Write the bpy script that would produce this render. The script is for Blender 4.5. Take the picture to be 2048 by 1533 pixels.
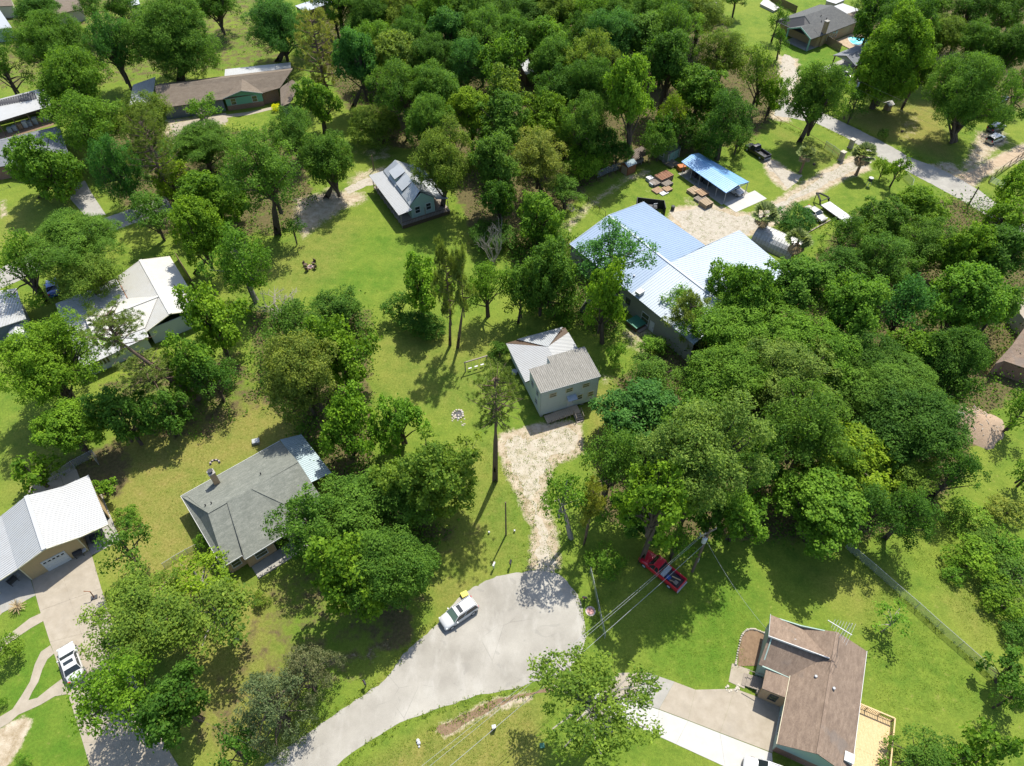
import bpy, math, random
import numpy as np
from mathutils import Vector, Matrix, Quaternion

for o in list(bpy.data.objects):
    bpy.data.objects.remove(o, do_unlink=True)
scene = bpy.context.scene
COL = scene.collection

# ------------------------------------------------------------------ camera, sky, sun, exposure
CAM_H = 80.0
PITCH = math.radians(49.3)
FOC = 1419.0
cam_d = bpy.data.cameras.new('camera')
cam_d.sensor_width = 36.0
cam_d.lens = 36.0 * FOC / 2048.0
cam_d.clip_end = 6000.0
cam = bpy.data.objects.new('camera', cam_d)
COL.objects.link(cam)
cam.location = (0, 0, CAM_H)
cam.rotation_euler = (math.pi / 2 - PITCH, 0, 0)
scene.camera = cam
SUN_AZ = math.radians(23.5)
SUN_EL = math.radians(59.5)
world = bpy.data.worlds.new('World')
scene.world = world
world.use_nodes = True
wn = world.node_tree
sky = wn.nodes.new('ShaderNodeTexSky')
sky.sky_type = 'NISHITA'
sky.sun_disc = False
sky.sun_elevation = SUN_EL
sky.sun_rotation = SUN_AZ
sky.altitude = 80
sky.air_density = 1.0
sky.dust_density = 1.5
wn.nodes['Background'].inputs['Strength'].default_value = 0.148
wn.links.new(sky.outputs[0], wn.nodes['Background'].inputs[0])
sun_d = bpy.data.lights.new('sun', 'SUN')
sun_d.energy = 4.6
sun_d.angle = math.radians(0.53)
sun_d.color = (1.0, 0.955, 0.86)
sun = bpy.data.objects.new('sun', sun_d)
COL.objects.link(sun)
sdir = Vector((math.sin(SUN_AZ) * math.cos(SUN_EL), math.cos(SUN_AZ) * math.cos(SUN_EL), math.sin(SUN_EL)))
sun.rotation_euler = (-sdir).to_track_quat('-Z', 'Y').to_euler()
sun.location = sdir * 150
scene.view_settings.view_transform = 'Standard'
scene.view_settings.look = 'None'
scene.view_settings.exposure = 0.86
scene.view_settings.gamma = 1.0
scene.view_settings.use_curve_mapping = False
scene.render.engine = 'CYCLES'
scene.cycles.max_bounces = 4
scene.cycles.diffuse_bounces = 2
scene.cycles.glossy_bounces = 2
scene.cycles.transmission_bounces = 4
scene.cycles.transparent_max_bounces = 8

# ------------------------------------------------------------------ survey: photo point -> place on the ground plane / at a height
CP, SP = math.cos(PITCH), math.sin(PITCH)
def G(x, y, z=0.0):
    u = (x - 1024) / FOC
    v = (y - 766.5) / FOC
    d = (u, CP - v * SP, -SP - v * CP)
    t = (z - CAM_H) / d[2]
    return Vector((d[0] * t, d[1] * t, z))
def proj(p):
    dx, dy, dz = p[0], p[1], p[2] - CAM_H
    Z = dy * CP - dz * SP
    Y = -dy * SP - dz * CP
    return (1024 + FOC * dx / Z, 766.5 + FOC * Y / Z, Z)
def G2(x, y):
    p = G(x, y)
    return (p.x, p.y)

# ------------------------------------------------------------------ objects
def tag(o, label=None, cat=None, group=None, kind=None):
    if label: o['label'] = label
    if cat: o['category'] = cat
    if group: o['group'] = group
    if kind: o['kind'] = kind
    return o
def thing(name, label, cat, loc=(0, 0, 0), rz=0.0, group=None):
    o = bpy.data.objects.new(name, None)
    o.empty_display_size = 0.3
    COL.objects.link(o)
    o.location = loc
    o.rotation_euler = (0, 0, rz)
    return tag(o, label, cat, group)
def mobj(name, mesh, parent=None, loc=None, rot=None, scale=None):
    o = bpy.data.objects.new(name, mesh)
    COL.objects.link(o)
    if parent is not None: o.parent = parent
    if loc is not None: o.location = loc
    if rot is not None: o.rotation_euler = rot
    if scale is not None: o.scale = scale
    return o

class MB:
    """collects polygons and links them as one mesh object"""
    def __init__(s):
        s.v = []; s.f = []; s.m = []; s.smooth = False
    def poly(s, pts, mi=0):
        n = len(s.v); s.v += [tuple(p) for p in pts]
        s.f.append(tuple(range(n, n + len(pts)))); s.m.append(mi)
    def faces(s, verts, faces, mi=0):
        n = len(s.v); s.v += [tuple(p) for p in verts]
        for f in faces:
            s.f.append(tuple(n + i for i in f)); s.m.append(mi)
    def box(s, x0, x1, y0, y1, z0, z1, mi=0):
        s.faces([(x0,y0,z0),(x1,y0,z0),(x1,y1,z0),(x0,y1,z0),(x0,y0,z1),(x1,y0,z1),(x1,y1,z1),(x0,y1,z1)],
                [(3,2,1,0),(4,5,6,7),(0,1,5,4),(1,2,6,5),(2,3,7,6),(3,0,4,7)], mi)
    def obox(s, a, b, w, h, mi=0, up=(0,0,1)):
        """bar from a to b, width w, height h"""
        a = Vector(a); b = Vector(b); d = (b - a).normalized()
        u = Vector(up)
        if abs(d.dot(u)) > 0.98: u = Vector((1, 0, 0))
        sx = d.cross(u).normalized() * (w / 2); sy = sx.cross(d).normalized() * (h / 2)
        vs = [p + i * sx + j * sy for p in (a, b) for i, j in ((-1,-1),(1,-1),(1,1),(-1,1))]
        s.faces(vs, [(3,2,1,0),(4,5,6,7),(0,1,5,4),(1,2,6,5),(2,3,7,6),(3,0,4,7)], mi)
    def tube(s, pts, radii, n=6, mi=0, cap=True):
        pts = [Vector(p) for p in pts]
        if not hasattr(radii, '__len__'): radii = [radii] * len(pts)
        rings = []
        for i, p in enumerate(pts):
            d = (pts[min(i + 1, len(pts) - 1)] - pts[max(i - 1, 0)])
            if d.length < 1e-6: d = Vector((0, 0, 1))
            d.normalize()
            u = Vector((1, 0, 0)) if abs(d.x) < 0.8 else Vector((0, 1, 0))
            a = d.cross(u).normalized(); b = d.cross(a)
            rings.append([p + radii[i] * (math.cos(2*math.pi*k/n) * a + math.sin(2*math.pi*k/n) * b) for k in range(n)])
        vs = [v for r in rings for v in r]; fs = []
        for i in range(len(pts) - 1):
            for k in range(n):
                fs.append((i*n+k, i*n+(k+1) % n, (i+1)*n+(k+1) % n, (i+1)*n+k))
        if cap:
            fs.append(tuple(range(n))[::-1]); fs.append(tuple((len(pts)-1)*n + k for k in range(n)))
        s.faces(vs, fs, mi)
    def slab(s, pts, t, mi=0, mis=None):
        """polygon (counter-clockwise from above) given thickness t downwards"""
        n = len(pts); lo = [(p[0], p[1], p[2] - t) for p in pts]
        s.poly(pts, mi); s.poly(lo[::-1], mi if mis is None else mis)
        for i in range(n):
            j = (i + 1) % n
            s.poly([pts[i], lo[i], lo[j], pts[j]], mi if mis is None else mis)
    def ribs(s, a, b, c, d, sp, w=0.06, h=0.04, mi=0):
        """raised ribs on the quad a b c d, running from edge a-b to edge d-c"""
        a, b, c, d = map(Vector, (a, b, c, d))
        poly = [a, b, c] + ([d] if (d - c).length > 1e-4 else [])
        nrm = (b - a).cross(c - a).normalized()
        if nrm.z < 0: nrm = -nrm
        e = (b - a).normalized(); dr = e.cross(nrm).normalized()
        if dr.dot((d + c - a - b)) < 0: dr = -dr
        us = [(p - a).dot(e) for p in poly]; lo, hi = min(us), max(us); n = max(2, int((hi - lo) / sp))
        for i in range(n + 1):
            u = lo + (hi - lo) * min(max(i / n, 0.004), 0.996); cut = []
            for k in range(len(poly)):
                p, q = poly[k], poly[(k + 1) % len(poly)]; up_, uq = us[k], us[(k + 1) % len(poly)]
                if (up_ - u) * (uq - u) < 0: cut.append(p.lerp(q, (u - up_) / (uq - up_)))
            if len(cut) < 2: continue
            cut.sort(key=lambda p: (p - a).dot(dr)); p, q = cut[0], cut[-1]
            if (q - p).length < 0.15: continue
            sd = (q - p).normalized().cross(nrm).normalized(); o = nrm * 0.003
            s.poly([p - sd*w/2 + o, q - sd*w/2 + o, q - sd*w*.2 + nrm*h, p - sd*w*.2 + nrm*h], mi)
            s.poly([p - sd*w*.2 + nrm*h, q - sd*w*.2 + nrm*h, q + sd*w*.2 + nrm*h, p + sd*w*.2 + nrm*h], mi)
            s.poly([p + sd*w*.2 + nrm*h, q + sd*w*.2 + nrm*h, q + sd*w/2 + o, p + sd*w/2 + o], mi)
    def mesh(s, name, *mats):
        me = bpy.data.meshes.new(name)
        me.from_pydata(s.v, [], s.f)
        for m in mats: me.materials.append(m)
        if len(mats) > 1: me.polygons.foreach_set('material_index', s.m)
        if s.smooth: me.polygons.foreach_set('use_smooth', [True] * len(s.f))
        me.update()
        return me
    def obj(s, name, mats, parent=None, loc=None, rot=None):
        if not isinstance(mats, (list, tuple)): mats = [mats]
        return mobj(name, s.mesh(name, *mats), parent, loc, rot)

def boxobj(name, mat, parent, x0, x1, y0, y1, z0, z1):
    m = MB(); m.box(x0, x1, y0, y1, z0, z1); return m.obj(name, mat, parent)

# ------------------------------------------------------------------ materials (all procedural)
MATS = {}
class NT:
    def __init__(s, name):
        s.mat = bpy.data.materials.new(name); s.mat.use_nodes = True
        s.t = s.mat.node_tree; s.b = s.t.nodes['Principled BSDF']; s.out = s.t.nodes['Material Output']
        s.co = None
        MATS[name] = s.mat
    def n(s, typ, **kw):
        nd = s.t.nodes.new(typ)
        for k, v in kw.items(): setattr(nd, k, v)
        return nd
    def l(s, a, b): s.t.links.new(a, b)
    def coord(s, kind='Object'):
        return s.n('ShaderNodeTexCoord').outputs[kind]
    def noise(s, co, scale, detail=4, rough=0.6, dist=0.0):
        nd = s.n('ShaderNodeTexNoise'); nd.inputs['Scale'].default_value = scale
        nd.inputs['Detail'].default_value = detail; nd.inputs['Roughness'].default_value = rough
        nd.inputs['Distortion'].default_value = dist
        s.l(co, nd.inputs['Vector']); return nd.outputs['Fac']
    def vor(s, co, scale, feat='F1', out='Color'):
        nd = s.n('ShaderNodeTexVoronoi', feature=feat); nd.inputs['Scale'].default_value = scale
        s.l(co, nd.inputs['Vector']); return nd.outputs[out]
    def ramp(s, fac, stops):
        nd = s.n('ShaderNodeValToRGB'); cr = nd.color_ramp
        while len(cr.elements) < len(stops): cr.elements.new(0.5)
        for e, (p, c) in zip(cr.elements, stops):
            e.position = p; e.color = (c[0], c[1], c[2], 1) if hasattr(c, '__len__') else (c, c, c, 1)
        s.l(fac, nd.inputs[0]); return nd.outputs[0]
    def mix(s, fac, a, b, mode='MIX'):
        nd = s.n('ShaderNodeMixRGB', blend_type=mode)
        for i, x in enumerate((fac, a, b)):
            if hasattr(x, 'is_linked') or hasattr(x, 'links'): s.l(x, nd.inputs[i])
            elif hasattr(x, '__len__'): nd.inputs[i].default_value = (x[0], x[1], x[2], 1)
            else: nd.inputs[i].default_value = x
        return nd.outputs[0]
    def math(s, op, a, b=0.5):
        nd = s.n('ShaderNodeMath', operation=op)
        for i, x in enumerate((a, b)):
            if hasattr(x, 'links'): s.l(x, nd.inputs[i])
            else: nd.inputs[i].default_value = x
        return nd.outputs[0]
    def mapping(s, co, sc=(1,1,1), rot=(0,0,0)):
        nd = s.n('ShaderNodeMapping'); nd.inputs['Scale'].default_value = sc; nd.inputs['Rotation'].default_value = rot
        s.l(co, nd.inputs['Vector']); return nd.outputs[0]
    def base(s, col, rough=0.8, metal=0.0, spec=0.3):
        if hasattr(col, 'links'): s.l(col, s.b.inputs['Base Color'])
        else: s.b.inputs['Base Color'].default_value = (*col, 1)
        s.b.inputs['Roughness'].default_value = rough; s.b.inputs['Metallic'].default_value = metal
        s.b.inputs['Specular IOR Level'].default_value = spec
        return s
    def bump(s, h, strength=0.4, dist=0.03):
        nd = s.n('ShaderNodeBump'); nd.inputs['Strength'].default_value = strength; nd.inputs['Distance'].default_value = dist
        s.l(h, nd.inputs['Height']); s.l(nd.outputs[0], s.b.inputs['Normal']); return s

KB = 0.76
def kb(c): return tuple(x * KB for x in c) if c else c
def mottled(name, c1, c2, scale=2.0, rough=0.8, metal=0.0, spec=0.3, fine=0.0, dirt=None, bump=0.0):
    c1, c2, dirt = kb(c1), kb(c2), kb(dirt)
    m = NT(name); co = m.coord()
    col = m.mix(m.ramp(m.noise(co, scale, 6, 0.65), [(0.3, 0), (0.7, 1)]), c1, c2)
    if dirt: col = m.mix(m.ramp(m.noise(co, scale * 0.35, 5, 0.7), [(0.52, 0), (0.72, 0.75)]), col, dirt)
    if fine: col = m.mix(fine, col, m.ramp(m.noise(co, 28, 2, 0.6), [(0.3, 0.25), (0.7, 0.95)]), 'MULTIPLY')
    m.base(col, rough, metal, spec)
    if bump: m.bump(m.noise(co, 30, 3), bump, 0.02)
    return m.mat
def plain(name, c, rough=0.6, metal=0.0, spec=0.3):
    c = kb(c); m = NT(name); co = m.coord()
    v = m.ramp(m.noise(co, 5.0, 4), [(0.25, 0.86), (0.75, 1.0)])
    return m.base(m.mix(1.0, c, v, 'MULTIPLY'), rough, metal, spec).mat
def shingle(name, dark, mid, light, patch=None):
    dark, mid, light, patch = kb(dark), kb(mid), kb(light), kb(patch); m = NT(name); co = m.coord()
    # courses of tabs: short bricks
    br = m.n('ShaderNodeTexBrick'); m.l(m.mapping(co, (1, 1, 0)), br.inputs['Vector'])
    br.inputs['Scale'].default_value = 3.2; br.inputs['Mortar Size'].default_value = 0.012; br.inputs['Bias'].default_value = 0
    br.inputs['Color1'].default_value = (*mid, 1); br.inputs['Color2'].default_value = (*light, 1); br.inputs['Mortar'].default_value = (*dark, 1)
    sp = m.ramp(m.noise(co, 7.0, 5, 0.75), [(0.36, 0), (0.62, 1)])
    col = m.mix(sp, m.mix(0.5, br.outputs['Color'], dark), br.outputs['Color'])
    col = m.mix(m.ramp(m.noise(co, 22, 3, 0.7), [(0.42, 0), (0.68, 0.55)]), col, light)
    col = m.mix(m.ramp(m.noise(m.mapping(co, (.55, 1.5, 1)), 1.5, 6, 0.75), [(0.40, 0), (0.62, 0.6)]), col, dark)
    col = m.mix(m.ramp(m.noise(m.mapping(co, (.6, 1.4, 1), (.3, .2, 0)), 2.1, 5, 0.7), [(0.5, 0), (0.7, 0.45)]), col, light)
    col = m.mix(m.ramp(m.noise(co, 0.7, 4, 0.6), [(0.45, 0), (0.75, 0.35)]), col, dark)
    if patch: col = m.mix(m.ramp(m.noise(co, 0.32, 3, 0.5), [(0.6, 0), (0.68, 0.5)]), col, patch)
    m.base(col, 0.9, 0, 0.2).bump(m.noise(co, 16, 3), 0.5, 0.03)
    return m.mat
def metal_roof(name, c, stain, amt=0.5, rough=0.45, metal=0.0, streak=(1, 1, 1)):
    c, stain = kb(c), kb(stain); m = NT(name); co = m.coord()
    n1 = m.ramp(m.noise(co, 0.6, 6, 0.7), [(0.42, 0), (0.75, amt)])
    col = m.mix(n1, c, stain)
    col = m.mix(m.ramp(m.noise(m.mapping(co, streak), 1.6, 4, 0.6), [(0.45, 0), (0.8, amt * 0.7)]), col, stain)
    m.base(col, rough, metal, 0.4)
    return m.mat
def siding(name, c, sp=0.2, axis='z', c2=None):
    c = kb(c); m = NT(name); co = m.coord()
    w = m.n('ShaderNodeTexWave', wave_type='BANDS', bands_direction='Z' if axis == 'z' else 'X', wave_profile='SAW')
    w.inputs['Scale'].default_value = 0.314 / sp; m.l(co, w.inputs['Vector'])
    col = m.mix(m.ramp(m.noise(co, 1.2, 5), [(0.3, 0), (0.8, 0.5)]), c, c2 or tuple(x * 0.82 for x in c))
    m.base(col, 0.7, 0, 0.3).bump(w.outputs['Fac'], 0.7, 0.03)
    return m.mat
def brickm(name, c1, c2, mortar):
    c1, c2, mortar = kb(c1), kb(c2), kb(mortar); m = NT(name); co = m.coord()
    br = m.n('ShaderNodeTexBrick'); m.l(m.mapping(co, (1, 1, 1), (math.pi/2, 0, 0)), br.inputs['Vector'])
    br.inputs['Scale'].default_value = 4.5; br.inputs['Mortar Size'].default_value = 0.015
    br.inputs['Color1'].default_value = (*c1, 1); br.inputs['Color2'].default_value = (*c2, 1); br.inputs['Mortar'].default_value = (*mortar, 1)
    m.base(m.mix(m.ramp(m.noise(co, 3, 4), [(0.3, 0), (0.8, 0.4)]), br.outputs['Color'], c1), 0.9)
    return m.mat
def paint(name, c, flake=0.0):
    m = NT(name); co = m.coord()
    m.base(m.mix(m.ramp(m.noise(co, 3, 3), [(0.4, 0), (0.9, 0.15)]), c, tuple(x * 0.7 for x in c)), 0.28, flake, 0.5)
    m.b.inputs['Coat Weight'].default_value = 0.6; m.b.inputs['Coat Roughness'].default_value = 0.08
    return m.mat
def leafmat(name, dark, light, trans=0.28):
    """foliage: leaf-to-leaf variation from a per-leaf value, tint from the tree's own colour"""
    m = NT(name)
    at = m.n('ShaderNodeAttribute', attribute_name='leafvar'); fac = at.outputs['Fac']
    col = m.ramp(fac, [(0.0, dark), (0.55, tuple((a + b) / 2 for a, b in zip(dark, light))), (1.0, light)])
    oi = m.n('ShaderNodeObjectInfo')
    col = m.mix(1.0, col, oi.outputs['Color'], 'MULTIPLY')
    m.base(col, 0.6, 0, 0.08)
    tr = m.n('ShaderNodeBsdfTranslucent'); m.l(m.mix(1.0, col, (1.2, 1.2, 0.5), 'MULTIPLY'), tr.inputs['Color'])
    ms = m.n('ShaderNodeMixShader'); ms.inputs[0].default_value = trans
    m.l(m.b.outputs[0], ms.inputs[1]); m.l(tr.outputs[0], ms.inputs[2]); m.l(ms.outputs[0], m.out.inputs['Surface'])
    return m.mat

M_CONC = None
def build_mats():
    mottled('concrete', (.345,.295,.222), (.44,.385,.305), 0.9, 0.85, dirt=(.33,.29,.23), fine=0.25)
    mottled('concrete_new', (.46,.445,.41), (.52,.505,.475), 0.8, 0.8, fine=0.12)
    mottled('concrete_grey', (.32,.305,.27), (.42,.40,.355), 0.7, 0.88, dirt=(.30,.28,.25), fine=0.25)
    mottled('gravel', (.42,.37,.29), (.62,.565,.47), 2.4, 0.95, dirt=(.30,.25,.16), fine=0.55, bump=.5)
    mottled('sandy_dirt', (.42,.36,.26), (.62,.56,.46), 1.1, 0.95, dirt=(.34,.30,.16), fine=0.45, bump=.4)
    mottled('bare_soil', (.20,.13,.08), (.31,.21,.13), 2.2, 0.95, fine=0.4, bump=.5)
    mottled('dry_soil', (.42,.31,.2), (.55,.43,.3), 1.2, 0.95, fine=0.4, bump=.4)
    metal_roof('roof_white', (.44,.445,.44), (.36,.35,.325), 0.35)
    metal_roof('roof_cream', (.54,.53,.49), (.45,.41,.33), 0.4)
    metal_roof('roof_galv', (.50,.50,.48), (.30,.29,.26), 0.55, 0.5, 0.3)
    metal_roof('roof_bluewhite', (.36,.42,.48), (.30,.35,.41), 0.5, 0.5)
    metal_roof('roof_blue', (.21,.295,.42), (.175,.245,.35), 0.5, 0.5)
    metal_roof('roof_canopy_blue', (.20,.40,.66), (.14,.29,.50), 0.35, 0.35)
    metal_roof('roof_teal', (.30,.38,.40), (.22,.28,.30), 0.5, 0.4, 0.2)
    metal_roof('roof_silver', (.47,.49,.50), (.38,.395,.41), 0.5, 0.4, 0.2)
    # weathered fibre sheets with pale lichen dots
    m = NT('roof_aged'); co = m.coord()
    col = m.mix(m.ramp(m.noise(m.mapping(co, (3, .5, 1)), 1.4, 5), [(.3, 0), (.7, 1)]), (.155,.148,.128), (.225,.213,.188))
    col = m.mix(m.ramp(m.vor(co, 2.6, out='Distance'), [(.06, 1), (.17, 0)]), col, (.42,.41,.38))
    col = m.mix(m.ramp(m.noise(co, 5, 5, .7), [(.58, 0), (.68, .7)]), col, (.36,.35,.315)); m.base(col, .9)
    shingle('shingle_grey', (.115,.125,.105), (.165,.175,.15), (.27,.275,.235))
    shingle('shingle_brown', (.14,.10,.075), (.245,.178,.130), (.33,.248,.185), patch=(.17,.15,.135))
    shingle('shingle_dark', (.075,.078,.08), (.11,.115,.115), (.16,.16,.15))
    shingle('shingle_tan', (.13,.10,.075), (.19,.15,.11), (.24,.20,.155))
    shingle('shingle_slate', (.13,.14,.155), (.19,.20,.215), (.26,.27,.28))
    siding('siding_greygreen', (.52,.575,.54), .2); siding('siding_tan', (.50,.36,.19), .3, 'x')
    siding('siding_olive', (.30,.29,.23), .3, 'x'); siding('siding_green', (.20,.46,.33), .2)
    siding('siding_slate', (.16,.19,.22), .2); siding('siding_white', (.62,.66,.62), .25, 'x')
    siding('siding_palegreen', (.36,.48,.42), .2); siding('siding_cream', (.60,.55,.44), .2); siding('siding_moss', (.24,.29,.17), .25, 'x')
    brickm('brick_tan', (.42,.27,.14), (.52,.36,.2), (.4,.36,.3)); brickm('brick_red', (.25,.13,.09), (.33,.19,.13), (.35,.3,.26))
    brickm('stone_pillar', (.36,.30,.22), (.5,.43,.33), (.3,.27,.22))
    for nm, c in (('white_trim', (.62,.62,.60)), ('cream_trim', (.68,.62,.43)), ('grey_trim', (.42,.44,.44)), ('green_trim', (.30,.52,.45)), ('rust', (.27,.11,.05)), ('black_metal', (.025,.025,.028)),
                  ('rubber', (.02,.02,.02)), ('galv_metal', (.45,.46,.47)), ('dark_grey', (.06,.06,.065)), ('plastic_white', (.6,.6,.6)), ('plastic_yellow', (.72,.62,.12)),
                  ('plastic_green', (.05,.2,.13)), ('plastic_blue', (.03,.09,.35)), ('orange', (.5,.16,.04)), ('red_light', (.5,.02,.02)), ('lamp_lens', (.7,.72,.72)), ('ceramic', (.5,.42,.38)), ('yellow_leaf', (.7,.55,.05)),
                  ('pink', (.5,.25,.22)), ('dark_wood', (.10,.065,.04)), ('cardboard', (.42,.31,.19))):
        plain(nm, c)
    for nm, a, b in (('wood_post', (.16,.11,.075), (.24,.17,.12)), ('wood_weathered', (.26,.22,.18), (.36,.31,.25)), ('wood_fresh', (.62,.44,.22), (.74,.56,.32)), ('wood_fence', (.25,.17,.10), (.36,.26,.16)),
                     ('wood_ramp', (.42,.33,.23), (.54,.43,.31)), ('bark', (.085,.062,.045), (.15,.115,.085)), ('bark_pale', (.30,.27,.22), (.44,.40,.34)), ('bark_pine', (.15,.10,.07), (.25,.17,.12)), ('dead_wood', (.34,.30,.25), (.48,.43,.37)), ('palm_trunk', (.24,.15,.09), (.34,.22,.14)),
                     ('dead_frond', (.36,.26,.13), (.52,.40,.22)), ('stone', (.45,.40,.32), (.66,.60,.5)), ('mulch', (.34,.24,.16), (.5,.37,.26)), ('pallet', (.42,.27,.16), (.55,.38,.24)), ('logwood', (.36,.33,.29), (.52,.49,.43))):
        mottled(nm, a, b, 6.0, 0.9, fine=0.3)
    paint('paint_white', (.44,.44,.435)); paint('paint_silver', (.52,.50,.47), .4); paint('paint_red', (.48,.012,.03)); paint('paint_black', (.012,.012,.014)); paint('paint_navy', (.03,.035,.07)); paint('paint_darkred', (.14,.008,.012)); paint('paint_blue', (.02,.07,.3)); paint('paint_champagne', (.42,.40,.34), .3)
    m = NT('glass'); m.base((.018,.024,.026), .06, 0, .6)
    m = NT('glass_green'); m.base((.10,.15,.12), .08, 0, .6)
    m = NT('window_pane'); m.base(m.mix(m.ramp(m.noise(m.coord(), 2.0, 3), [(.35, 0), (.65, 1)]), (.035,.045,.028), (.10,.10,.045)), .08, 0, .6)
    m = NT('blind'); m.base((.16,.13,.08), .6)
    m = NT('pool_water'); co = m.coord(); m.base(m.mix(m.ramp(m.noise(co, .35, 3), [(.4, 0), (.7, 1)]), (.10,.52,.62), (.45,.78,.82)), .05, 0, .6); m.bump(m.noise(co, 4, 3), .15, .05)
    # chain-link: fine wire net
    m = NT('chain_link'); m.base((.38,.40,.40), .5, .3)
    tr = m.n('ShaderNodeBsdfTransparent'); ms = m.n('ShaderNodeMixShader'); ms.inputs[0].default_value = .42
    m.l(tr.outputs[0], ms.inputs[1]); m.l(m.b.outputs[0], ms.inputs[2]); m.l(ms.outputs[0], m.out.inputs['Surface'])
    leafmat('leaf_broad', (.050,.125,.016), (.190,.325,.036), .47); leafmat('leaf_needle', (.090,.135,.028), (.24,.295,.085), .4)
    leafmat('leaf_cedar', (.05,.085,.028), (.16,.195,.07), .25); leafmat('leaf_palm', (.07,.13,.03), (.34,.37,.14), .25)
    leafmat('leaf_weed', (.07,.13,.012), (.16,.22,.03), .3)
build_mats()
M = MATS
# ------------------------------------------------------------------ ground
rng = random.Random(7)
def inside_dist(X, Y, poly):
    """signed distance (positive inside) of points to a polygon, numpy"""
    n = len(poly); ins = np.zeros(X.shape, bool); d2 = np.full(X.shape, 1e9)
    for i in range(n):
        x0, y0 = poly[i]; x1, y1 = poly[(i + 1) % n]
        c = ((y0 > Y) != (y1 > Y)) & (X < (x1 - x0) * (Y - y0) / ((y1 - y0) if abs(y1 - y0) > 1e-9 else 1e-9) + x0)
        ins ^= c
        ex, ey = x1 - x0, y1 - y0; L = ex * ex + ey * ey + 1e-9
        t = np.clip(((X - x0) * ex + (Y - y0) * ey) / L, 0, 1)
        d2 = np.minimum(d2, (X - x0 - t * ex) ** 2 + (Y - y0 - t * ey) ** 2)
    return np.where(ins, 1, -1) * np.sqrt(d2)

PX = lambda pts: [G2(*p) for p in pts]
# photo outlines of what grows or lies on the ground
BARE = [
 ([(1000,868),(1060,852),(1120,843),(1165,846),(1165,908),(1110,930),(1090,990),(1112,1060),(1122,1140),(1058,1140),(1064,1060),(1036,1000),(1006,930),(992,890)], 1.0, 2.2),
 ([(588,398),(660,378),(725,384),(738,400),(690,420),(640,452),(606,478),(585,450)], .78, 5),
 ([(690,352),(760,330),(830,330),(840,350),(760,352),(700,385)], .6, 4), ([(700,300),(790,285),(800,320),(740,330)], .45, 5),
 ([(1335,440),(1345,415),(1420,408),(1500,428),(1560,395),(1640,345),(1700,312),(1720,312),(1745,340),(1690,360),(1640,388),(1590,408),(1560,445),(1500,475),(1410,496)], .95, 3),
 ([(1518,312),(1545,316),(1590,345),(1605,355),(1570,385),(1535,355)], .8, 3),
 ([(1920,340),(1955,262),(2005,258),(2020,282),(1960,335)], .75, 4), ([(1915,352),(1946,336),(2000,308),(2060,282),(2060,318),(2010,334),(1962,360),(1945,378)], .95, 3),
 ([(1850,330),(1900,322),(1960,372),(1930,372),(1880,345)], .8, 3),
 ([(-20,1462),(55,1430),(64,1446),(42,1492),(8,1545),(-20,1545)], .95, 1.2),
 ([(1360,395),(1420,385),(1450,420),(1400,435),(1350,420)], .45, 4), ([(1270,365),(1330,350),(1345,385),(1290,395)], .3, 3),
 ([(1555,110),(1598,118),(1602,170),(1585,205),(1582,245),(1538,240),(1556,185)], .9, 3),
 ([(865,1455),(960,1405),(1062,1380),(1070,1402),(970,1434),(888,1480)], .75, 1.0),
 ([(400,960),(440,945),(445,960),(410,975)], .35, 2),
 ([(1240,655),(1300,640),(1330,690),(1290,720),(1250,700)], .55, 4), ([(1195,715),(1230,760),(1210,800),(1190,760)], .45, 3),
 ([(1120,450),(1180,400),(1250,350),(1300,335),(1310,345),(1240,375),(1180,425),(1140,470)], .6, 4),
 ([(280,330),(330,235),(460,225),(460,245),(390,285),(330,340)], .6, 5), ([(1790,240),(1840,225),(1850,270),(1800,290)], .4, 5),
 ([(600,1310),(660,1290),(780,1270),(800,1300),(720,1370),(640,1400)], .3, 3),
 ([(0,400),(12,400),(15,430),(0,440)], .8, 2),
]
LITTER = [
 ([(640,-60),(1400,-60),(1480,100),(1560,130),(1565,215),(1500,285),(1400,305),(1260,335),(1180,370),(1110,440),(1120,480),(950,500),(930,420),(850,300),(760,290),(700,230),(640,120)], 1.0, 5),
 ([(1600,560),(1700,430),(1800,400),(2150,400),(2150,720),(1920,860),(1940,930),(1880,1000),(1790,1060),(1700,1080),(1500,1080),(1300,1075),(1200,1040),(1190,950),(1230,850),(1230,760),(1400,650)], 1.0, 4),
 ([(490,620),(740,620),(745,960),(890,1060),(860,1130),(700,1010),(590,860),(520,800)], .85, 4),
 ([(1010,480),(1140,470),(1180,560),(1240,640),(1220,690),(1140,640),(1050,620)], .7, 4),
 ([(-40,-40),(420,-40),(560,-20),(580,130),(460,140),(300,160),(180,180),(-40,180)], .55, 6), ([(180,260),(600,260),(640,420),(560,470),(320,470),(200,380)], .8, 5),
 ([(1740,-40),(2150,-40),(2150,220),(1990,220),(1850,170),(1740,90)], .9, 5),
 ([(120,920),(240,880),(270,920),(240,1000),(170,990)], .8, 2), ([(560,1120),(870,1180),(830,1280),(660,1400),(560,1500),(430,1533),(330,1500),(420,1380)], .5, 4),
 ([(200,760),(480,700),(540,800),(420,880),(240,880)], .6, 3), ([(760,1220),(810,1200),(830,1290),(770,1300)], .9, 1.5), ([(1860,800),(1930,790),(2000,880),(1930,900),(1880,870)], .8, 2),
 ([(860,1050),(960,1040),(950,1100),(880,1110)], .5, 3),
]
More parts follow.
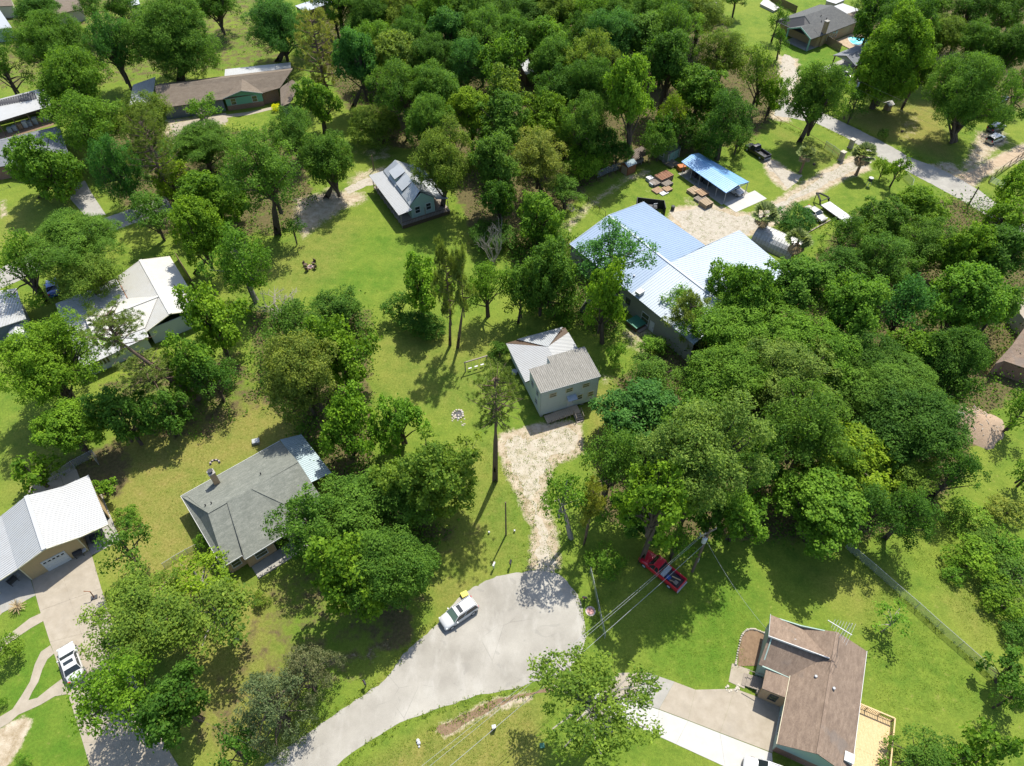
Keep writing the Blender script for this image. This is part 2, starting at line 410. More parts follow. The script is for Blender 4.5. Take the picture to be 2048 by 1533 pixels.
DRY = [
 ([(230,890),(560,770),(600,880),(400,960),(420,1140),(300,1230),(210,1120)], .8, 5), ([(330,1160),(560,1180),(560,1420),(460,1533),(380,1500)], .7, 5),
 ([(700,1560),(900,1430),(1080,1400),(1080,1560)], .75, 3), ([(740,660),(1000,660),(1000,760),(940,840),(740,780)], .35, 6),
 ([(520,540),(640,440),(720,440),(660,560),(560,600)], .4, 6), ([(1690,230),(1880,200),(1900,320),(1760,270)], .8, 5),
 ([(1540,250),(1690,310),(1640,340),(1560,290)], .35, 4), ([(1620,1150),(1780,1160),(1720,1260)], .35, 4), ([(1930,1160),(2000,1230),(1960,1300),(1880,1200)], .4, 4),
 ([(900,900),(1000,880),(1060,1120),(980,1145),(880,1150)], .35, 4), ([(0,430),(70,400),(60,470),(0,500)], .4, 5), ([(860,1160),(1000,1140),(960,1170),(880,1240)], .6, 3),
 ([(640,1480),(760,1360),(820,1290),(880,1230),(870,1260),(800,1350),(700,1440)], .5, 2), ([(1180,770),(1230,760),(1220,860),(1180,900)], .6, 3), ([(20,840),(190,840),(140,960),(0,1010)], .3, 4),
]
LUSH = [
 ([(900,730),(1010,700),(1020,760),(960,800),(860,810),(840,760)], .8, 5), ([(960,960),(1040,980),(1060,1120),(990,1135),(970,1050)], .6, 3), ([(1320,1230),(1500,1150),(1480,1300),(1420,1370),(1300,1340)], .7, 4),
 ([(1560,90),(1680,80),(1690,110),(1640,150),(1580,160)], .8, 4), ([(60,1160),(140,1380),(180,1533),(60,1533),(0,1400)], .7, 3), ([(560,560),(660,470),(860,460),(900,520),(740,600)], .45, 6), ([(1590,480),(1640,470),(1600,540)], .6, 3), ([(1440,170),(1560,240),(1680,320),(1560,310)], .4, 4),
]
def grid_axis(lo, hi, st, far):
    a = list(np.arange(lo, hi, st)) + [hi]
    return np.array([lo - far, lo - 400, lo - 120, lo - 40] + a + [hi + 40, hi + 120, hi + 400, hi + far])
gx = grid_axis(-175, 175, 0.8, 2500); gy = grid_axis(4, 235, 0.8, 2500)
GX, GY = np.meshgrid(gx, gy)
def mask(zones, base=0.0):
    out = np.full(GX.shape, base)
    for pts, amt, soft in zones:
        soft = soft * 0.8
        sd = inside_dist(GX, GY, PX(pts)); out = np.maximum(out, amt * np.clip(sd / soft + 0.55, 0, 1))
    return out
mb, ml, md, mu = mask(BARE), mask(LITTER), mask(DRY), mask(LUSH)
nv = GX.size; W_ = len(gx); Hh = len(gy)
verts = np.stack([GX.ravel(), GY.ravel(), np.zeros(nv)], 1)
idx = np.arange(nv).reshape(Hh, W_)
faces = np.stack([idx[:-1, :-1].ravel(), idx[:-1, 1:].ravel(), idx[1:, 1:].ravel(), idx[1:, :-1].ravel()], 1)
gme = bpy.data.meshes.new('ground')
gme.vertices.add(nv); gme.vertices.foreach_set('co', verts.ravel())
gme.loops.add(faces.size); gme.polygons.add(len(faces))
gme.loops.foreach_set('vertex_index', faces.ravel()); gme.polygons.foreach_set('loop_start', np.arange(0, faces.size, 4))
gme.update(calc_edges=True)
at = gme.color_attributes.new('soil', 'FLOAT_COLOR', 'POINT')
at.data.foreach_set('color', np.stack([mb.ravel(), ml.ravel(), md.ravel(), mu.ravel()], 1).astype(np.float32).ravel())
ground = mobj('ground', gme); tag(ground, 'mown grass ground with dry and bare patches under everything', kind='structure')
m = NT('ground_soil'); co = m.coord()
ca = m.n('ShaderNodeAttribute', attribute_name='soil'); sep = m.n('ShaderNodeSeparateColor'); m.l(ca.outputs['Color'], sep.inputs[0])
n_big = m.noise(co, .09, 5, .6); n_mid = m.noise(co, .55, 5, .65); n_fine = m.noise(co, 3.2, 5, .75); n_gr = m.noise(co, 11, 3, .7)
tuft = m.vor(co, 1.5, out='Distance')
g = m.mix(m.ramp(n_mid, [(.33, 0), (.66, 1)]), (.078,.140,.016), (.140,.195,.025))
g = m.mix(m.ramp(n_big, [(.4, 0), (.66, .6)]), g, (.185,.215,.034))
g = m.mix(m.math('MULTIPLY', ca.outputs['Alpha'], m.ramp(n_mid, [(.3, 1), (.75, .4)])), g, (.062,.145,.012))
dryf = m.math('MULTIPLY', sep.outputs[2], m.ramp(n_mid, [(.25, .35), (.7, 1)]))
g = m.mix(dryf, g, m.mix(m.ramp(n_fine, [(.35, 0), (.65, 1)]), (.185,.155,.04), (.235,.185,.065)))
g = m.mix(m.ramp(m.noise(co, 1.1, 4, .7), [(.62, 0), (.74, .5)]), g, (.25,.22,.08))
g = m.mix(.5, g, m.ramp(n_gr, [(.28, .35), (.72, 1.35)]), 'MULTIPLY')
g = m.mix(.55, g, m.ramp(n_fine, [(.3, .5), (.7, 1.3)]), 'MULTIPLY')
lf = m.math('ADD', sep.outputs[1], m.math('MULTIPLY', m.math('SUBTRACT', n_mid, .5), 1.7))
lit = m.mix(m.ramp(m.noise(co, 2.5, 5, .75), [(.35, 0), (.65, 1)]), (.05,.042,.02), (.125,.09,.05))
lit = m.mix(m.ramp(n_fine, [(.55, 0), (.66, .6)]), lit, (.09,.13,.02))
g = m.mix(m.ramp(lf, [(.42, 0), (.72, .9)]), g, lit)
bf = m.math('ADD', sep.outputs[0], m.math('ADD', m.math('MULTIPLY', m.math('SUBTRACT', n_fine, .5), .9), m.math('MULTIPLY', m.math('SUBTRACT', n_mid, .5), .9)))
bare = m.mix(m.ramp(m.noise(co, .9, 6, .7), [(.35, 0), (.65, 1)]), (.25,.195,.12), (.42,.36,.275))
bare = m.mix(.4, bare, m.ramp(n_gr, [(.3, .55), (.7, 1.2)]), 'MULTIPLY')
g = m.mix(m.ramp(bf, [(.38, 0), (.68, 1)]), g, bare)
m.base(g, .95, 0, .1).bump(m.math('ADD', n_gr, n_fine), .7, .08)
gme.materials.append(m.mat)

# ------------------------------------------------------------------ roads, drives and paths
def spline(pts, closed=True, n=6):
    out = []; N = len(pts)
    rngi = range(N) if closed else range(N - 1)
    for i in rngi:
        p0, p1, p2, p3 = (pts[(i + k) % N] if closed else pts[min(max(i + k, 0), N - 1)] for k in (-1, 0, 1, 2))
        for s in range(n):
            t = s / n
            out.append(tuple(0.5 * ((2*b) + (-a + c) * t + (2*a - 5*b + 4*c - d) * t*t + (-a + 3*b - 3*c + d) * t**3) for a, b, c, d in zip(p0, p1, p2, p3)))
    if not closed: out.append(pts[-1])
    return out
def ragged(poly, amp, step, seed=1):
    r = random.Random(seed); out = []; N = len(poly); o = 0.0
    for i in range(N):
        a = Vector(poly[i]); b = Vector(poly[(i + 1) % N]); L = (b - a).length; k = max(1, int(L / step))
        nrm = Vector((-(b - a).y, (b - a).x)); nrm = nrm.normalized() if nrm.length > 1e-6 else nrm
        for j in range(k):
            o = o * .55 + r.gauss(0, amp) * .7
            p = a.lerp(b, j / k) + nrm * o; out.append((p.x, p.y))
    return out
def sheet(name, label, px, z, mat, smooth=False, amp=0.05, step=0.45, seed=3, kind='structure', inset=0.0):
    pts = PX(px)
    if smooth: pts = spline(pts)
    if inset:
        ar = sum(p[0] * q[1] - q[0] * p[1] for p, q in zip(pts, pts[1:] + pts[:1])); n = len(pts); out = []
        for i in range(n):
            e = Vector(pts[(i + 1) % n]) - Vector(pts[i - 1]); nn = Vector((-e.y, e.x)).normalized() * (1 if ar > 0 else -1); out.append((pts[i][0] + nn.x * inset, pts[i][1] + nn.y * inset))
        pts = out
    pts = ragged(pts, amp, step, seed)
    a = sum(p[0] * q[1] - q[0] * p[1] for p, q in zip(pts, pts[1:] + pts[:1]))
    if a < 0: pts = pts[::-1]
    mb_ = MB(); mb_.poly([(x, y, z) for x, y in pts])
    o = mb_.obj(name, mat); tag(o, label, kind=kind); return o
def slabs(name, label, rows, mat, gap=.009, z=.035, mats=None):
    """pavement cast in slabs: rows is a grid of photo points, every cell becomes one slab"""
    root = thing(name, label, None); root['kind'] = 'structure'
    k = 0
    for i in range(len(rows) - 1):
        for j in range(len(rows[i]) - 1):
            q = [Vector(G2(*rows[i][j])), Vector(G2(*rows[i][j+1])), Vector(G2(*rows[i+1][j+1])), Vector(G2(*rows[i+1][j]))]
            a = sum(p.x * r.y - r.x * p.y for p, r in zip(q, q[1:] + q[:1]))
            if a < 0: q = q[::-1]
            c = sum(q, Vector((0, 0))) / 4
            q = [p + (c - p).normalized() * gap for p in q]
            mb_ = MB(); mb_.slab([(p.x, p.y, z + rng.uniform(-.004, .004)) for p in q], z + .03)
            mb_.obj('slab', M[mats[k % len(mats)]] if mats else mat, root); k += 1
    return root

# road surface: worn grey chip-seal with pale blotches and edge dust
m = NT('road_surface'); co = m.coord()
c1 = m.mix(m.ramp(m.noise(co, .16, 5, .6), [(.35, 0), (.65, 1)]), (.222,.207,.178), (.318,.30,.262))
c1 = m.mix(m.ramp(m.noise(m.mapping(co, (1, .35, 1), (0, 0, .7)), .5, 5, .65), [(.5, 0), (.7, .5)]), c1, (.375,.36,.325))
c1 = m.mix(m.ramp(m.noise(co, 1.3, 6, .75), [(.62, 0), (.72, .6)]), c1, (.20,.19,.165))
wob = m.mix(.12, co, m.n('ShaderNodeTexNoise').outputs['Color'])
crk = m.math('MULTIPLY', m.ramp(m.vor(wob, .17, 'DISTANCE_TO_EDGE', 'Distance'), [(.0, 1), (.0045, 0)]), m.ramp(m.noise(co, .12, 3), [(.5, 0), (.6, .55)]))
c1 = m.mix(crk, c1, (.10,.095,.085))
c1 = m.mix(m.ramp(m.noise(co, .45, 2, .4, 1.5), [(.66, 0), (.69, .35)]), c1, (.19,.18,.16))
c1 = m.mix(.3, c1, m.ramp(m.noise(co, 16, 3, .7), [(.3, .5), (.7, 1.25)]), 'MULTIPLY')
m.base(c1, .92, 0, .2).bump(m.noise(co, 20, 3), .3, .02)
ROAD = m.mat
sheet('road', 'pale grey cul-de-sac road widening to a round turning end', [(380,1640),(470,1572),(527,1533),(602,1476),(662,1436),(720,1396),(762,1366),(787,1339),(807,1309),(834,1284),(874,1249),(908,1210),(937,1181),(960,1170),(987,1155),(1027,1147),(1060,1142),(1100,1144),(1128,1158),(1147,1178),(1160,1206),(1169,1240),(1171,1275),(1160,1310),(1132,1340),(1095,1357),(1061,1366),(1024,1380),(952,1393),(887,1414),(812,1441),(737,1486),(677,1530),(600,1600),(540,1660)], .014, ROAD, True, .07, .4, 5)
sheet('dirt_driveway', 'sandy dirt driveway from the road end up to the two-storey house', [(1062,1146),(1068,1060),(1046,1000),(1014,930),(1004,886),(1040,868),(1070,872),(1110,852),(1152,858),(1155,905),(1102,925),(1082,992),(1105,1060),(1116,1150)], .008, M['sandy_dirt'], True, .36, .45, 6, inset=.6)
sheet('street', 'grey asphalt street running down past the trees at top right', [(1556,205),(1600,205),(1643,225),(1711,257),(1786,295),(1818,315),(1873,335),(1926,362),(1961,383),(1990,405),(2060,445),(2150,495),(2150,540),(2040,470),(1976,432),(1896,386),(1866,370),(1818,345),(1748,310),(1691,275),(1633,247),(1580,236),(1548,232)], .014, M['concrete_grey'], False, .07, .5, 8)
sheet('street', 'grey street crossing behind the drooping trees at left', [(330,392),(275,414),(212,436),(150,465),(70,505),(-60,565),(-60,605),(60,552),(140,505),(225,462),(290,440),(345,418)], .014, M['concrete_grey'], False, .07, .5, 9)
sheet('gravel_yard', 'pale gravel yard and drive in front of the long metal building', [(1338,432),(1350,420),(1420,416),(1500,432),(1560,402),(1640,353),(1700,322),(1730,312),(1752,322),(1700,350),(1640,378),(1592,400),(1560,438),(1500,468),(1412,490)], .008, M['gravel'], True, .3, .6, 10, inset=.35)
sheet('gravel_drive', 'short gravel track behind the black pickup', [(1524,318),(1538,318),(1582,344),(1606,354),(1580,378),(1562,368)], .006, M['gravel'], True, .25, .6, 11, inset=.3)
sheet('gravel_drive', 'gravel drive leading up to the house with the pool', [(1562,112),(1590,120),(1594,165),(1578,200),(1580,232),(1550,230),(1560,188)], .008, M['gravel'], True, .25, .6, 12, inset=.3)
sheet('dirt_track', 'bare dirt track beside the parked cars at the right edge', [(1912,350),(1946,340),(2000,312),(2060,287),(2060,310),(2010,329),(1962,355),(1938,372)], .008, M['dry_soil'], True, .25, .6, 13, inset=.3)
sheet('ditch', 'muddy drainage ditch beside the road', [(872,1456),(930,1425),(980,1402),(1040,1388),(1100,1374),(1104,1384),(1040,1400),(990,1418),(940,1444),(892,1474)], .008, M['bare_soil'], True, .1, .4, 14, inset=.1)
sheet('garden_path', 'curving pale concrete footpath across the lawn by the garage drive', [(101,1291),(82,1304),(70,1329),(60,1364),(42,1394),(25,1419),(0,1434),(-40,1452),(-40,1474),(0,1457),(20,1445),(37,1430),(60,1420),(82,1410),(110,1393),(134,1389),(124,1358),(100,1376),(75,1396),(57,1401),(65,1384),(77,1364),(85,1339),(95,1319),(108,1308)], .03, M['concrete'], False, .01, .8, 15)
sheet('garden_path', 'short pale footpath between the drive and the white flowering bush', [(82,1227),(60,1237),(32,1259),(0,1282),(-20,1300),(-20,1325),(10,1293),(38,1273),(62,1257),(88,1242)], .03, M['concrete'], False, .01, .8, 16)
sheet('garden_path', 'footpath at the left edge leading to the porch of the tan garage', [(-30,1215),(0,1199),(24,1188),(17,1212),(0,1232),(-30,1262)], .03, M['concrete'], False, .01, .8, 17)
slabs('concrete_driveway', 'wide pale concrete driveway of the tan garage', [[(62,1157),(120,1129),(181,1101)],[(80,1222),(140,1200),(203,1178)],[(100,1285),(163,1268),(228,1250)],[(124,1352),(188,1342),(256,1325)],[(146,1420),(214,1412),(290,1402)],[(166,1486),(240,1482),(325,1480)],[(188,1560),(276,1560),(374,1560)],[(206,1630),(300,1630),(410,1630)]], M['concrete'])
slabs('concrete_driveway', 'old stained concrete driveway of the brown-roofed house', [[(1238,1346),(1296,1346),(1349,1364),(1391,1380),(1470,1378),(1565,1412)],[(1196,1383),(1262,1401),(1318,1419),(1376,1441),(1440,1466),(1545,1506)]], M['concrete'], mats=['concrete','concrete_grey','concrete','concrete','concrete'])
slabs('concrete_strip', 'bright new concrete strip beside the old driveway', [[(1195,1383.5),(1261,1401.5),(1318,1420),(1376,1442),(1440,1467),(1544,1507)],[(1176,1418),(1246,1444),(1312,1471),(1352,1489),(1450,1534),(1548,1580)]], M['concrete_new'])
slabs('entry_pad', 'small concrete pad at the steps of the brown-roofed house', [[(1464,1327),(1500,1340)],[(1457,1364),(1489,1378)]], M['concrete'])
slabs('concrete_driveway', 'concrete driveway with the dark red car near the left street', [[(128,372),(170,362)],[(142,400),(184,388)],[(172,434),(212,430)]], M['concrete_grey'])
slabs('concrete_pad', 'light concrete parking pad before the green-gabled house', [[(340,250),(398,238),(452,226)],[(352,285),(408,262),(456,244)]], M['concrete'])
sheet('garden_path', 'narrow path below the green-gabled house front', [(452,230),(500,224),(545,214),(546,219),(500,230),(454,236)], .02, M['concrete'], False, .03, .6, 18)
sheet('gravel_drive', 'pale gravel loop under the trees above the lawn house', [(690,376),(720,362),(745,356),(760,366),(728,374),(700,388)], .008, M['gravel'], True, .2, .6, 19)
# ------------------------------------------------------------------ buildings
class Bld:
    def __init__(s, name, label, cat, o_px, ang=0.0, z=0.0, group=None):
        o = G(o_px[0], o_px[1], z); s.o = Vector((o.x, o.y, 0)); s.a = math.radians(ang)
        s.root = thing(name, label, cat, s.o, s.a, group); s.c, s.sn = math.cos(s.a), math.sin(s.a)
    def P(s, x, y, z=0.0):
        q = G(x, y, z) - s.o
        return Vector((s.c * q.x + s.sn * q.y, -s.sn * q.x + s.c * q.y, z))
    def roof(s, quads, mat, rib=0.0, t=0.09, name='roof', ribw=.07, ribh=.045, under='dark_grey'):
        m = MB()
        for q in quads:
            q = [Vector(p) for p in q]
            a = sum(p.x * r.y - r.x * p.y for p, r in zip(q, q[1:] + q[:1]))
            qq = q if a > 0 else q[::-1]
            m.slab(qq, t, 0, 1 if len(q) < 5 else 0)
            if rib and len(q) == 4: m.ribs(q[0], q[1], q[2], q[3], rib, ribw, ribh)
            if rib and len(q) == 3: m.ribs(q[0], q[1], q[2], q[2], rib, ribw, ribh)
        return m.obj(name, [M[mat], M[under]], s.root)
    def wall(s, x0, y0, x1, y1, z0, z1, mat, t=.12, prof=None, name='wall'):
        """wall panel between two plan points; prof = list of (fraction, top height) for gables.
        Built in its own frame so the cladding runs along it"""
        a = Vector((x0, y0, 0)); b = Vector((x1, y1, 0)); L = (b - a).length; ang = math.atan2(y1 - y0, x1 - x0)
        top = prof or [(0, z1), (1, z1)]
        pts = [(0, z0), (L, z0)] + [(f * L, z) for f, z in reversed(top)]
        m = MB(); n = len(pts)
        fr = [(p[0], -t / 2, p[1]) for p in pts]; bk = [(p[0], t / 2, p[1]) for p in pts]
        m.poly(fr); m.poly(bk[::-1])
        for i in range(n):
            j = (i + 1) % n; m.poly([fr[i], bk[i], bk[j], fr[j]])
        return m.obj(name, M[mat], s.root, (x0, y0, 0), (0, 0, ang))
    def box_walls(s, x0, x1, y0, y1, z0, z1, mat, skip=''):
        for k, (a, b, c, d) in {'f': (x0, y0, x1, y0), 'r': (x1, y0, x1, y1), 'b': (x1, y1, x0, y1), 'l': (x0, y1, x0, y0)}.items():
            if k not in skip: s.wall(a, b, c, d, z0, z1, mat)
    def window(s, x, y, z, w, h, ang, trim='white_trim', pane='window_pane', name='window', fw=.09, mull=True):
        """framed opening on a wall face; ang = direction of the outward normal"""
        a = math.radians(ang) + math.pi / 2
        m = MB(); d = .07
        m.box(-w/2 - fw, w/2 + fw, -d, .03, h/2, h/2 + fw); m.box(-w/2 - fw, w/2 + fw, -d - .03, .03, -h/2 - fw, -h/2)
        m.box(-w/2 - fw, -w/2, -d, .03, -h/2, h/2); m.box(w/2, w/2 + fw, -d, .03, -h/2, h/2)
        if mull: m.box(-w/2, w/2, -d + .01, .03, -.025, .025)
        f = m.obj(name, M[trim], s.root, (x, y, z), (0, 0, a))
        p = MB(); p.box(-w/2, w/2, -.03, .02, -h/2, h/2); p.obj('pane', M[pane], f)
        return f
    def door(s, x, y, z0, w, h, ang, mat='white_trim', panels=0, name='door'):
        a = math.radians(ang) + math.pi / 2
        m = MB(); m.box(-w/2, w/2, -.05, .03, 0, h); f = m.obj(name, M[mat], s.root, (x, y, z0), (0, 0, a))
        if panels:
            for i in range(panels):
                q = MB(); q.box(-w/2 + .06, w/2 - .06, -.08, -.05, .06 + i * h / panels, (i + 1) * h / panels - .04); q.obj('panel', M[mat], f)
        else:
            q = MB(); q.box(w*.32, w*.40, -.1, -.05, h*.45, h*.52); q.obj('handle', M['dark_grey'], f)
        return f
    def post(s, x, y, z0, z1, w=.12, mat='wood_post', name='post'):
        return boxobj(name, M[mat], s.root, x - w/2, x + w/2, y - w/2, y + w/2, z0, z1)
    def bar(s, a, b, w, h, mat, name):
        m = MB(); m.obox(a, b, w, h); return m.obj(name, M[mat], s.root)
    def fascia(s, pts, mat='white_trim', w=.05, h=.16, dz=-.03, name='fascia'):
        m = MB()
        for a, b in zip(pts, pts[1:]):
            m.obox((a[0], a[1], a[2] + dz), (b[0], b[1], b[2] + dz), w, h)
        return m.obj(name, M[mat], s.root)
    def vent(s, p, mat='galv_metal', r=.16, h=.35, name='roof_vent'):
        m = MB(); m.tube([p, (p[0], p[1], p[2] + h)], [r * .6, r * .6], 8); m.tube([(p[0], p[1], p[2] + h), (p[0], p[1], p[2] + h + .12)], [r, r * .8], 8)
        return m.obj(name, M[mat], s.root)

# --- two-storey pale house in the middle
b = Bld('two_storey_house', 'pale grey two-storey house with aged sheet roof at the end of the dirt drive', 'house', (1082,784), 20.1, 5.7)
W, D = 8.7, 5.3
b.wall(0, 0, W, 0, .5, 5.6, 'siding_greygreen'); b.wall(W, 0, W, D, .5, 5.6, 'siding_greygreen', prof=[(0, 5.6), (1, 5.95)])
b.wall(0, 4.1, 0, 0, .5, 5.6, 'siding_greygreen', prof=[(0, 5.85), (1, 5.6)]); b.wall(W, D, 3.1, D, 3, 5.95, 'siding_greygreen'); b.wall(3.1, 4.1, 0, 4.1, 3, 5.85, 'siding_greygreen'); b.wall(3.1, D, 3.1, 4.1, 3, 5.9, 'siding_greygreen')
zr = lambda y: 5.66 + y * .065
b.roof([[(-.12,-.18,zr(-.18)),(3.1,-.18,zr(-.18)),(3.1,4.25,zr(4.25)),(-.12,4.25,zr(4.25))],[(3.1,-.18,zr(-.18)),(8.85,-.18,zr(-.18)),(8.85,5.5,zr(5.5)),(3.1,5.5,zr(5.5))]], 'roof_aged', .27, ribw=.13, ribh=.05)
b.fascia([(-.14,-.2,zr(-.2)),(8.87,-.2,zr(-.2)),(8.87,5.5,zr(5.5))], 'grey_trim', .04, .12)
for x in (-.005, W + .005): b.bar((x, -.07, .5), (x, -.07, 5.55), .09, .05, 'grey_trim', 'corner_trim')
b.wall(0, 12.3, 0, 4.16, .5, 3.15, 'siding_greygreen'); b.wall(W, 5.36, W, 12.3, .5, 3.15, 'siding_greygreen'); b.wall(W, 12.3, 0, 12.3, .5, 3.15, 'siding_greygreen')
pk = (4.45, 8.5, 4.62); pf = (4.45, 4.3, 4.62)
b.roof([[(-.55,12.6,3.12),(-.55,4.35,3.12),(4.45,4.35,4.52),(4.45,8.5,4.52)],[(9.1,5.5,3.12),(9.1,12.7,3.12),(4.45,8.5,4.52),(4.45,5.5,4.52)],[(9.0,12.75,3.1),(-.5,12.7,3.1),(4.45,8.5,4.5)]], 'dark_wood', name='roof_deck')
b.roof([[(-.6,4.3,3.2),(-.6,12.5,3.2),(4.45,8.5,4.62),(4.45,4.3,4.62)]], 'roof_white', .3, .05)
b.roof([[(9.12,11.45,3.2),(9.12,5.45,3.2),(4.45,5.45,4.62),(4.45,8.5,4.62)]], 'roof_white', .3, .05)
b.roof([[(1.2,12.75,3.24),(8.75,12.8,3.24),(4.5,8.42,4.68)]], 'roof_silver', .3, .05)
for x, z, w, h in ((1.8, 4.35, .95, .75), (4.27, 4.42, .95, .75), (6.8, 4.45, .95, .75), (6.02, 2.2, .72, .95), (7.68, 2.2, .72, .95)):
    b.window(x, -.06, z, w, h, -90, 'cream_trim')
for y, z in ((1.0, 4.3), (2.9, 4.3), (1.3, 2.2)): b.window(-.06, y, z, .6, .9, 180, 'grey_trim')
b.window(-.06, 8, 2.1, .8, .9, 180, 'grey_trim')
b.door(4.6, -.06, .62, .9, 2.0, -90, 'white_trim')
b.roof([[(3.95,-.85,2.82),(5.35,-.85,2.82),(5.35,-.07,3.12),(3.95,-.07,3.12)]], 'roof_bluewhite', .2, .04, name='awning')
for x in (4.0, 5.3): b.bar((x, -.06, 2.6), (x, -.8, 2.8), .04, .04, 'white_trim', 'awning_bracket')
mt = MB(); mt.box(.05, .07, -.02, 0, 0, .12); mt.obj('wall_light', M['dark_grey'], b.root, (.9, -.1, 2.7)); 
for i in range(16):   # planks of the ramp landing
    x = .55 + i * .27; z0 = .26 + .026 * i
    m = MB(); m.box(x, x + .25, -1.55, -.12, z0 - .05, z0); m.obj('plank', M['wood_ramp'], b.root)
for i in range(8): b.post(.6 + i * .58, -1.58, .0, .62 + .06 * i, .07, 'wood_weathered', 'rail_post')
b.bar((.6, -1.58, .7), (3.6, -1.58, 1.0), .05, .06, 'wood_weathered', 'handrail')
for i in range(4): boxobj('step', M['wood_weathered'], b.root, 4.55, 5.65, -1.6 - .3 * (i + 1), -1.6 - .3 * i + .02, .5 - .14 * i - .05, .5 - .14 * i)
boxobj('landing', M['wood_ramp'], b.root, 4.55, 5.65, -1.58, -.1, .56, .64)
for x in (4.55, 5.65):
    b.bar((x, -2.7, .0), (x, -1.6, .55), .06, .2, 'wood_weathered', 'stringer'); b.post(x, -2.6, 0, 1.0, .08, 'wood_weathered', 'rail_post'); b.post(x, -1.5, .3, 1.6, .08, 'wood_weathered', 'rail_post'); b.bar((x, -2.65, 1.0), (x, -1.45, 1.58), .06, .06, 'wood_weathered', 'handrail')
for x in (.3, 2.4, 4.5, 6.6, 8.4):
    for y in (.25, 5, 11.9): boxobj('pier', M['concrete_grey'], b.root, x - .2, x + .2, y - .2, y + .2, 0, .52)
boxobj('floor_frame', M['dark_wood'], b.root, .08, W - .08, .08, 12.2, .42, .6)
tk = MB(); tk.tube([(0,0,0),(0,0,.5)], .45, 12); tk.tube([(0,0,.5),(0,0,.55)], [.47,.4], 12)
tag(tk.obj('water_drum', M['galv_metal'], None, G(1029,747)), 'round grey drum beside the two-storey house wall', 'drum')

# --- long metal building with blue and white roof
b = Bld('metal_building', 'long olive-walled metal building with ribbed blue and white roof', 'building', (1139.5,487.7), 40.2, 4.4)
zl = 4.35
A0, A1, A2 = (0,0,zl), (-1.05,-15.3,zl), (-2.1,-29,zl)
R0, R1, R2 = (8.9,-.1,6.05), (7.35,-15.4,6.05), (6.1,-29,6.05)
E0, E1 = (18.3,0,4.5), (17.05,-15.2,4.5)
F0, F1 = tuple(b.P(1479,461,3.7)), tuple(b.P(1585,545,3.7))
b.roof([[A0,A1,R1,R0],[E1,E0,R0,R1]], 'roof_blue', .0, .12, name='roof')
RB = [[A0,A1,R1,R0],[E1,E0,R0,R1]]
def ribpart(bb, quads, mat, sp, w, h, name='roof_ribs'):
    m = MB()
    for q in quads: m.ribs(q[0], q[1], q[2], q[3], sp, w, h)
    return m.obj(name, M[mat], bb.root)
ribpart(b, RB, 'roof_blue', .46, .09, .04)
up = lambda p, d: (p[0], p[1], p[2] + d)
RWq = [[up(A1,.004),up(A2,.004),up(R2,.004),up(R1,.004)],[(22.4,-30,4.0),F0,R1,R2]]
b.roof(RWq, 'roof_bluewhite', 0, .12)
ribpart(b, [RWq[0], [(22.4,-30,4.0),F0,R1,R2]], 'roof_bluewhite', .46, .09, .04)
b.bar(up(R0,.06), up(R1,.06), .4, .08, 'roof_bluewhite', 'ridge_cap'); b.bar(up(R1,.06), up(R2,.06), .4, .08, 'roof_bluewhite', 'ridge_cap')
b.fascia([A0, R0, E0], 'roof_bluewhite', .08, .18); b.fascia([E1, F0], 'white_trim', .06, .16); b.fascia([A0, A1, A2], 'roof_bluewhite', .1, .14, -.06, 'gutter')
w0 = lambda p, dx, dy: (p[0] + dx, p[1] + dy)
b.wall(.25, -.2, -1.85, -28.8, 0, 4.25, 'siding_olive'); b.wall(18.0, -.2, .3, -.2, 0, 4.3, 'siding_olive', prof=[(0, 4.35), (.51, 5.9), (1, 4.25)])
b.wall(16.8, -15.2, 18.0, -.2, 0, 4.4, 'siding_olive'); b.wall(F0[0] - .3, F0[1] - .1, 16.8, -15.3, 0, 3.6, 'siding_olive', prof=[(0, 3.6), (1, 4.4)]); b.wall(22.1, -29.5, F0[0] - .3, F0[1] - .2, 0, 3.6, 'siding_olive')
wd = math.degrees(math.atan2(-28.6, -2.1)) - 90
for yy, w, h, z in ((-3.6, .8, .9, 2.6), (-12.2, .8, .9, 2.4), (-14.8, .8, 1.0, 2.2)): b.window(.25 - .0735 * (-yy - .2) - .07, yy, z, w, h, wd, 'dark_grey')
b.window(.25 - .0735 * 18.6 - .07, -18.9, 1.6, 1.5, 1.9, wd, 'white_trim', mull=True); b.door(.25 - .0735 * 20.2 - .07, -20.5, .1, .95, 2.0, wd, 'white_trim')
p = b.P(1280, 584, 5.05); boxobj('roof_hatch', M['white_trim'], b.root, p.x - .6, p.x + .6, p.y - .45, p.y + .45, 4.7, 5.2)
for px, py in ((1258, 561), (1268, 553)):
    p = b.P(px, py, 4.9); b.vent((p.x, p.y, 4.75), 'galv_metal', .2, .25)
p = G(1272, 652); sp_ = Bld('spa_tub', 'dark covered spa tub against the wall of the long metal building', 'tub', (1272,652), 37)
boxobj('shell', M['dark_wood'], sp_.root, -1.1, 1.1, -1.1, 1.1, 0, .8); m = MB(); m.box(-1.15, -.01, -1.15, 1.15, .81, .95); m.box(.01, 1.15, -1.15, 1.15, .81, .95); m.obj('cover', M['plastic_green'], sp_.root); boxobj('step', M['wood_weathered'], sp_.root, -.9, .9, -1.6, -1.12, 0, .3)
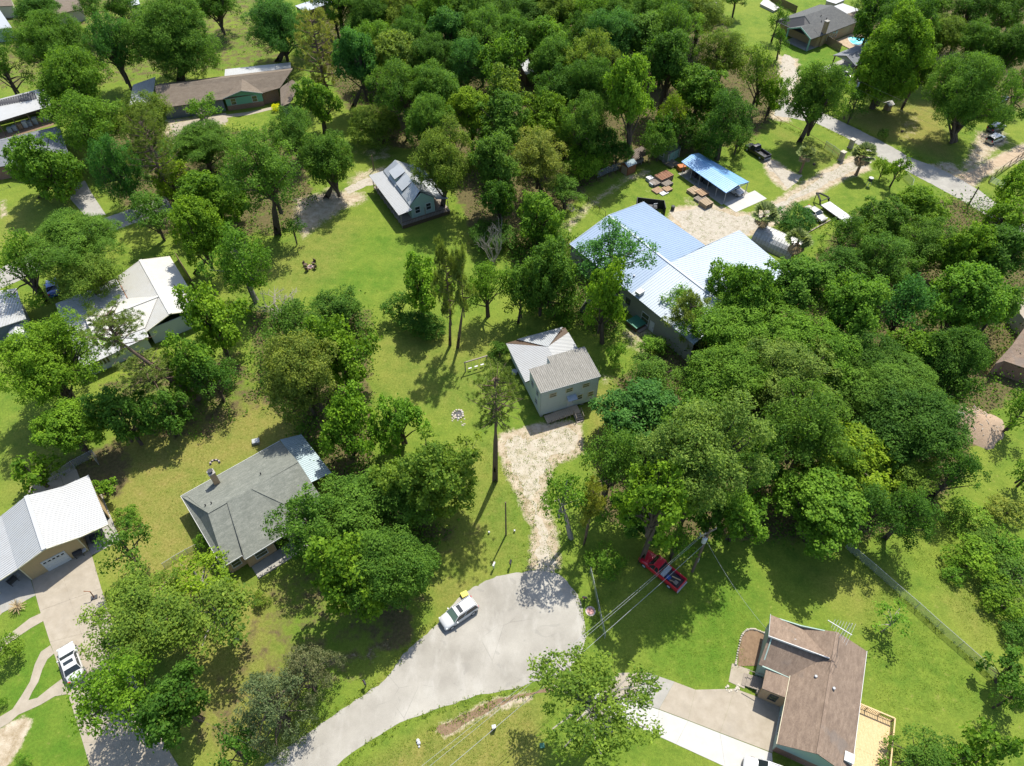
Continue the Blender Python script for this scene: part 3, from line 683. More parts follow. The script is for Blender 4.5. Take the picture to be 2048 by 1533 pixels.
# dark enclosure behind the gable end
b = Bld('equipment_pen', 'black walled equipment pen behind the blue gable end', 'pen', (1272,412), -8)
b.wall(0, 0, 5.0, -.3, 0, 1.9, 'black_metal'); b.wall(5.0, -.3, 5.3, -2.6, 0, 1.9, 'black_metal'); b.wall(0, -2.4, 0, 0, 0, 1.9, 'black_metal')
boxobj('machine', M['dark_grey'], b.root, 2.2, 3.8, -1.9, -.8, 0, 1.1); m = MB(); m.tube([(3.0,-1.3,1.1),(3.2,-1.3,1.6),(3.8,-1.2,1.7)], .12, 8); m.obj('exhaust', M['galv_metal'], b.root)

# --- blue canopy
b = Bld('blue_canopy', 'open carport with bright blue metal roof on thin posts', 'carport', (1364.2,324.7), -57.5, 2.6)
ze, zz = 2.6, 3.15
q0, q1, q2, q3 = (-.2,0,ze), (12.3,0,ze), (12.0,6.2,ze), (-.7,5.0,ze); m0, m1 = (-.45,2.6,zz), (12.15,3.1,zz)
b.roof([[q0,q1,m1,m0],[q2,q3,m0,m1]], 'roof_canopy_blue', .45, .08, ribw=.1, ribh=.05); b.fascia([q3,q0,q1,q2], 'roof_canopy_blue', .06, .14)
for i in range(6):
    x = .3 + i * 2.35; b.post(x, .35, 0, 2.55, .09, 'galv_metal'); b.post(x, 5.1 + i * .16 if i else 4.6, 0, 2.55, .09, 'galv_metal'); b.bar((x, .3, 2.5), (x, 5.0, 2.5), .06, .1, 'galv_metal', 'cross_beam')
tb = thing('canopy_slab', 'concrete floor slab under and before the blue canopy', None, b.o, b.a); tb['kind'] = 'structure'
for i, (a, c) in enumerate(((-.2, 4.2), (4.22, 8.4), (8.42, 12.2))): boxobj('slab', M['concrete_grey'], tb, a, c, -.3, 6.8, -.02, .05)
boxobj('slab', M['concrete_new'], tb, 12.22, 15.4, .3, 8.4, -.02, .045)
canopy = b

# --- grey shingled house
b = Bld('grey_roofed_house', 'house with grey shingle hip roof and brick chimney left of the dirt drive', 'house', (361.5,993), 38.9, 2.8)
e = 2.8
bk = [(0,0,e),(13.7,0,e),(13.7,-6.2,5.0),(1.7,-6.1,5.0)]
la = [(0,0,e+.002),(.62,-.75,e+.35),(.55,-11.4,e+.35),(0,-12.5,e+.002)]; lb = [(.62,-.75,e+.35),(1.7,-6.1,5.0),(.55,-11.4,e+.35)]
fa = [(0,-12.5,e),(.55,-11.4,e+.36),(1.7,-6.1,5.0),(4.2,-6.12,5.0),(2.55,-12.5,e)]
fb = [(2.5,-13.3,2.93),(9.6,-13.3,2.93),(9.6,-10.1,4.1),(7.4,-6.35,5.1),(4.2,-6.15,5.1)]
fc = [(9.6,-10.1,4.08),(13.7,-10.2,3.4),(13.7,-6.2,5.0),(7.4,-6.3,5.06)]
b.roof([bk, la, lb, fa, fb, fc, [(9.6,-10.1,3.4),(9.6,-13.3,2.9),(13.7,-13.3,2.9),(13.7,-10.2,3.4)][::-1]], 'shingle_grey', 0, .1)
m = MB(); m.obox((1.7,-6.1,5.03),(13.7,-6.2,5.03), .3, .05); m.obox((4.2,-6.15,5.12),(2.55,-13.3,2.96), .12, .07); m.obox((7.4,-6.35,5.12),(9.6,-10.1,4.12), .28, .05); m.obj('ridge_shingles', M['shingle_grey'], b.root)
b.fascia([(13.7,0,e),(0,0,e),(0,-12.5,e),(2.5,-12.5,e),(2.5,-13.3,2.93),(9.6,-13.3,2.93)], 'white_trim', .05, .18)
for x0, y0, x1, y1 in ((.5,-.5,.5,-12),(.5,-12,2.6,-12),(2.6,-12,2.6,-12.7),(2.6,-12.7,6.1,-12.7),(8.0,-12.7,13.4,-12.7),(13.4,-12.7,13.4,-.5),(13.4,-.5,.5,-.5)): b.wall(x0, y0, x1, y1, 0, 2.85, 'brick_tan' if x0 < 8 and y0 < -11 else 'siding_cream')
b.wall(6.1,-12.7,6.1,-11.2,0,2.8,'siding_cream'); b.wall(8.0,-11.2,8.0,-12.7,0,2.8,'siding_cream'); b.wall(6.1,-11.2,8.0,-11.2,0,2.8,'siding_cream'); b.door(7.0,-11.27,.1,.95,2.05,-90,'dark_wood')
b.window(1.5,-12.07,1.5,1.0,1.2,-90); b.window(4.4,-12.77,1.5,1.4,1.2,-90)
boxobj('porch_floor', M['concrete_grey'], b.root, 2.7, 10.5, -14.6, -12.8, 0, .12); m = MB(); m.obox((2.7,-14.7,.1),(10.5,-14.7,.1),.16,.18); m.obj('edging', M['stone'], b.root)
m = MB(); m.box(4.0,4.75,-1.75,-1.0,2.6,5.6); ch = m.obj('chimney', M['brick_tan'], b.root); m = MB(); m.box(3.95,4.8,-1.8,-.95,5.6,5.72); m.obj('chimney_crown', M['concrete_grey'], ch); m = MB(); m.tube([(4.37,-1.37,5.72),(4.37,-1.37,6.0)],.22,10); m.tube([(4.37,-1.37,6.0),(4.37,-1.37,6.1)],.33,10); m.obj('chimney_cap', M['dark_grey'], ch)
for x, y in ((1.9,-4.6),(2.6,-4.8),(9.2,-4.6)): b.vent((x, y, e + (-y) * .355 - .05), 'black_metal', .1, .3)
mp = [(13.75,-.1,3.15),(13.75,-8.7,3.05),(16.6,-8.7,2.6),(16.5,-.7,2.65)]
b.roof([mp[::-1]], 'roof_teal', .0, .05, name='patio_roof'); ribpart(b, [[mp[0],mp[1],mp[2],mp[3]]], 'roof_teal', .3, .08, .05, 'patio_roof_ribs')
for y in (-1, -4.5, -8.4): b.post(16.2, y, 0, 2.6, .12, 'wood_post')
sb = Bld('septic_box', 'small grey box on the dry lawn behind the grey roof', 'box', (513,886), 18)
m = MB(); m.box(-.45,.45,-.35,.35,0,.4); m.obj('base', M['concrete_grey'], sb.root); m = MB(); m.box(-.5,.5,-.4,.4,.4,.5); m.obj('lid', M['grey_trim'], sb.root)
r_ = Bld('fire_ring', 'half ring of stones on the dry lawn behind the chimney', 'fire ring', (430,927), 0)
for k in range(9):
    a = .2 + k * .42; m = MB(); m.tube([(math.cos(a)*.6, math.sin(a)*.5, 0), (math.cos(a)*.6, math.sin(a)*.5, .2)], [.16, .11], 6); m.obj('stone', M['ceramic' if k % 2 else 'dark_grey'], r_.root)

# --- tan garage with white roof
b = Bld('tan_garage', 'tan ribbed garage with broad white metal roof and white overhead door', 'garage', (63.4,1159.6), 36.2)
rz_, kz, ez = 5.15, 3.5, 2.65; yf, yb = -.75, 8.3
RR = lambda x, y, z: (x, y, z)
qs = [[(3.6,yf-.3,rz_),(6.95,yf+.3,kz),(6.95,yb,kz),(3.6,yb-.4,rz_)],[(6.95,yf+.3,kz-.02),(10.1,0,ez),(10.1,8.9,ez),(6.95,yb,kz-.02)],[(.05,yf+.3,kz),(3.6,yf-.3,rz_),(3.6,yb-.4,rz_),(.05,yb,kz)],[(-3.6,-.3,ez),(.05,yf+.3,kz-.02),(.05,yb,kz-.02),(-3.6,8.2,ez)]]
b.roof(qs, 'roof_white', 0, .08)
ribpart(b, [[(q[0]),q[3],q[2],q[1]] for q in qs], 'roof_white', .3, .09, .045)
b.bar((3.6,yf-.3,rz_+.05),(3.6,yb-.4,rz_+.05),.5,.06,'roof_white','ridge_cap'); b.fascia([(10.1,0,ez),(6.95,yf+.3,kz),(3.6,yf-.3,rz_),(.05,yf+.3,kz),(-3.6,-.3,ez)], 'cream_trim', .05, .14, -.05)
b.wall(0,0,6.6,0,0,3.3,'siding_tan',prof=[(0,3.35),(.545,5.0),(1,3.35)]); b.wall(6.6,0,6.6,8,0,3.35,'siding_tan'); b.wall(6.6,8,0,8,0,3.3,'siding_tan',prof=[(0,3.35),(.455,4.9),(1,3.35)]); b.wall(0,8,0,0,0,3.35,'siding_tan')
gd = b.door(3.3,-.07,0,2.7,2.15,-90,'white_trim',4,'garage_door')
for i in range(5):
    m = MB(); m.box(-1.15 + i * .5, -.85 + i * .5, -.11, -.081, 1.72, 1.92); m.obj('pane', M['glass'], gd)
for i, x in enumerate((.95, 5.65)): boxobj('corner_trim', M['cream_trim'], b.root, x*0 + (0 if i == 0 else 6.52), (.1 if i == 0 else 6.62), -.12, -.065, 0, 3.3)
m = MB(); m.box(3.35,3.85,-.2,-.06,4.0,4.2); m.obj('gable_light', M['galv_metal'], b.root)
for y in (.3, 4.2, 8.2): b.post(9.9, y, 0, 2.6, .13, 'cream_trim'); b.post(-3.4, y, 0, 2.6, .13, 'cream_trim')
boxobj('apron', M['concrete_grey'], b.root, 6.7, 10.2, -1.0, 8.2, -.02, .04); boxobj('apron', M['concrete_grey'], b.root, -3.8, -.1, -2.4, 8.2, -.02, .04)
b.wall(10.0, 3.0, 10.0, 8.2, 0, 2.5, 'siding_tan'); boxobj('store_box', M['dark_grey'], b.root, 7.2, 9.2, 5.0, 7.5, .04, 1.3)
def grill(px, label, rz):
    t = thing('barbecue_grill', label, 'grill', G(*px), rz)
    m = MB(); m.tube([(-.5,0,.85),(.5,0,.85)], .32, 10); m.obj('lid', M['black_metal'], t); boxobj('firebox', M['dark_grey'], t, -.5, .5, -.3, .3, .5, .82); boxobj('shelf', M['galv_metal'], t, .52, .95, -.28, .28, .74, .79)
    for x in (-.42, .42):
        for y in (-.24, .24): boxobj('leg', M['black_metal'], t, x-.03, x+.03, y-.03, y+.03, 0, .5)
grill((161,1112), 'black barbecue grill beside the white garage door', math.radians(30)); grill((30,1166), 'round dark grill under the left lean-to of the tan garage', math.radians(60))

# --- brown-roofed house, lower right
b = Bld('brown_roofed_house', 'house with brown shingle roof, deck and aerial at lower right', 'house', (1674.7,1265.2), -114.6, 5.0)
rz_, ez = 5.0, 3.0; XE = 13.05
right = [(-.3,3.7,ez),(XE,3.75,ez),(XE,0,rz_),(-.05,0,rz_)]
left = [(XE,-3.35,ez),(5.0,-3.35,ez),(3.1,-.25,rz_-.15),(3.1,0,rz_),(XE,0,rz_)]
far = [(-.05,-6.55,ez),(-.05,-3.3,ez),(3.27,-.1,rz_-.06),(3.3,-6.55,4.78)]; far2 = [(-.05,-3.3,ez),(-.05,0,rz_),(3.27,0,rz_),(3.27,-.1,rz_-.06)]
left = [(XE,-3.35,ez),(5.9,-3.4,ez-.03),(3.1,-.7,4.58),(3.1,0,rz_),(XE,0,rz_)]
near = [(3.15,-6.5,4.5),(3.15,-.75,4.55),(5.95,-3.42,ez-.05),(5.95,-6.6,ez-.1)]
b.roof([right, left, far, far2, near], 'shingle_brown', 0, .12)
b.bar((3.36,-6.6,4.72),(3.2,-.35,4.95),.08,.3,'white_trim','clerestory_fascia'); m = MB(); m.obox((0,0,rz_+.02),(XE,0,rz_+.02),.3,.04); m.obj('ridge_shingles', M['shingle_brown'], b.root)
b.fascia([(-.3,3.72,ez),(XE,3.77,ez)], 'white_trim', .05, .16); b.fascia([(XE,-3.37,ez),(5.0,-3.37,ez)], 'cream_trim', .05, .16); b.fascia([(-.07,-6.57,ez),(3.3,-6.57,4.72)], 'grey_trim', .05, .2)
en = [(5.9,-5.75,2.75),(8.2,-5.75,2.75),(8.2,-3.3,2.95),(5.9,-3.3,2.95)]
b.roof([en], 'shingle_brown', 0, .12, name='entry_roof'); b.wall(5.95,-6.2,5.95,-3.0,0,2.95,'siding_palegreen'); b.wall(.2,-6.2,5.95,-6.2,0,2.85,'siding_palegreen',prof=[(0,2.95),(.54,4.6),(1,2.85)])
b.wall(8.1,-3.0,XE-.3,-3.0,0,2.95,'siding_palegreen'); b.wall(8.1,-5.5,8.1,-3.0,0,2.7,'brick_tan'); b.wall(6.1,-5.5,6.1,-4.9,0,2.7,'brick_tan'); b.wall(7.6,-5.5,8.1,-5.5,0,2.7,'brick_tan'); b.window(10.4,-3.07,1.5,1.8,1.2,-90,'grey_trim'); b.window(8.17,-4.3,1.6,.7,1.2,0,'dark_grey')
b.wall(XE-.3,-3.0,XE-.3,3.4,0,1.5,'brick_red'); b.wall(XE-.3,-3.0,XE-.3,3.4,1.5,2.9,'siding_palegreen',prof=[(0,2.9),(.485,4.85),(1,2.9)]); b.wall(XE-.3,3.4,0,3.4,0,2.95,'siding_palegreen'); b.wall(0,3.4,0,-6.2,0,2.95,'siding_palegreen',prof=[(0,3.0),(.354,4.8),(.7,3.4),(1,2.9)])
for p_, z in (((1590,1281), 4.2), ((1632,1353), 4.4), ((1668,1377), 4.9)):
    q = b.P(*p_, z); b.vent((q.x, q.y, z - .25), 'galv_metal', .17, .22)
q = b.P(1698, 1516, 3.6); m = MB(); m.box(q.x-.4,q.x+.4,q.y-.4,q.y+.4,2.6,3.7); cm = m.obj('flue_box', M['siding_white'], b.root); m = MB(); m.box(q.x-.46,q.x+.46,q.y-.46,q.y+.46,3.7,3.78); m.obj('flue_cap', M['white_trim'], cm)
for i in range(4): boxobj('step', M['wood_weathered'], b.root, 6.2, 7.6, -7.4 + i * .4, -7.0 + i * .4, .1 * i, .1 + .13 * i)
boxobj('stoop', M['wood_weathered'], b.root, 6.2, 7.9, -5.8, -5.0, .0, .6); b.bar((7.9,-7.2,1.0),(7.9,-5.6,1.4),.06,.06,'wood_weathered','handrail'); b.bar((6.15,-7.2,1.0),(6.15,-5.6,1.4),.06,.06,'wood_weathered','handrail')
brown = b
# timber deck
dk = thing('timber_deck', 'fresh yellow timber deck with baluster railing behind the brown-roofed house', 'deck', b.o, b.a)
for i in range(28):
    y = 3.62 + i * .143
    for x0, x1 in ((4.9, 9.15), (9.16, 13.4)):
        m = MB(); m.box(x0, x1, y, y + .136, .52, .56 + (i % 3) * .002); m.obj('board', M['wood_fresh'], dk)
def rail(p, q, n):
    p, q = Vector(p), Vector(q); m = MB(); m.obox(p + Vector((0,0,1.0)), q + Vector((0,0,1.0)), .14, .05); m.obj('top_rail', M['wood_fresh'], dk); m = MB(); m.obox(p + Vector((0,0,.15)), q + Vector((0,0,.15)), .05, .08); m.obj('bottom_rail', M['wood_fresh'], dk)
    for i in range(n + 1):
        c = p.lerp(q, i / n)
        if i % 8 == 0: boxobj('post', M['wood_fresh'], dk, c.x-.05, c.x+.05, c.y-.05, c.y+.05, .0, 1.52)
        else: boxobj('baluster', M['wood_fence'], dk, c.x-.02, c.x+.02, c.y-.02, c.y+.02, .7, 1.54)
rail((4.95,3.7,.56),(4.95,7.6,.56),24); rail((4.95,7.65,.56),(13.3,7.65,.56),48)
m = MB(); m.box(4.95, 13.3, 3.7, 7.6, .3, .5); m.obj('joists', M['wood_fence'], dk)
boxobj('step', M['wood_fresh'], dk, 4.3, 4.85, 4.2, 6.6, 0, .28)
# roof aerial
t = thing('roof_aerial', 'white television aerial on a mast at the brown roof gable', 'aerial', G(1677,1277,4.6))
m = MB(); m.tube([(0,0,-1.0),(0,0,4.0)], .035, 6); m.obj('mast', M['galv_metal'], t)
p0 = G(1656,1241,8.4) - t.location; p1 = G(1704,1270.6,8.4) - t.location; m = MB(); m.obox(p0, p1, .07, .07); m.obj('boom', M['plastic_white'], t)
dd = (p1 - p0).normalized(); sd = Vector((dd.y, -dd.x, 0))
for i in range(8):
    c = p0.lerp(p1, .22 + i * .105); L = .55 + .12 * i; m = MB(); m.tube([c - sd * L, c + sd * L], .014, 4); m.obj('element', M['galv_metal'], t)
# stone-edged bed
bed = thing('flower_bed', 'bare brown flower bed edged with pale stones beside the brown-roofed house', 'flower bed', G(1490,1305))
ol = [G2(1476,1333),(G2(1477,1300)),G2(1484,1270),G2(1496,1261),G2(1512,1262),G2(1528,1270),G2(1530,1300),G2(1520,1332)]
c0 = bed.location; m = MB(); m.poly([(x - c0.x, y - c0.y, .05) for x, y in ol][::-1]); m.obj('soil', M['bare_soil'], bed)
ed = spline([G2(1471,1329),G2(1474,1312),G2(1478,1292),G2(1483,1273),G2(1492,1262),G2(1504,1259),G2(1516,1262),G2(1530,1268)], False, 4)
for i, (x, y) in enumerate(ed):
    m = MB(); r = rng.uniform(.1, .17); m.tube([(0,0,-.05),(rng.uniform(-.02,.02),0,r*.8),(0,.01,r*1.3)], [r, r*.95, r*.5], 6); m.obj('stone', M['stone'], bed, (x - c0.x, y - c0.y, .03))
st = thing('stepping_stones', 'loose pale stones in the grass at the driveway edge', 'stones', G(1462,1377))
for i in range(12):
    m = MB(); r = rng.uniform(.1,.2); m.tube([(0,0,0),(0,0,.08)], [r, r*.8], 6); m.obj('stone', M['stone'], st, (rng.uniform(-.9,.9), rng.uniform(-.35,.35), 0))
# --- white L-shaped house at left
b = Bld('white_roofed_house', 'L-shaped house with cream-white metal roofs under a leaning pine', 'house', (339.3,512.8), -55.0, 3.0)
mains = [[(0,0,3.0),(16,0.0,3.0),(16,-4.4,4.5),(.3,-4.4,4.5)],[(16,-8.7,3.0),(.3,-8.8,3.0),(.3,-4.4,4.5),(16,-4.4,4.5)]]
b.roof(mains, 'roof_cream', 0, .1); ribpart(b, mains, 'roof_cream', .32, .05, .03); b.bar((.3,-4.4,4.53),(16,-4.4,4.53),.45,.06,'roof_cream','ridge_cap')
wing = [[(7.0,-6.6,3.75),(7.0,-15.4,3.2),(10.9,-15.4,4.46),(10.9,-4.6,4.46)],[(15.2,-15.4,3.2),(15.2,-6.6,3.75),(10.9,-4.6,4.46),(10.9,-15.4,4.46)]]
wing = [[(7.0,-15.4,3.2),(7.0,-8.5,3.2),(10.9,-4.7,4.47),(10.9,-15.4,4.47)],[(15.2,-8.5,3.2),(15.2,-15.4,3.2),(10.9,-15.4,4.47),(10.9,-4.7,4.47)]]
b.roof(wing, 'roof_cream', 0, .1, name='wing_roof'); ribpart(b, wing, 'roof_cream', .32, .05, .03, 'wing_roof_ribs'); b.bar((10.9,-4.7,4.5),(10.9,-15.4,4.5),.4,.06,'roof_cream','ridge_cap')
low = [[(1.0,-18.6,2.75),(7.5,-18.6,2.75),(7.05,-8.9,3.08),(.8,-8.95,3.08)],[(7.52,-18.6,2.72),(17.8,-18.5,2.72),(16.6,-15.45,3.05),(7.4,-15.45,3.05)],[(17.75,-18.3,2.7),(17.0,-8.6,2.85),(15.25,-8.6,3.12),(15.25,-15.4,3.12)]]
b.roof(low, 'roof_white', 0, .08, name='lean_to_roof'); ribpart(b, low, 'roof_white', .4, .05, .03, 'lean_to_ribs')
b.fascia([(.3,-4.4,4.48),(0,0,2.98),(16,0,2.98),(16,-4.4,4.48),(16,-8.7,2.98)], 'cream_trim', .05, .14); b.bar((.35,-8.85,2.9),(6.5,-8.85,2.9),.12,.2,'rust','gutter')
for s_ in ((.5,-.4,15.6,-.4),(15.6,-.4,15.6,-8.3),(.5,-8.3,.5,-.4)): b.wall(*s_,0,3.0,'siding_white')
b.wall(16.9,-17.9,16.3,-9,0,2.75,'siding_white'); b.wall(2.0,-18.0,16.9,-17.9,0,2.65,'siding_white'); b.wall(1.5,-9,2.0,-18.0,0,2.7,'siding_white')
for y in (-16.6,-16.1,-15.6,-15.1): b.window(16.86 + (y+17.9)*-.067*0 , y, 1.6, .3, 1.0, 0, 'white_trim', 'glass', mull=False)
m = MB(); m.tube([(9,-1.8,3.6),(9,-1.8,4.1)],.09,8); m.obj('flue_pipe', M['dark_grey'], b.root)
# fence boards by this house
f = Bld('board_fence', 'weathered brown board fence beside the white-roofed house', 'fence', (356,520), -55)
for i in range(34):
    m = MB(); m.box(i*.3, i*.3+.26, -.02, .02, 0, 1.8 + rng.uniform(-.05,.05)); m.obj('board', M['wood_fence'], f.root)
f.bar((0,.05,.5),(10.2,.05,.5),.06,.09,'wood_fence','rail'); f.bar((0,.05,1.4),(10.2,.05,1.4),.06,.09,'wood_fence','rail')

# --- house with wide white porch on the upper lawn
b = Bld('porch_house', 'small house with white porch roof and silver roof on the upper lawn', 'house', (737.7,351.1), -61.0, 2.9)
po = [[(0,0,2.9),(14.5,0,2.9),(15.1,2.5,3.55),(.9,2.6,3.55)]]
b.roof(po, 'roof_white', 0, .08, name='porch_roof'); ribpart(b, po, 'roof_white', .4, .05, .03, 'porch_ribs')
up_ = [[(1.2,2.6,3.75),(14.0,2.5,3.75),(13.2,5.0,5.6),(1.7,5.1,5.6)],[(14.0,7.6,3.75),(1.2,7.6,3.75),(1.7,5.1,5.6),(13.2,5.0,5.6)]]
b.roof(up_, 'roof_silver', 0, .1); ribpart(b, up_, 'roof_silver', .4, .05, .03)
rp = [[(14.3,10,2.9),(.8,10,2.9),(1.2,7.65,3.5),(14.0,7.65,3.5)]]
b.roof(rp, 'roof_silver', 0, .08, name='porch_roof'); 
b.roof([[(3.4,2.9,4.75),(6.4,2.9,4.75),(6.4,5.15,5.75),(3.4,5.15,5.75)],[(7.0,2.8,4.35),(9.9,2.8,4.35),(9.9,5.1,5.7),(7.0,5.1,5.7)]], 'roof_silver', 0, .1, name='dormer_roof')
b.wall(3.5,3.1,6.3,3.1,3.9,4.75,'siding_palegreen'); b.wall(6.3,3.1,6.3,5.0,3.9,4.8,'siding_palegreen')
for s_ in ((1.4,2.8,13.6,2.8),(13.6,2.8,13.6,7.4),(13.6,7.4,1.4,7.4),(1.4,7.4,1.4,2.8)): b.wall(*s_,.7,3.7,'siding_palegreen',prof=[(0,3.7),(.5,5.4),(1,3.7)] if s_[0]==s_[2] else None)
b.window(13.67,4.0,2.2,.9,1.3,0,'white_trim','glass'); b.window(13.67,6.2,2.2,.9,1.3,0,'white_trim','glass')
boxobj('porch_floor', M['wood_weathered'], b.root, .6, 14.9, .3, 10, .55, .7); 
for i in range(9): b.post(.7 + i*1.72, .4, 0, 2.9, .12, 'wood_weathered')
b.bar((.6,.3,1.5),(14.9,.3,1.5),.07,.08,'wood_weathered','railing'); b.bar((14.95,.3,1.5),(14.95,9.5,1.5),.07,.08,'dark_wood','railing'); 
for i in range(30): boxobj('baluster', M['dark_wood'], b.root, 14.92, 14.97, .5+i*.3, .54+i*.3, .7, 1.5)
boxobj('skirt', M['dark_wood'], b.root, 14.85, 14.95, .3, 9.8, .02, .7)
b.post(14.8, 9.6, 0, 2.9, .12, 'wood_weathered'); b.post(14.8, 5.0, 0, 3.0, .12, 'wood_weathered')

# --- green-gabled long house
b = Bld('green_gabled_house', 'long brown-roofed house with a mint green front gable', 'house', (320.6,217.2), 15.0, 2.9)
P = b.P
eL, eM = P(320,217,2.9), P(446,199,2.9); rL, rR = P(309,173,5.2), P(584,140,5.2); rM = P(484,152,5.2)
kL = P(306,175,2.9); eR = P(525,190,2.9)
b.roof([[eL, eM, P(527,186,2.9), P(560,176,3.2), rR, rL]], 'shingle_tan', 0, .12)
dx = rR - rL; nrm = Vector((-dx.y, dx.x, 0)).normalized()
b.roof([[rR, rR + nrm*6 + Vector((0,0,-2.3)), rL + nrm*6 + Vector((0,0,-2.3)), rL]], 'shingle_tan', 0, .12)
gl, gp, gr = P(446,198,2.95), P(482.5,182,4.75), P(526,187,2.95)
vt = P(484,158,4.95)
b.roof([[gl, gp, vt]], 'shingle_tan', 0, .1, name='gable_roof'); b.roof([[gp, gr, P(512,176,3.6), vt]], 'shingle_tan', 0, .1, name='gable_roof')
wl, wr = gl + Vector((.35,.25,0)), gr + Vector((-.35,.25,0))
b.wall(wl.x, wl.y, wr.x, wr.y, 1.1, 2.9, 'siding_green', prof=[(0,2.9),(.47,4.55),(1,2.9)]); b.wall(wl.x, wl.y - .02, wr.x, wr.y - .02, 0, 1.1, 'brick_red')
an = math.degrees(math.atan2(wr.y - wl.y, wr.x - wl.x))
for f_ in (.2, .78):
    c = wl.lerp(wr, f_); b.window(c.x, c.y - .07, 1.9, 1.0, 1.3, an - 90, 'white_trim')
a0 = eL + Vector((.5,.5,0)); a1 = eM + Vector((-.2,.5,0)); b.wall(a0.x,a0.y,a1.x,a1.y,0,2.85,'siding_slate'); c = a0.lerp(a1,.36); b.window(c.x,c.y-.07,1.5,.5,1.5,an-90,'white_trim')
b.wall(a0.x, a0.y + 11, a0.x, a0.y, 0, 2.9, 'siding_slate', prof=[(0,2.9),(.5,5.0),(1,2.9)])
w0_ = wr; b.wall(wr.x, wr.y+.5, P(560,190,0).x, wr.y + 1.6, 0, 2.9, 'brick_red')
rw = [P(560,176,3.0), P(562,214,2.6), P(580,206,2.6), P(600,170,3.3), P(584,160,4.4)]
b.roof([rw], 'shingle_tan', 0, .1, name='wing_roof'); q = rw[1]; b.wall(q.x+.3,q.y+.6,rw[2].x,rw[2].y+.6,0,2.5,'siding_slate')
pt = [P(449,150,2.9),P(582,134,2.9),P(581,124,2.7),P(450,139,2.7)]
b.roof([[P(449,155,3.0),P(582,138,3.0),P(581,125,2.75),P(450,139,2.75)]], 'roof_white', .5, .06, name='patio_roof', ribw=.06, ribh=.03)
b.fascia([gl, gp, gr], 'grey_trim', .06, .16); 
c = Bld('white_carport', 'flat white metal carport at the end of the long brown roof', 'carport', (290,190), 17)
qa = [c.P(266,170,2.8), c.P(311,154,2.8), c.P(304,208,2.6), c.P(258,212,2.6)]
c.roof([[qa[3],qa[2],qa[1],qa[0]]], 'roof_white', .45, .06, ribw=.06, ribh=.03)
for p_ in qa: c.post(p_.x * .92, p_.y * .92, 0, 2.7, .1, 'galv_metal')

# --- pool house, top right
b = Bld('dark_roofed_house', 'brick house with dark shingle roof and gabled porch beside the pool', 'house', (1621.7,79.3), 35.2, 3.0)
ez, rz_ = 3.0, 5.6
b.roof([[(3.0,-.2,ez),(18.7,-.2,ez),(14.8,6.2,rz_),(4.0,6.2,rz_)],[(18.7,-.2,ez),(18.7,12.4,ez),(14.8,6.2,rz_)],[(18.7,12.4,ez),(1,12.4,ez),(4.0,6.2,rz_),(14.8,6.2,rz_)],[(1,12.4,ez),(1,3.0,ez),(3.0,-.2,ez),(4.0,6.2,rz_)]], 'shingle_dark', 0, .12)
b.roof([[(0,0,ez),(4.0,-.1,ez),(8.0,3.7,4.6),(0,3.7,4.6)],[(4.0,7.4,ez),(0,7.4,ez),(0,3.7,4.6),(8.0,3.7,4.6)]], 'shingle_dark', 0, .1, name='porch_roof')
b.fascia([(-.03,0,ez),(-.03,3.7,4.6),(-.03,7.4,ez)], 'green_trim', .08, .3)
for y in (.3, 7.1): b.post(.2, y, 0, 2.95, .3, 'green_trim')
boxobj('porch_floor', M['concrete_grey'], b.root, 0, 5, .2, 7.2, 0, .12)
b.wall(3.4,.4,18.2,.4,0,3.0,'brick_tan'); b.wall(18.2,.4,18.2,12,0,3,'brick_tan'); b.wall(3.4,12,3.4,.4,0,3.0,'brick_tan')
for x in (7.6, 8.6, 9.6, 10.8): b.window(x,.33,1.6,.6,1.4,-90,'white_trim')
m = MB(); m.box(4.7,5.7,.0,.8,0,5.9); ch = m.obj('chimney', M['brick_tan'], b.root); m = MB(); m.box(4.62,5.78,-.08,.88,5.9,6.05); m.obj('chimney_crown', M['concrete_grey'], ch)
for x, y in ((7.2,3.2),(9.4,3.4),(8.5,4.6)): b.vent((x, y, ez + (y+.2)*.4), 'black_metal', .14, .25)
po = [[(18.9,9.6,3.0),(24.5,9.6,2.9),(25.6,0,2.9),(19.6,.3,3.0)]]
b.roof([[(18.9,9.6,3.0),(19.3,4.6,3.0),(24.9,4.2,2.9),(24.5,9.6,2.9)]], 'roof_white', .5, .06, name='patio_roof', ribw=.05, ribh=.03); b.roof([[(19.3,4.55,3.0),(19.7,.2,3.0),(25.6,-.3,2.9),(24.9,4.15,2.9)]], 'shingle_tan', 0, .06, name='patio_roof')
for p_ in ((20,.5),(25.2,.1),(24.3,9.2),(24.8,4.2)): b.post(*p_,0,2.9,.14,'wood_post')
pool_b = b
# pool with paved surround
pd = thing('swimming_pool', 'kidney-shaped blue swimming pool with tan paved surround', 'pool', (0,0,0))
c0 = G(1720, 82); pd.location = c0
inner = spline([G2(1697,75),G2(1712,76),G2(1730,78),G2(1746,82),G2(1738,88),G2(1722,92),G2(1708,90),G2(1699,84)], True, 4)
inner = [(x - c0.x, y - c0.y) for x, y in inner]
oc = [G2(1668,84),G2(1705,68),G2(1762,78),G2(1772,96),G2(1706,102)]
oc = [(x - c0.x, y - c0.y) for x, y in oc]
def ray(poly, a):
    d = Vector((math.cos(a), math.sin(a))); best = 30
    for i in range(len(poly)):
        p, q = Vector(poly[i]), Vector(poly[(i+1) % len(poly)]); e = q - p; den = d.x*e.y - d.y*e.x
        if abs(den) < 1e-9: continue
        t = (p.x*e.y - p.y*e.x)/den; s_ = (p.x*d.y - p.y*d.x)/den
        if t > 0 and -1e-6 <= s_ <= 1+1e-6: best = min(best, t)
    return (d.x*best, d.y*best)
angs = [2*math.pi*k/48 for k in range(48)]
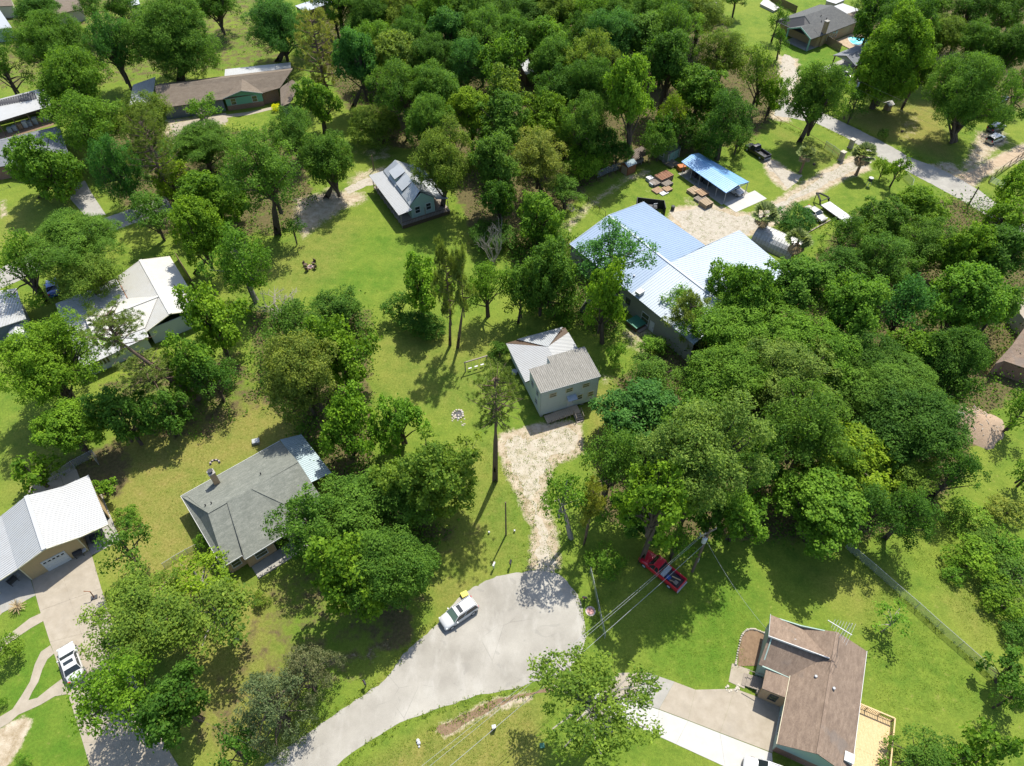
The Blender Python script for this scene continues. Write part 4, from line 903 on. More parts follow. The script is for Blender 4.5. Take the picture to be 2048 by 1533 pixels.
ins = [ray(inner, a) for a in angs]; outs = [ray(oc, a) for a in angs]
m = MB()
for k in range(48):
    j = (k+1) % 48
    m.poly([(*ins[k],.16),(*outs[k],.16),(*outs[j],.16),(*ins[j],.16)]); m.poly([(*ins[j],.16),(*ins[j],-.1),(*ins[k],-.1),(*ins[k],.16)]); m.poly([(*outs[k],.16),(*outs[k],0),(*outs[j],0),(*outs[j],.16)])
m.obj('deck', M['dry_soil'], pd)
m = MB(); m.poly([(*p_, .05) for p_ in ins]); m.obj('water', M['pool_water'], pd)
m = MB()
for k in range(48):
    j = (k+1) % 48; a_, c_ = Vector(ins[k]), Vector(ins[j]); m.poly([(*(a_*1.0),.20),(*(a_*1.08),.20),(*(c_*1.08),.20),(*(c_*1.0),.20)]); m.poly([(*(a_*1.08),.20),(*(a_*1.08),.16),(*(c_*1.08),.16),(*(c_*1.08),.20)])
m.obj('coping', M['concrete_new'], pd)
f = Bld('board_fence', 'tall brown board fence between the pool and the front lawn', 'fence', (1648,84), 0)
a_, c_ = f.P(1648,86), f.P(1680,104); L = (c_ - a_).length; n = int(L / .32)
for i in range(n):
    p_ = a_.lerp(c_, i / n); q_ = a_.lerp(c_, (i + .86) / n); m = MB(); m.obox(p_ + Vector((0,0,.95)), q_ + Vector((0,0,.95)), .04, 1.9); m.obj('board', M['wood_fence'], f.root)
f.bar(a_ + Vector((0,.06,1.5)), c_ + Vector((0,.06,1.5)), .05, .1, 'wood_fence', 'rail')
c = Bld('gabled_carport', 'dark shingled gabled carport below the pool', 'carport', (1668,110), 35.2, 2.8)
c.roof([[(-.5,0,2.8),(10.5,0,2.8),(10.5,-3.4,4.0),(-.5,-3.4,4.0)],[(10.5,-6.6,2.8),(-.5,-6.6,2.8),(-.5,-3.4,4.0),(10.5,-3.4,4.0)]], 'shingle_slate', 0, .12)
c.wall(.1,-.4,.1,-6.2,2.7,2.75,'grey_trim',prof=[(0,2.75),(.5,3.85),(1,2.75)])
for x in (0, 5, 10):
    for y in (-.4, -6.2): c.post(x, y, 0, 2.75, .22, 'wood_post')
boxobj('floor_slab', M['concrete_grey'], c.root, -3.5, 10.3, -8.5, .6, -.02, .05); boxobj('workbench', M['dark_wood'], c.root, 6, 9, -5.6, -4.4, .05, .9); boxobj('store_box', M['rust'], c.root, 3.5, 5, -5.8, -4.6, .05, 1.1)

# --- small outbuildings, each measured from the photo
def shed(name, label, cat, px, ang, L, Dp, hw, hr, wall, roof, rib=.3, door=None, gable_dir='x', z=0, over=.25):
    s = Bld(name, label, cat, px, ang, z)
    x0, x1, y0, y1 = 0, L, 0, Dp
    s.box_walls(x0, x1, y0, y1, 0, hw, wall)
    if gable_dir == 'x':
        m = Dp / 2; q = [[(-over,-over,hw-.03),(L+over,-over,hw-.03),(L+over,m,hr),(-over,m,hr)],[(L+over,Dp+over,hw-.03),(-over,Dp+over,hw-.03),(-over,m,hr),(L+over,m,hr)]]
        for x in (0, L): s.wall(x, 0, x, Dp, hw, hw + .01, wall, prof=[(0,hw),(.5,hr-.08),(1,hw)], name='gable')
    else:
        m = L / 2; q = [[(-over,Dp+over,hw-.03),(-over,-over,hw-.03),(m,-over,hr),(m,Dp+over,hr)],[(L+over,-over,hw-.03),(L+over,Dp+over,hw-.03),(m,Dp+over,hr),(m,-over,hr)]]
        for y in (0, Dp): s.wall(0, y, L, y, hw, hw + .01, wall, prof=[(0,hw),(.5,hr-.08),(1,hw)], name='gable')
    s.roof(q, roof, rib, .07, ribw=.06, ribh=.035)
    return s
s = shed('garden_shed', 'dark green shed with white trimmed doors beside the blue canopy', 'shed', (1334,327), 42, 3.6, 4.2, 2.3, 3.1, 'siding_moss', 'shingle_dark', 0)
s.door(1.1,-.07,.05,1.3,2.0,-90,'green_trim'); s.door(2.5,-.07,.05,1.2,2.0,-90,'green_trim'); s.window(-.07,1.5,1.4,.8,.8,180)
for x in (.02, 1.8, 3.58): s.post(x, -.08, 0, 2.3, .12, 'white_trim', 'corner_trim')
s = shed('tool_hut', 'narrow rust-brown tool hut at the fence left of the dark green shed', 'hut', (1254,352), 38, 2.2, 1.8, 2.0, 2.5, 'rust', 'roof_teal', 0, over=.12); boxobj('board_panel', M['cardboard'], s.root, -.1, -.04, .1, 1.6, 0, 1.7)
s = Bld('lean_to_shelter', 'low open lean-to shelter behind the rust-brown hut', 'shelter', (1268,338), 38); s.roof([[(0,0,1.9),(4.4,0,1.9),(4.4,2.6,2.2),(0,2.6,2.2)]], 'dark_wood', .4, .08); 
for x in (.2, 2.2, 4.2): s.post(x, .2, 0, 1.85, .1, 'wood_weathered'); s.post(x, 2.4, 0, 2.1, .1, 'wood_weathered')
boxobj('bench', M['wood_weathered'], s.root, .8, 3.5, .8, 1.6, 0, .7)
s = Bld('quonset_shed', 'arched grey metal shed beside the white roof of the long building', 'shed', (1512,474), -40, 0)
m = MB(); nseg = 10; Lq = 8.0; Rq = 2.5
for i in range(nseg):
    a_, c_ = math.pi * i / nseg, math.pi * (i + 1) / nseg
    for z0, z1 in ((0, Lq),):
        p = [(z0, Rq*math.cos(a_), Rq*math.sin(a_)), (z1, Rq*math.cos(a_), Rq*math.sin(a_)), (z1, Rq*math.cos(c_), Rq*math.sin(c_)), (z0, Rq*math.cos(c_), Rq*math.sin(c_))]
        m.poly(p)
for k in range(14):
    x = .1 + k * .6; m.tube([(x, Rq*1.005*math.cos(math.pi*i/12), Rq*1.005*math.sin(math.pi*i/12)) for i in range(13)], .05, 4)
m.obj('arched_roof', M['roof_galv'], s.root); s.wall(7.95,-2.4,7.95,2.4,0,.1,'roof_galv',prof=[(0,.1),(.15,1.7),(.5,2.4),(.85,1.7),(1,.1)]); s.door(8.03,0,0,1.8,1.7,0,'dark_grey')
s = Bld('grey_shed', 'large grey metal-roofed shed at the left edge', 'shed', (-30,640), -20)
q = [s.P(-60,590,3), s.P(33,577,3), s.P(52,638,3), s.P(0,655,3), s.P(-70,680,3)]; s.roof([q], 'roof_galv', 0, .1); ribpart(s, [[s.P(-60,590,3.01),s.P(33,577,3.01),s.P(53,637,3.01),s.P(-64,679,3.01)]], 'roof_galv', .4, .06, .04)
a_, c_, d_ = s.P(-62,676,3), s.P(50,636,3), s.P(32,580,3); s.wall(a_.x, a_.y+.4, c_.x-.4, c_.y+.3, 0, 2.9, 'siding_slate'); s.wall(c_.x-.4, c_.y+.3, d_.x-.4, d_.y-.3, 0, 2.9, 'siding_slate')
s = shed('garden_shed', 'small mint green shed with white-edged roof below the grey metal shed', 'shed', (30,690), 15, 2.0, 3.0, 1.9, 2.4, 'siding_palegreen', 'roof_white', 0, gable_dir='y', over=.15); s.window(1.0,-.07,1.2,.6,.5,-90)
s = Bld('pole_barn', 'open-fronted pole barn with patched white metal roof at the left edge', 'barn', (20,255), 17)
ra, rb_ = s.P(-40,255,3.2), s.P(111,209,3.2); ta, tb_ = s.P(-40,208,4.8), s.P(88,176,4.8); ma, mb2 = s.P(-40,222,4.0), s.P(98,196,4.0)
s.roof([[ra,rb_,mb2,ma]], 'roof_white', 0, .08); s.roof([[ma,mb2,tb_,ta]], 'roof_galv', 0, .08); ribpart(s, [[ra,rb_,mb2,ma]], 'roof_white', .45, .06, .03); ribpart(s, [[ma,mb2,tb_,ta]], 'roof_galv', .45, .06, .03)
pq = [s.P(64,184,4.65),s.P(70,182,4.68),s.P(75,194,4.1),s.P(68,196,4.1)]; m = MB(); m.poly([p_ + Vector((0,0,.06)) for p_ in pq][::-1]); m.obj('skylight_sheet', M['plastic_green'], s.root)
for i in range(6):
    p_ = ra.lerp(rb_, .03 + i * .19); s.post(p_.x, p_.y + .3, 0, 3.1, .18, 'wood_post')
p_ = ta.lerp(tb_, .02); q_ = ta.lerp(tb_, .98); s.wall(p_.x, p_.y, q_.x, q_.y, 0, 3.5, 'wood_fence'); q2 = rb_ + Vector((-.4,.4,0)); s.wall(q2.x, q2.y, q_.x, q_.y, 0, 3.0, 'wood_fence')
for i in range(9):
    p_ = ra.lerp(rb_, .28 + i * .07) + Vector((0, 1.3, 0)); boxobj('stored_crate', M[('grey_trim','galv_metal','pallet','plastic_white')[i % 4]], s.root, p_.x-.45, p_.x+.45, p_.y-.4, p_.y+.5, 0, rng.uniform(.6,1.4))
sheet('dirt_floor', 'brown bare earth before the pole barn', [(-30,275),(110,236),(112,248),(-30,296)], .006, M['bare_soil'], False, .2)
s = Bld('slate_roofed_house', 'house with slate grey roof behind the round green tree at left', 'house', (60,310), 17)
s.roof([[s.P(-60,345,2.9),s.P(20,330,2.9),s.P(150,345,2.9),s.P(118,252,4.6),s.P(-40,292,4.6)]], 'shingle_slate', 0, .12)
s.roof([[s.P(-40,292,4.62),s.P(118,252,4.62),s.P(128,250,3.2),s.P(-40,288,3.0)]], 'shingle_slate', 0, .12)
a_, c_ = s.P(-60,345,2.9), s.P(20,330,2.9); s.wall(a_.x,a_.y+.5,c_.x,c_.y+.5,0,2.8,'brick_red'); d_ = s.P(148,344,2.9); s.wall(c_.x,c_.y+.5,d_.x,d_.y+1,0,2.8,'brick_red'); p_ = s.P(10,352,1.4); s.window(p_.x, c_.y+.25 + .4, 1.5, 1.4, 1.2, -80)
s.bar(s.P(14,334,3.0), s.P(20,345,2.6), .08, .2, 'white_trim', 'downpipe')
s = Bld('green_walled_shed', 'pale roofed shed with grey-green wall at the top-left corner', 'shed', (10,70), 20)
a_, c_, d_ = s.P(-40,62,3.2), s.P(24,56,3.2), s.P(-2,18,4.2); s.roof([[a_, c_, d_, s.P(-60,24,4.2)]], 'roof_silver', .4, .08, ribw=.06, ribh=.03); s.wall(a_.x,a_.y+.3,c_.x-.3,c_.y+.3,0,3.15,'siding_palegreen'); s.wall(c_.x-.3,c_.y+.3,d_.x,d_.y,0,3.2,'siding_palegreen'); s.window(s.P(12,72,1.8).x, (c_.y+.3)-.1, 1.8, .7, .5, -85, 'dark_grey')
def farroof(name, label, pts, z, mat, walls, ridge=None):
    cx = sum(p[0] for p in pts) / len(pts); cy = sum(p[1] for p in pts) / len(pts)
    s = Bld(name, label, 'building', (cx, cy), 0); zs = z if hasattr(z, '__len__') else [z] * len(pts)
    q = [s.P(p[0], p[1], zz) for p, zz in zip(pts, zs)]; s.roof([q], mat, 0, .12); c = sum(q, Vector((0,0,0))) / len(q)
    q = [c + (p - c) * .93 for p in q]
    for a_, c_ in zip(q, q[1:] + q[:1]): s.wall(a_.x, a_.y, c_.x, c_.y, 0, min(a_.z, c_.z) - .1, walls)
    return s
farroof('far_shed', 'silver-roofed shed peeping out at the top edge left of the wood', [(590,12),(650,-8),(672,2),(610,24)], [3,3,3,3], 'roof_silver', 'dark_wood')
farroof('far_house', 'brown roof showing between trees near the top-left corner', [(108,30),(165,18),(150,-20),(100,-20)], [3,3,4.5,4.5], 'shingle_tan', 'siding_cream')
farroof('far_shed', 'small pale roof among trees at the top edge above the green-gabled house', [(258,14),(280,8),(276,-2),(256,4)], [3,3,3.4,3.4], 'roof_silver', 'siding_cream')
farroof('far_shed', 'tan roof corner at the very top-left edge', [(-30,14),(26,12),(18,-12),(-30,-14)], [3,3,4,4], 'shingle_tan', 'siding_cream')
farroof('far_house', 'white flat roof at the top edge above the pool house', [(1652,2),(1672,8),(1690,0),(1672,-12)], [3,3,3.2,3.2], 'roof_white', 'siding_cream')
farroof('far_house', 'tan roofed house half hidden by trees at the right edge', [(1990,728),(2025,690),(2060,640),(2110,680),(2075,745),(2008,722)], [2.9,3.6,4.2,3.4,2.9,2.9], 'shingle_brown', 'brick_red')
farroof('far_shed', 'pale roof patch at the right edge above the tan roof', [(2028,612),(2044,596),(2090,605),(2090,650),(2050,640)], 3.0, 'concrete', 'siding_cream')
farroof('far_shed', 'small grey roof tucked under trees near the right edge', [(1987,204),(2012,190),(2020,196),(1998,208)], [2.4,2.6,2.6,2.4], 'roof_galv', 'dark_wood')
farroof('far_shed', 'dark roof with pale patches showing through the wood canopy', [(1040,128),(1068,112),(1080,140),(1052,150)], [3,3.3,3.3,3], 'roof_silver', 'dark_wood')
farroof('low_wall', 'thin white wall strip beyond the top lawn', [(1520,8),(1548,22),(1560,16),(1530,-4)], [.6,.6,.6,.6], 'concrete_new', 'siding_cream')
# ------------------------------------------------------------------ vehicles
def wheel(root, x, y, r, w, side):
    m = MB(); m.smooth = False
    n = 16; prof = [(-w/2, r*.62), (-w/2, r*.93), (-w*.3, r), (w*.3, r), (w/2, r*.93), (w/2, r*.62)]
    for k in range(n):
        a, c = 2*math.pi*k/n, 2*math.pi*(k+1)/n
        for (y0, r0), (y1, r1) in zip(prof, prof[1:]):
            m.poly([(r0*math.cos(a), y0, r0*math.sin(a)), (r1*math.cos(a), y1, r1*math.sin(a)), (r1*math.cos(c), y1, r1*math.sin(c)), (r0*math.cos(c), y0, r0*math.sin(c))])
    wo = mobj('wheel', bpy.data.meshes.new('wheel_hub'), root, (x, y, r))
    hub = MB(); hub.tube([(0, -w*.3, 0), (0, w*.3, 0)], r*.2, 8); me = hub.mesh('wheel_hub', M['dark_grey']); wo.data = me
    m.obj('tyre', M['rubber'], wo)
    q = MB(); yy = side * w * .42; q.tube([(0, yy, 0), (0, yy + side*.02, 0)], [r*.66, r*.6], 14); q.obj('rim', M['galv_metal'], wo)
def car(name, label, ends, paintm, L=4.6, W=1.82, Hc=1.5, style='sedan', z=.0, glass='glass', sunroof=False, group='parked vehicles', roofm=None, w_scale=1):
    f, r = G(*ends[0], .5), G(*ends[1], .5); c = (f + r) / 2; ang = math.atan2(f.y - r.y, f.x - r.x)
    t = thing(name, label, 'truck' if style == 'pickup' else 'car', (c.x, c.y, z), ang, group)
    PM = M[paintm]; hw = W / 2; hl = L / 2
    if style == 'sedan': ST = [(-1,.70,.72),(-.975,.84,.88),(-.9,.93,1.0),(-.62,.99,1.03),(-.3,1,.96),(.25,1,.96),(.5,.99,.95),(.75,.96,.87),(.92,.88,.78),(.98,.78,.68),(1,.62,.56)]; cab = (-.66, .42, -.42, .10)
    elif style == 'suv': ST = [(-1,.72,.85),(-.98,.86,1.0),(-.9,.95,1.04),(-.5,1,1.03),(.3,1,1.02),(.5,.99,1.02),(.8,.95,.93),(.94,.86,.82),(.985,.76,.68),(1,.6,.55)]; cab = (-.96, .48, -.84, .16)
    elif style == 'wagon': ST = [(-1,.74,.75),(-.98,.86,.9),(-.9,.94,.98),(-.4,1,.97),(.3,1,.96),(.5,.98,.95),(.8,.95,.86),(.95,.84,.75),(1,.64,.56)]; cab = (-.97, .45, -.84, .14)
    else: ST = [(-.02,.98,1.1),(.0,.99,1.12),(.3,.99,1.12),(.5,.98,1.12),(.58,.98,1.1),(.85,.96,1.04),(.95,.9,.96),(.985,.82,.8),(1,.7,.62)]; cab = (-.02, .52, .05, .30)
    m = MB(); rows = []
    for xf, wf, zt in ST:
        w = hw * wf; x = xf * hl
        half = [(w*.90, .24), (w, .42), (w, .42 + (zt-.42)*.55), (w*.965, zt-.10), (w*.90, zt-.03), (w*.6, zt+.01), (0, zt+.03)]
        rows.append([(x, -y, zz) for y, zz in half] + [(x, y, zz) for y, zz in half[-2::-1]])
    n = len(rows[0]); vs = [p for rw in rows for p in rw]; fs = []
    for i in range(len(rows) - 1):
        for k in range(n - 1): fs.append((i*n+k, (i+1)*n+k, (i+1)*n+k+1, i*n+k+1))
        fs.append((i*n+n-1, (i+1)*n+n-1, (i+1)*n, i*n))
    fs.append(tuple(range(n))); fs.append(tuple((len(rows)-1)*n + k for k in range(n))[::-1])
    m.faces(vs, fs); m.smooth = True; m.obj('body', PM, t)
    xb0, xb1, xr0, xr1 = (v * hl for v in cab); zb = 1.0 if style != 'pickup' else 1.1; wb, wr = hw*.93, hw*.74
    B = lambda x, s, w=None: (x, s * (wb if w is None else w), zb)
    T_ = lambda x, s, w=None: (x, s * (wr if w is None else w), Hc)
    def quadpart(nm, q, mat, push=.0):
        mm = MB(); mm.poly(q); c_ = sum((Vector(p) for p in q), Vector((0,0,0))) / 4
        cen = Vector(((xb0 + xb1)/2, 0, (zb+Hc)/2)); nv_ = (Vector(q[1]) - Vector(q[0])).cross(Vector(q[2]) - Vector(q[0])).normalized()
        if nv_.dot(c_ - cen) < 0: nv_ = -nv_
        q2 = [Vector(p) + nv_ * push for p in q]; q3 = [Vector(p) - nv_ * .04 for p in q]
        mm = MB(); mm.poly(q2); mm.poly(q3[::-1])
        for i in range(len(q)): mm.poly([q2[i], q3[i], q3[(i+1) % len(q)], q2[(i+1) % len(q)]])
        return mm.obj(nm, M[mat], t)
    quadpart('windshield', [B(xb1, -1), B(xb1, 1), T_(xr1, 1), T_(xr1, -1)], 'glass_green' if glass == 'green' else 'glass')
    quadpart('rear_window', [B(xb0, 1), B(xb0, -1), T_(xr0, -1), T_(xr0, 1)], 'glass')
    for s_ in (-1, 1):
        quadpart('side_window', [B(xb0, s_), B(xb1, s_), T_(xr1, s_), T_(xr0, s_)], 'glass')
        p = MB()
        for a_, c_ in ((B(xb1, s_), T_(xr1, s_)), (B(xb0, s_), T_(xr0, s_))): p.obox(a_, c_, .07, .07)
        mid = (xb0 + xb1) / 2; p.obox(B(mid*.6+xb1*.1, s_*1.0), T_((xr0+xr1)/2, s_*1.0), .07, .05); p.obj('pillar', PM, t)
        mm = MB(); mm.box(xb1 - .42, xb1 - .28, s_*hw*1.0 if s_ > 0 else s_*hw*1.0 - .18, s_*hw*1.0 + .18 if s_ > 0 else s_*hw*1.0, 1.0, 1.14); mm.obj('mirror', PM, t)
        mm = MB(); xh = hl * .93; mm.box(xh - .16, xh + .03, s_*hw*.74 - .17, s_*hw*.74 + .17, .66, .80); mm.obj('headlight', M['lamp_lens'], t)
        xt = -hl * .985; mm = MB(); mm.box(xt - .03, xt + .12, s_*hw*.76 - .12, s_*hw*.76 + .12, .74, .98); mm.obj('tail_light', M['red_light'], t)
        for xw in (hl*.64, -hl*.62): wheel(t, xw, s_*(hw - .1), .34 if style in ('sedan','wagon') else .38, .24, s_)
    m = MB(); nx, ny = 5, 5; g_ = []
    for i in range(nx):
        for j in range(ny):
            u, v = i/(nx-1), j/(ny-1)*2-1; x = xr0 - .05 + (xr1 - xr0 + .1)*u
            g_.append((x, v*(wr+.03), Hc + .06*(1 - abs(v)**3)*(1 - (2*u-1)**4*.6)))
    m.faces(g_, [(i*ny+j, (i+1)*ny+j, (i+1)*ny+j+1, i*ny+j+1) for i in range(nx-1) for j in range(ny-1)]); m.smooth = True
    m.faces([(xr0-.05,-wr-.03,Hc-.03),(xr1+.05,-wr-.03,Hc-.03),(xr1+.05,wr+.03,Hc-.03),(xr0-.05,wr+.03,Hc-.03)], [(3,2,1,0)])
    ro = m.obj('roof', M[roofm] if roofm else PM, t)
    if sunroof:
        mm = MB(); xs = xr1 - .35; mm.box(xs - .42, xs, -wr*.72, wr*.72, Hc + .03, Hc + .072); mm.obj('sunroof', M['glass'], ro)
    if style == 'suv':
        for s_ in (-1, 1):
            mm = MB(); mm.obox((xr0, s_*wr*.93, Hc+.09), (xr1 - .1, s_*wr*.93, Hc+.09), .04, .05); mm.obj('roof_rail', M['galv_metal'], ro)
    if style == 'pickup':
        bx0, bx1 = -hl, -.04*hl
        mm = MB(); mm.box(bx0, bx1, -hw*.99, hw*.99, .4, .62); mm.obj('bed_floor', M['dark_grey'], t)
        for s_ in (-1, 1):
            mm = MB(); y0, y1 = sorted((s_*hw*.99, s_*hw*.86)); mm.box(bx0, bx1, y0, y1, .42, 1.14); mm.obj('bed_side', PM, t)
        mm = MB(); mm.box(bx0, bx0 + .1, -hw*.85, hw*.85, .45, 1.12); mm.obj('tailgate', PM, t); mm = MB(); mm.box(bx0 - .14, bx0 - .01, -hw*.95, hw*.95, .42, .58); mm.obj('rear_bumper', M['galv_metal'], t)
    mm = MB(); mm.box(hl*.965, hl*1.005, -hw*.5, hw*.5, .42, .66); mm.obj('grille', M['black_metal'], t)
    return t
car('parked_suv', 'white SUV with sunroof parked at the cul-de-sac edge', ((884,1251),(950,1206)), 'paint_white', 4.6, 1.86, 1.66, 'suv', .016, 'green', True)
car('parked_sedan', 'white sedan with sunroof on the garage driveway', ((131,1292),(156,1362)), 'paint_white', 4.8, 1.85, 1.46, 'sedan', .035, 'glass', True)
tr_ = car('pickup_truck', 'red pickup with loaded bed parked on shaded grass', ((1287,1112),(1360,1172)), 'paint_red', 5.9, 2.0, 1.85, 'pickup')
for k, (x, y, w, d, h, mt) in enumerate(((-.55,0,.5,1.6,.42,'galv_metal'),(-1.2,.3,.5,.5,.3,'plastic_blue'),(-1.9,-.35,1.1,.12,.12,'wood_fresh'),(-1.7,.35,.9,.12,.2,'cardboard'),(-2.2,.2,.45,.5,.25,'wood_weathered'))):
    m = MB(); m.box(-w/2, w/2, -d/2, d/2, 0, h); p = tr_.matrix_basis @ Vector((x, y, .63 + (.2 if k == 0 else 0)))
    tag(m.obj(('tool_box','cooler_box','timber_length','cardboard_box','wood_offcut')[k], M[mt], None, p, (0, 0, tr_.rotation_euler.z + (.3 if k in (2,3) else 0))), ('metal tool box across the red pickup bed','blue box in the red pickup bed','yellow timber length in the red pickup bed','brown box in the red pickup bed','grey wood offcut by the red pickup tailgate')[k], ('box','box','timber','box','wood')[k])
car('pickup_truck', 'black pickup parked on the grass above the blue canopy', ((1497,293),(1532,316)), 'paint_black', 5.8, 2.0, 1.85, 'pickup', w_scale=1)
car('parked_sedan', 'pale gold sedan beside the flatbed trailer', ((1649,442),(1611,416)), 'paint_champagne', 4.8, 1.8, 1.42, 'sedan')
car('parked_car', 'dark blue car on the dirt patch at the right edge', ((2008,250),(1976,262)), 'paint_navy', 4.4, 1.8, 1.5, 'wagon')
car('parked_car', 'silver wagon beside the dark blue car at the right edge', ((2008,271),(1973,286)), 'paint_champagne', 4.6, 1.8, 1.5, 'wagon', roofm='paint_white')
car('parked_car', 'dark red car in the shade on the left concrete drive', ((123,362),(146,392)), 'paint_darkred', 4.6, 1.8, 1.45, 'sedan', .035)
car('parked_car', 'white car under the open end of the blue canopy', ((1480,387),(1452,372)), 'paint_white', 4.4, 1.78, 1.45, 'sedan', .05)
car('parked_van', 'white van half out of frame by the brown-roofed house', ((1490,1532),(1585,1566)), 'paint_white', 5.2, 2.0, 1.9, 'suv', .04)
car('pickup_truck', 'olive pickup with pale roof beside the gabled carport', ((1704,156),(1672,148)), 'paint_champagne', 5.4, 1.9, 1.8, 'pickup', roofm='paint_white')
car('parked_car', 'blue car in deep shade under the drooping tree', ((103,564),(108,588)), 'paint_blue', 4.4, 1.8, 1.5, 'sedan')
# flatbed trailer with gooseneck
a_, c_ = G(1649,406,.8), G(1694,438,.8); d_ = c_ - a_; t = thing('flatbed_trailer', 'white decked gooseneck trailer with black frame on the grass', 'trailer', (a_.x, a_.y, 0), math.atan2(d_.y, d_.x))
for i in range(9): boxobj('deck_board', M['plastic_white'], t, .2, 6.6, -1.15 + i*.256, -.905 + i*.256, .78, .85)
for y in (-1.2, 1.2): m = MB(); m.obox((.1, y, .72), (6.6, y, .72), .08, .16); m.obj('side_rail', M['black_metal'], t)
for pts in (((0,-1.1,.8),(-.4,-1.0,1.5),(-1.8,-.3,1.7),(-2.4,0,1.5)), ((0,1.1,.8),(-.4,1.0,1.5),(-1.8,.3,1.7),(-2.4,0,1.5))): m = MB(); m.tube(pts, .17, 6); m.obj('neck_beam', M['black_metal'], t)
m = MB(); m.obox((-.1,-1.15,1.5),(-.1,1.15,1.5),.12,.12); m.obox((-.1,-1.15,.8),(-.1,-1.15,1.5),.1,.1,0,(1,0,0)); m.obox((-.1,1.15,.8),(-.1,1.15,1.5),.1,.1,0,(1,0,0)); m.obj('headboard', M['black_metal'], t)
m = MB(); m.tube([(-2.3,0,0),(-2.3,0,1.5)], .07, 6); m.obj('jack_leg', M['black_metal'], t)
for x in (4.2, 5.1):
    for s_ in (-1, 1): wheel(t, x, s_*1.0, .36, .22, s_)

# ------------------------------------------------------------------ poles and wires
def top_h(base, ytop):
    g_ = G(*base); lo, hi = 0, 40
    for _ in range(40):
        md_ = (lo + hi) / 2
        if proj((g_.x, g_.y, md_))[1] > ytop: lo = md_
        else: hi = md_
    return lo
def pole(name, label, base, ytop, r=.14, extras='', lean=(0, 0)):
    h = top_h(base, ytop); g_ = G(*base); t = thing(name, label, 'pole', g_, 0, 'wooden poles')
    m = MB(); m.tube([(0,0,0),(lean[0]*.5,lean[1]*.5,h*.5),(lean[0],lean[1],h)], [r, r*.88, r*.72], 10); m.obj('shaft', M['wood_post'], t); return t, h
t, h = pole('utility_pole', 'leaning wooden utility pole with transformer beside the red pickup', (1384.5,1143.5), 1060, .17)
TOP = t.location + Vector((0,0,h))
m = MB(); m.tube([(-.3,-.28,h-2.3),(-.3,-.28,h-1.4)], [.27,.27], 12); m.tube([(-.3,-.28,h-1.4),(-.3,-.28,h-1.3)], [.27,.16], 12); tfm = m.obj('transformer', M['plastic_white'], t)
for a_ in (-.12, .12): m = MB(); m.tube([(-.3+a_,-.28,h-1.3),(-.3+a_,-.28,h-1.05)], [.05,.03], 6); m.obj('bushing', M['rust'], tfm)
m = MB(); m.obox((-1.0,-.5,h-.55),(.9,.45,h-.55),.1,.12); m.obj('cross_arm', M['wood_weathered'], t)
for f_ in (-.95, -.5, .85): m = MB(); m.tube([(f_, f_*.5, h-.5),(f_, f_*.5, h-.25)], [.06,.04], 6); m.obj('insulator', M['ceramic'], t)
m = MB(); m.tube([(-1.1,-.3,h-.2),(-.9,-.35,h-.9)], .06, 6); m.obj('fuse_cutout', M['galv_metal'], t)
m = MB(); m.box(.12,.2,-.1,.1,2.6,3.4); m.obj('meter_box', M['galv_metal'], t)
def wire(label, a, c, sag, r=.013, mat='galv_metal', n=14):
    a, c = Vector(a), Vector(c); m = MB(); pts = []
    for i in range(n + 1):
        s_ = i / n; p = a.lerp(c, s_); p.z -= sag * 4 * s_ * (1 - s_); pts.append(p - a)
    m.tube(pts, r, 4, 0, False)
    tag(m.obj('overhead_wire', M[mat], None, a), label, 'wire', 'overhead wires')
wire('upper wire from the transformer pole crossing the turning circle', TOP + Vector((-.95,-.45,-.25)), G(640,1690,9.5), 1.6)
wire('second upper wire from the transformer pole crossing the turning circle', TOP + Vector((-.45,-.2,-.25)), G(662,1690,9.4), 1.5)
wire('lower thicker wire from the transformer pole over the red pickup', TOP + Vector((-.1,-.15,-3.2)), G(676,1720,7.5), 1.2, .02)
wire('service wire from the transformer pole to the brown-roofed house', TOP + Vector((.2,-.1,-2.6)), G(1536,1262,3.6), .8, .012)
pole('service_pole', 'plain wooden pole standing on the lawn left of the dirt drive', (1012,1070), 1005, .11)
t, h3 = pole('utility_pole', 'wooden utility pole at the street beside the gabled carport', (1687,239), 161, .16); P3 = t.location + Vector((0,0,h3)); m = MB(); m.tube([(.3,0,h3-1.4),(.3,0,h3-.5)], .25, 10); m.obj('transformer', M['galv_metal'], t)
t, h4 = pole('utility_pole', 'dark wooden pole at the near edge of the right-hand street', (1935.5,413), 374, .15)
t, h5 = pole('utility_pole', 'thin wooden pole on the grass beside the white porch roof', (748.2,341), 311, .12)
t, h6 = pole('utility_pole', 'wooden pole at the right end of the green-gabled house', (586,200), 157, .13)
t, h7 = pole('utility_pole', 'short dark post with a meter at the trees right of the dirt drive', (1193.5,886), 857, .1); boxobj('meter_box', M['galv_metal'], t, -.1, .1, -.2, -.1, 1.3, 1.7)
wire('street wire passing above the big round tree at top right', P3, G(2120,318,8.5), .8, .014, 'wood_weathered'); wire('lower street wire across the lawn at top right', P3 + Vector((0,0,-1.6)), G(2105,340,7), .9, .012, 'wood_weathered')
wire('wire crossing the bottom-left corner over the cedars', G(400,1440,8), G(640,1560,7.5), .3, .01, 'dark_grey')
wire('faint wire crossing the trees at the far left', G(-40,395,8), G(290,262,8), .6, .01, 'dark_grey')

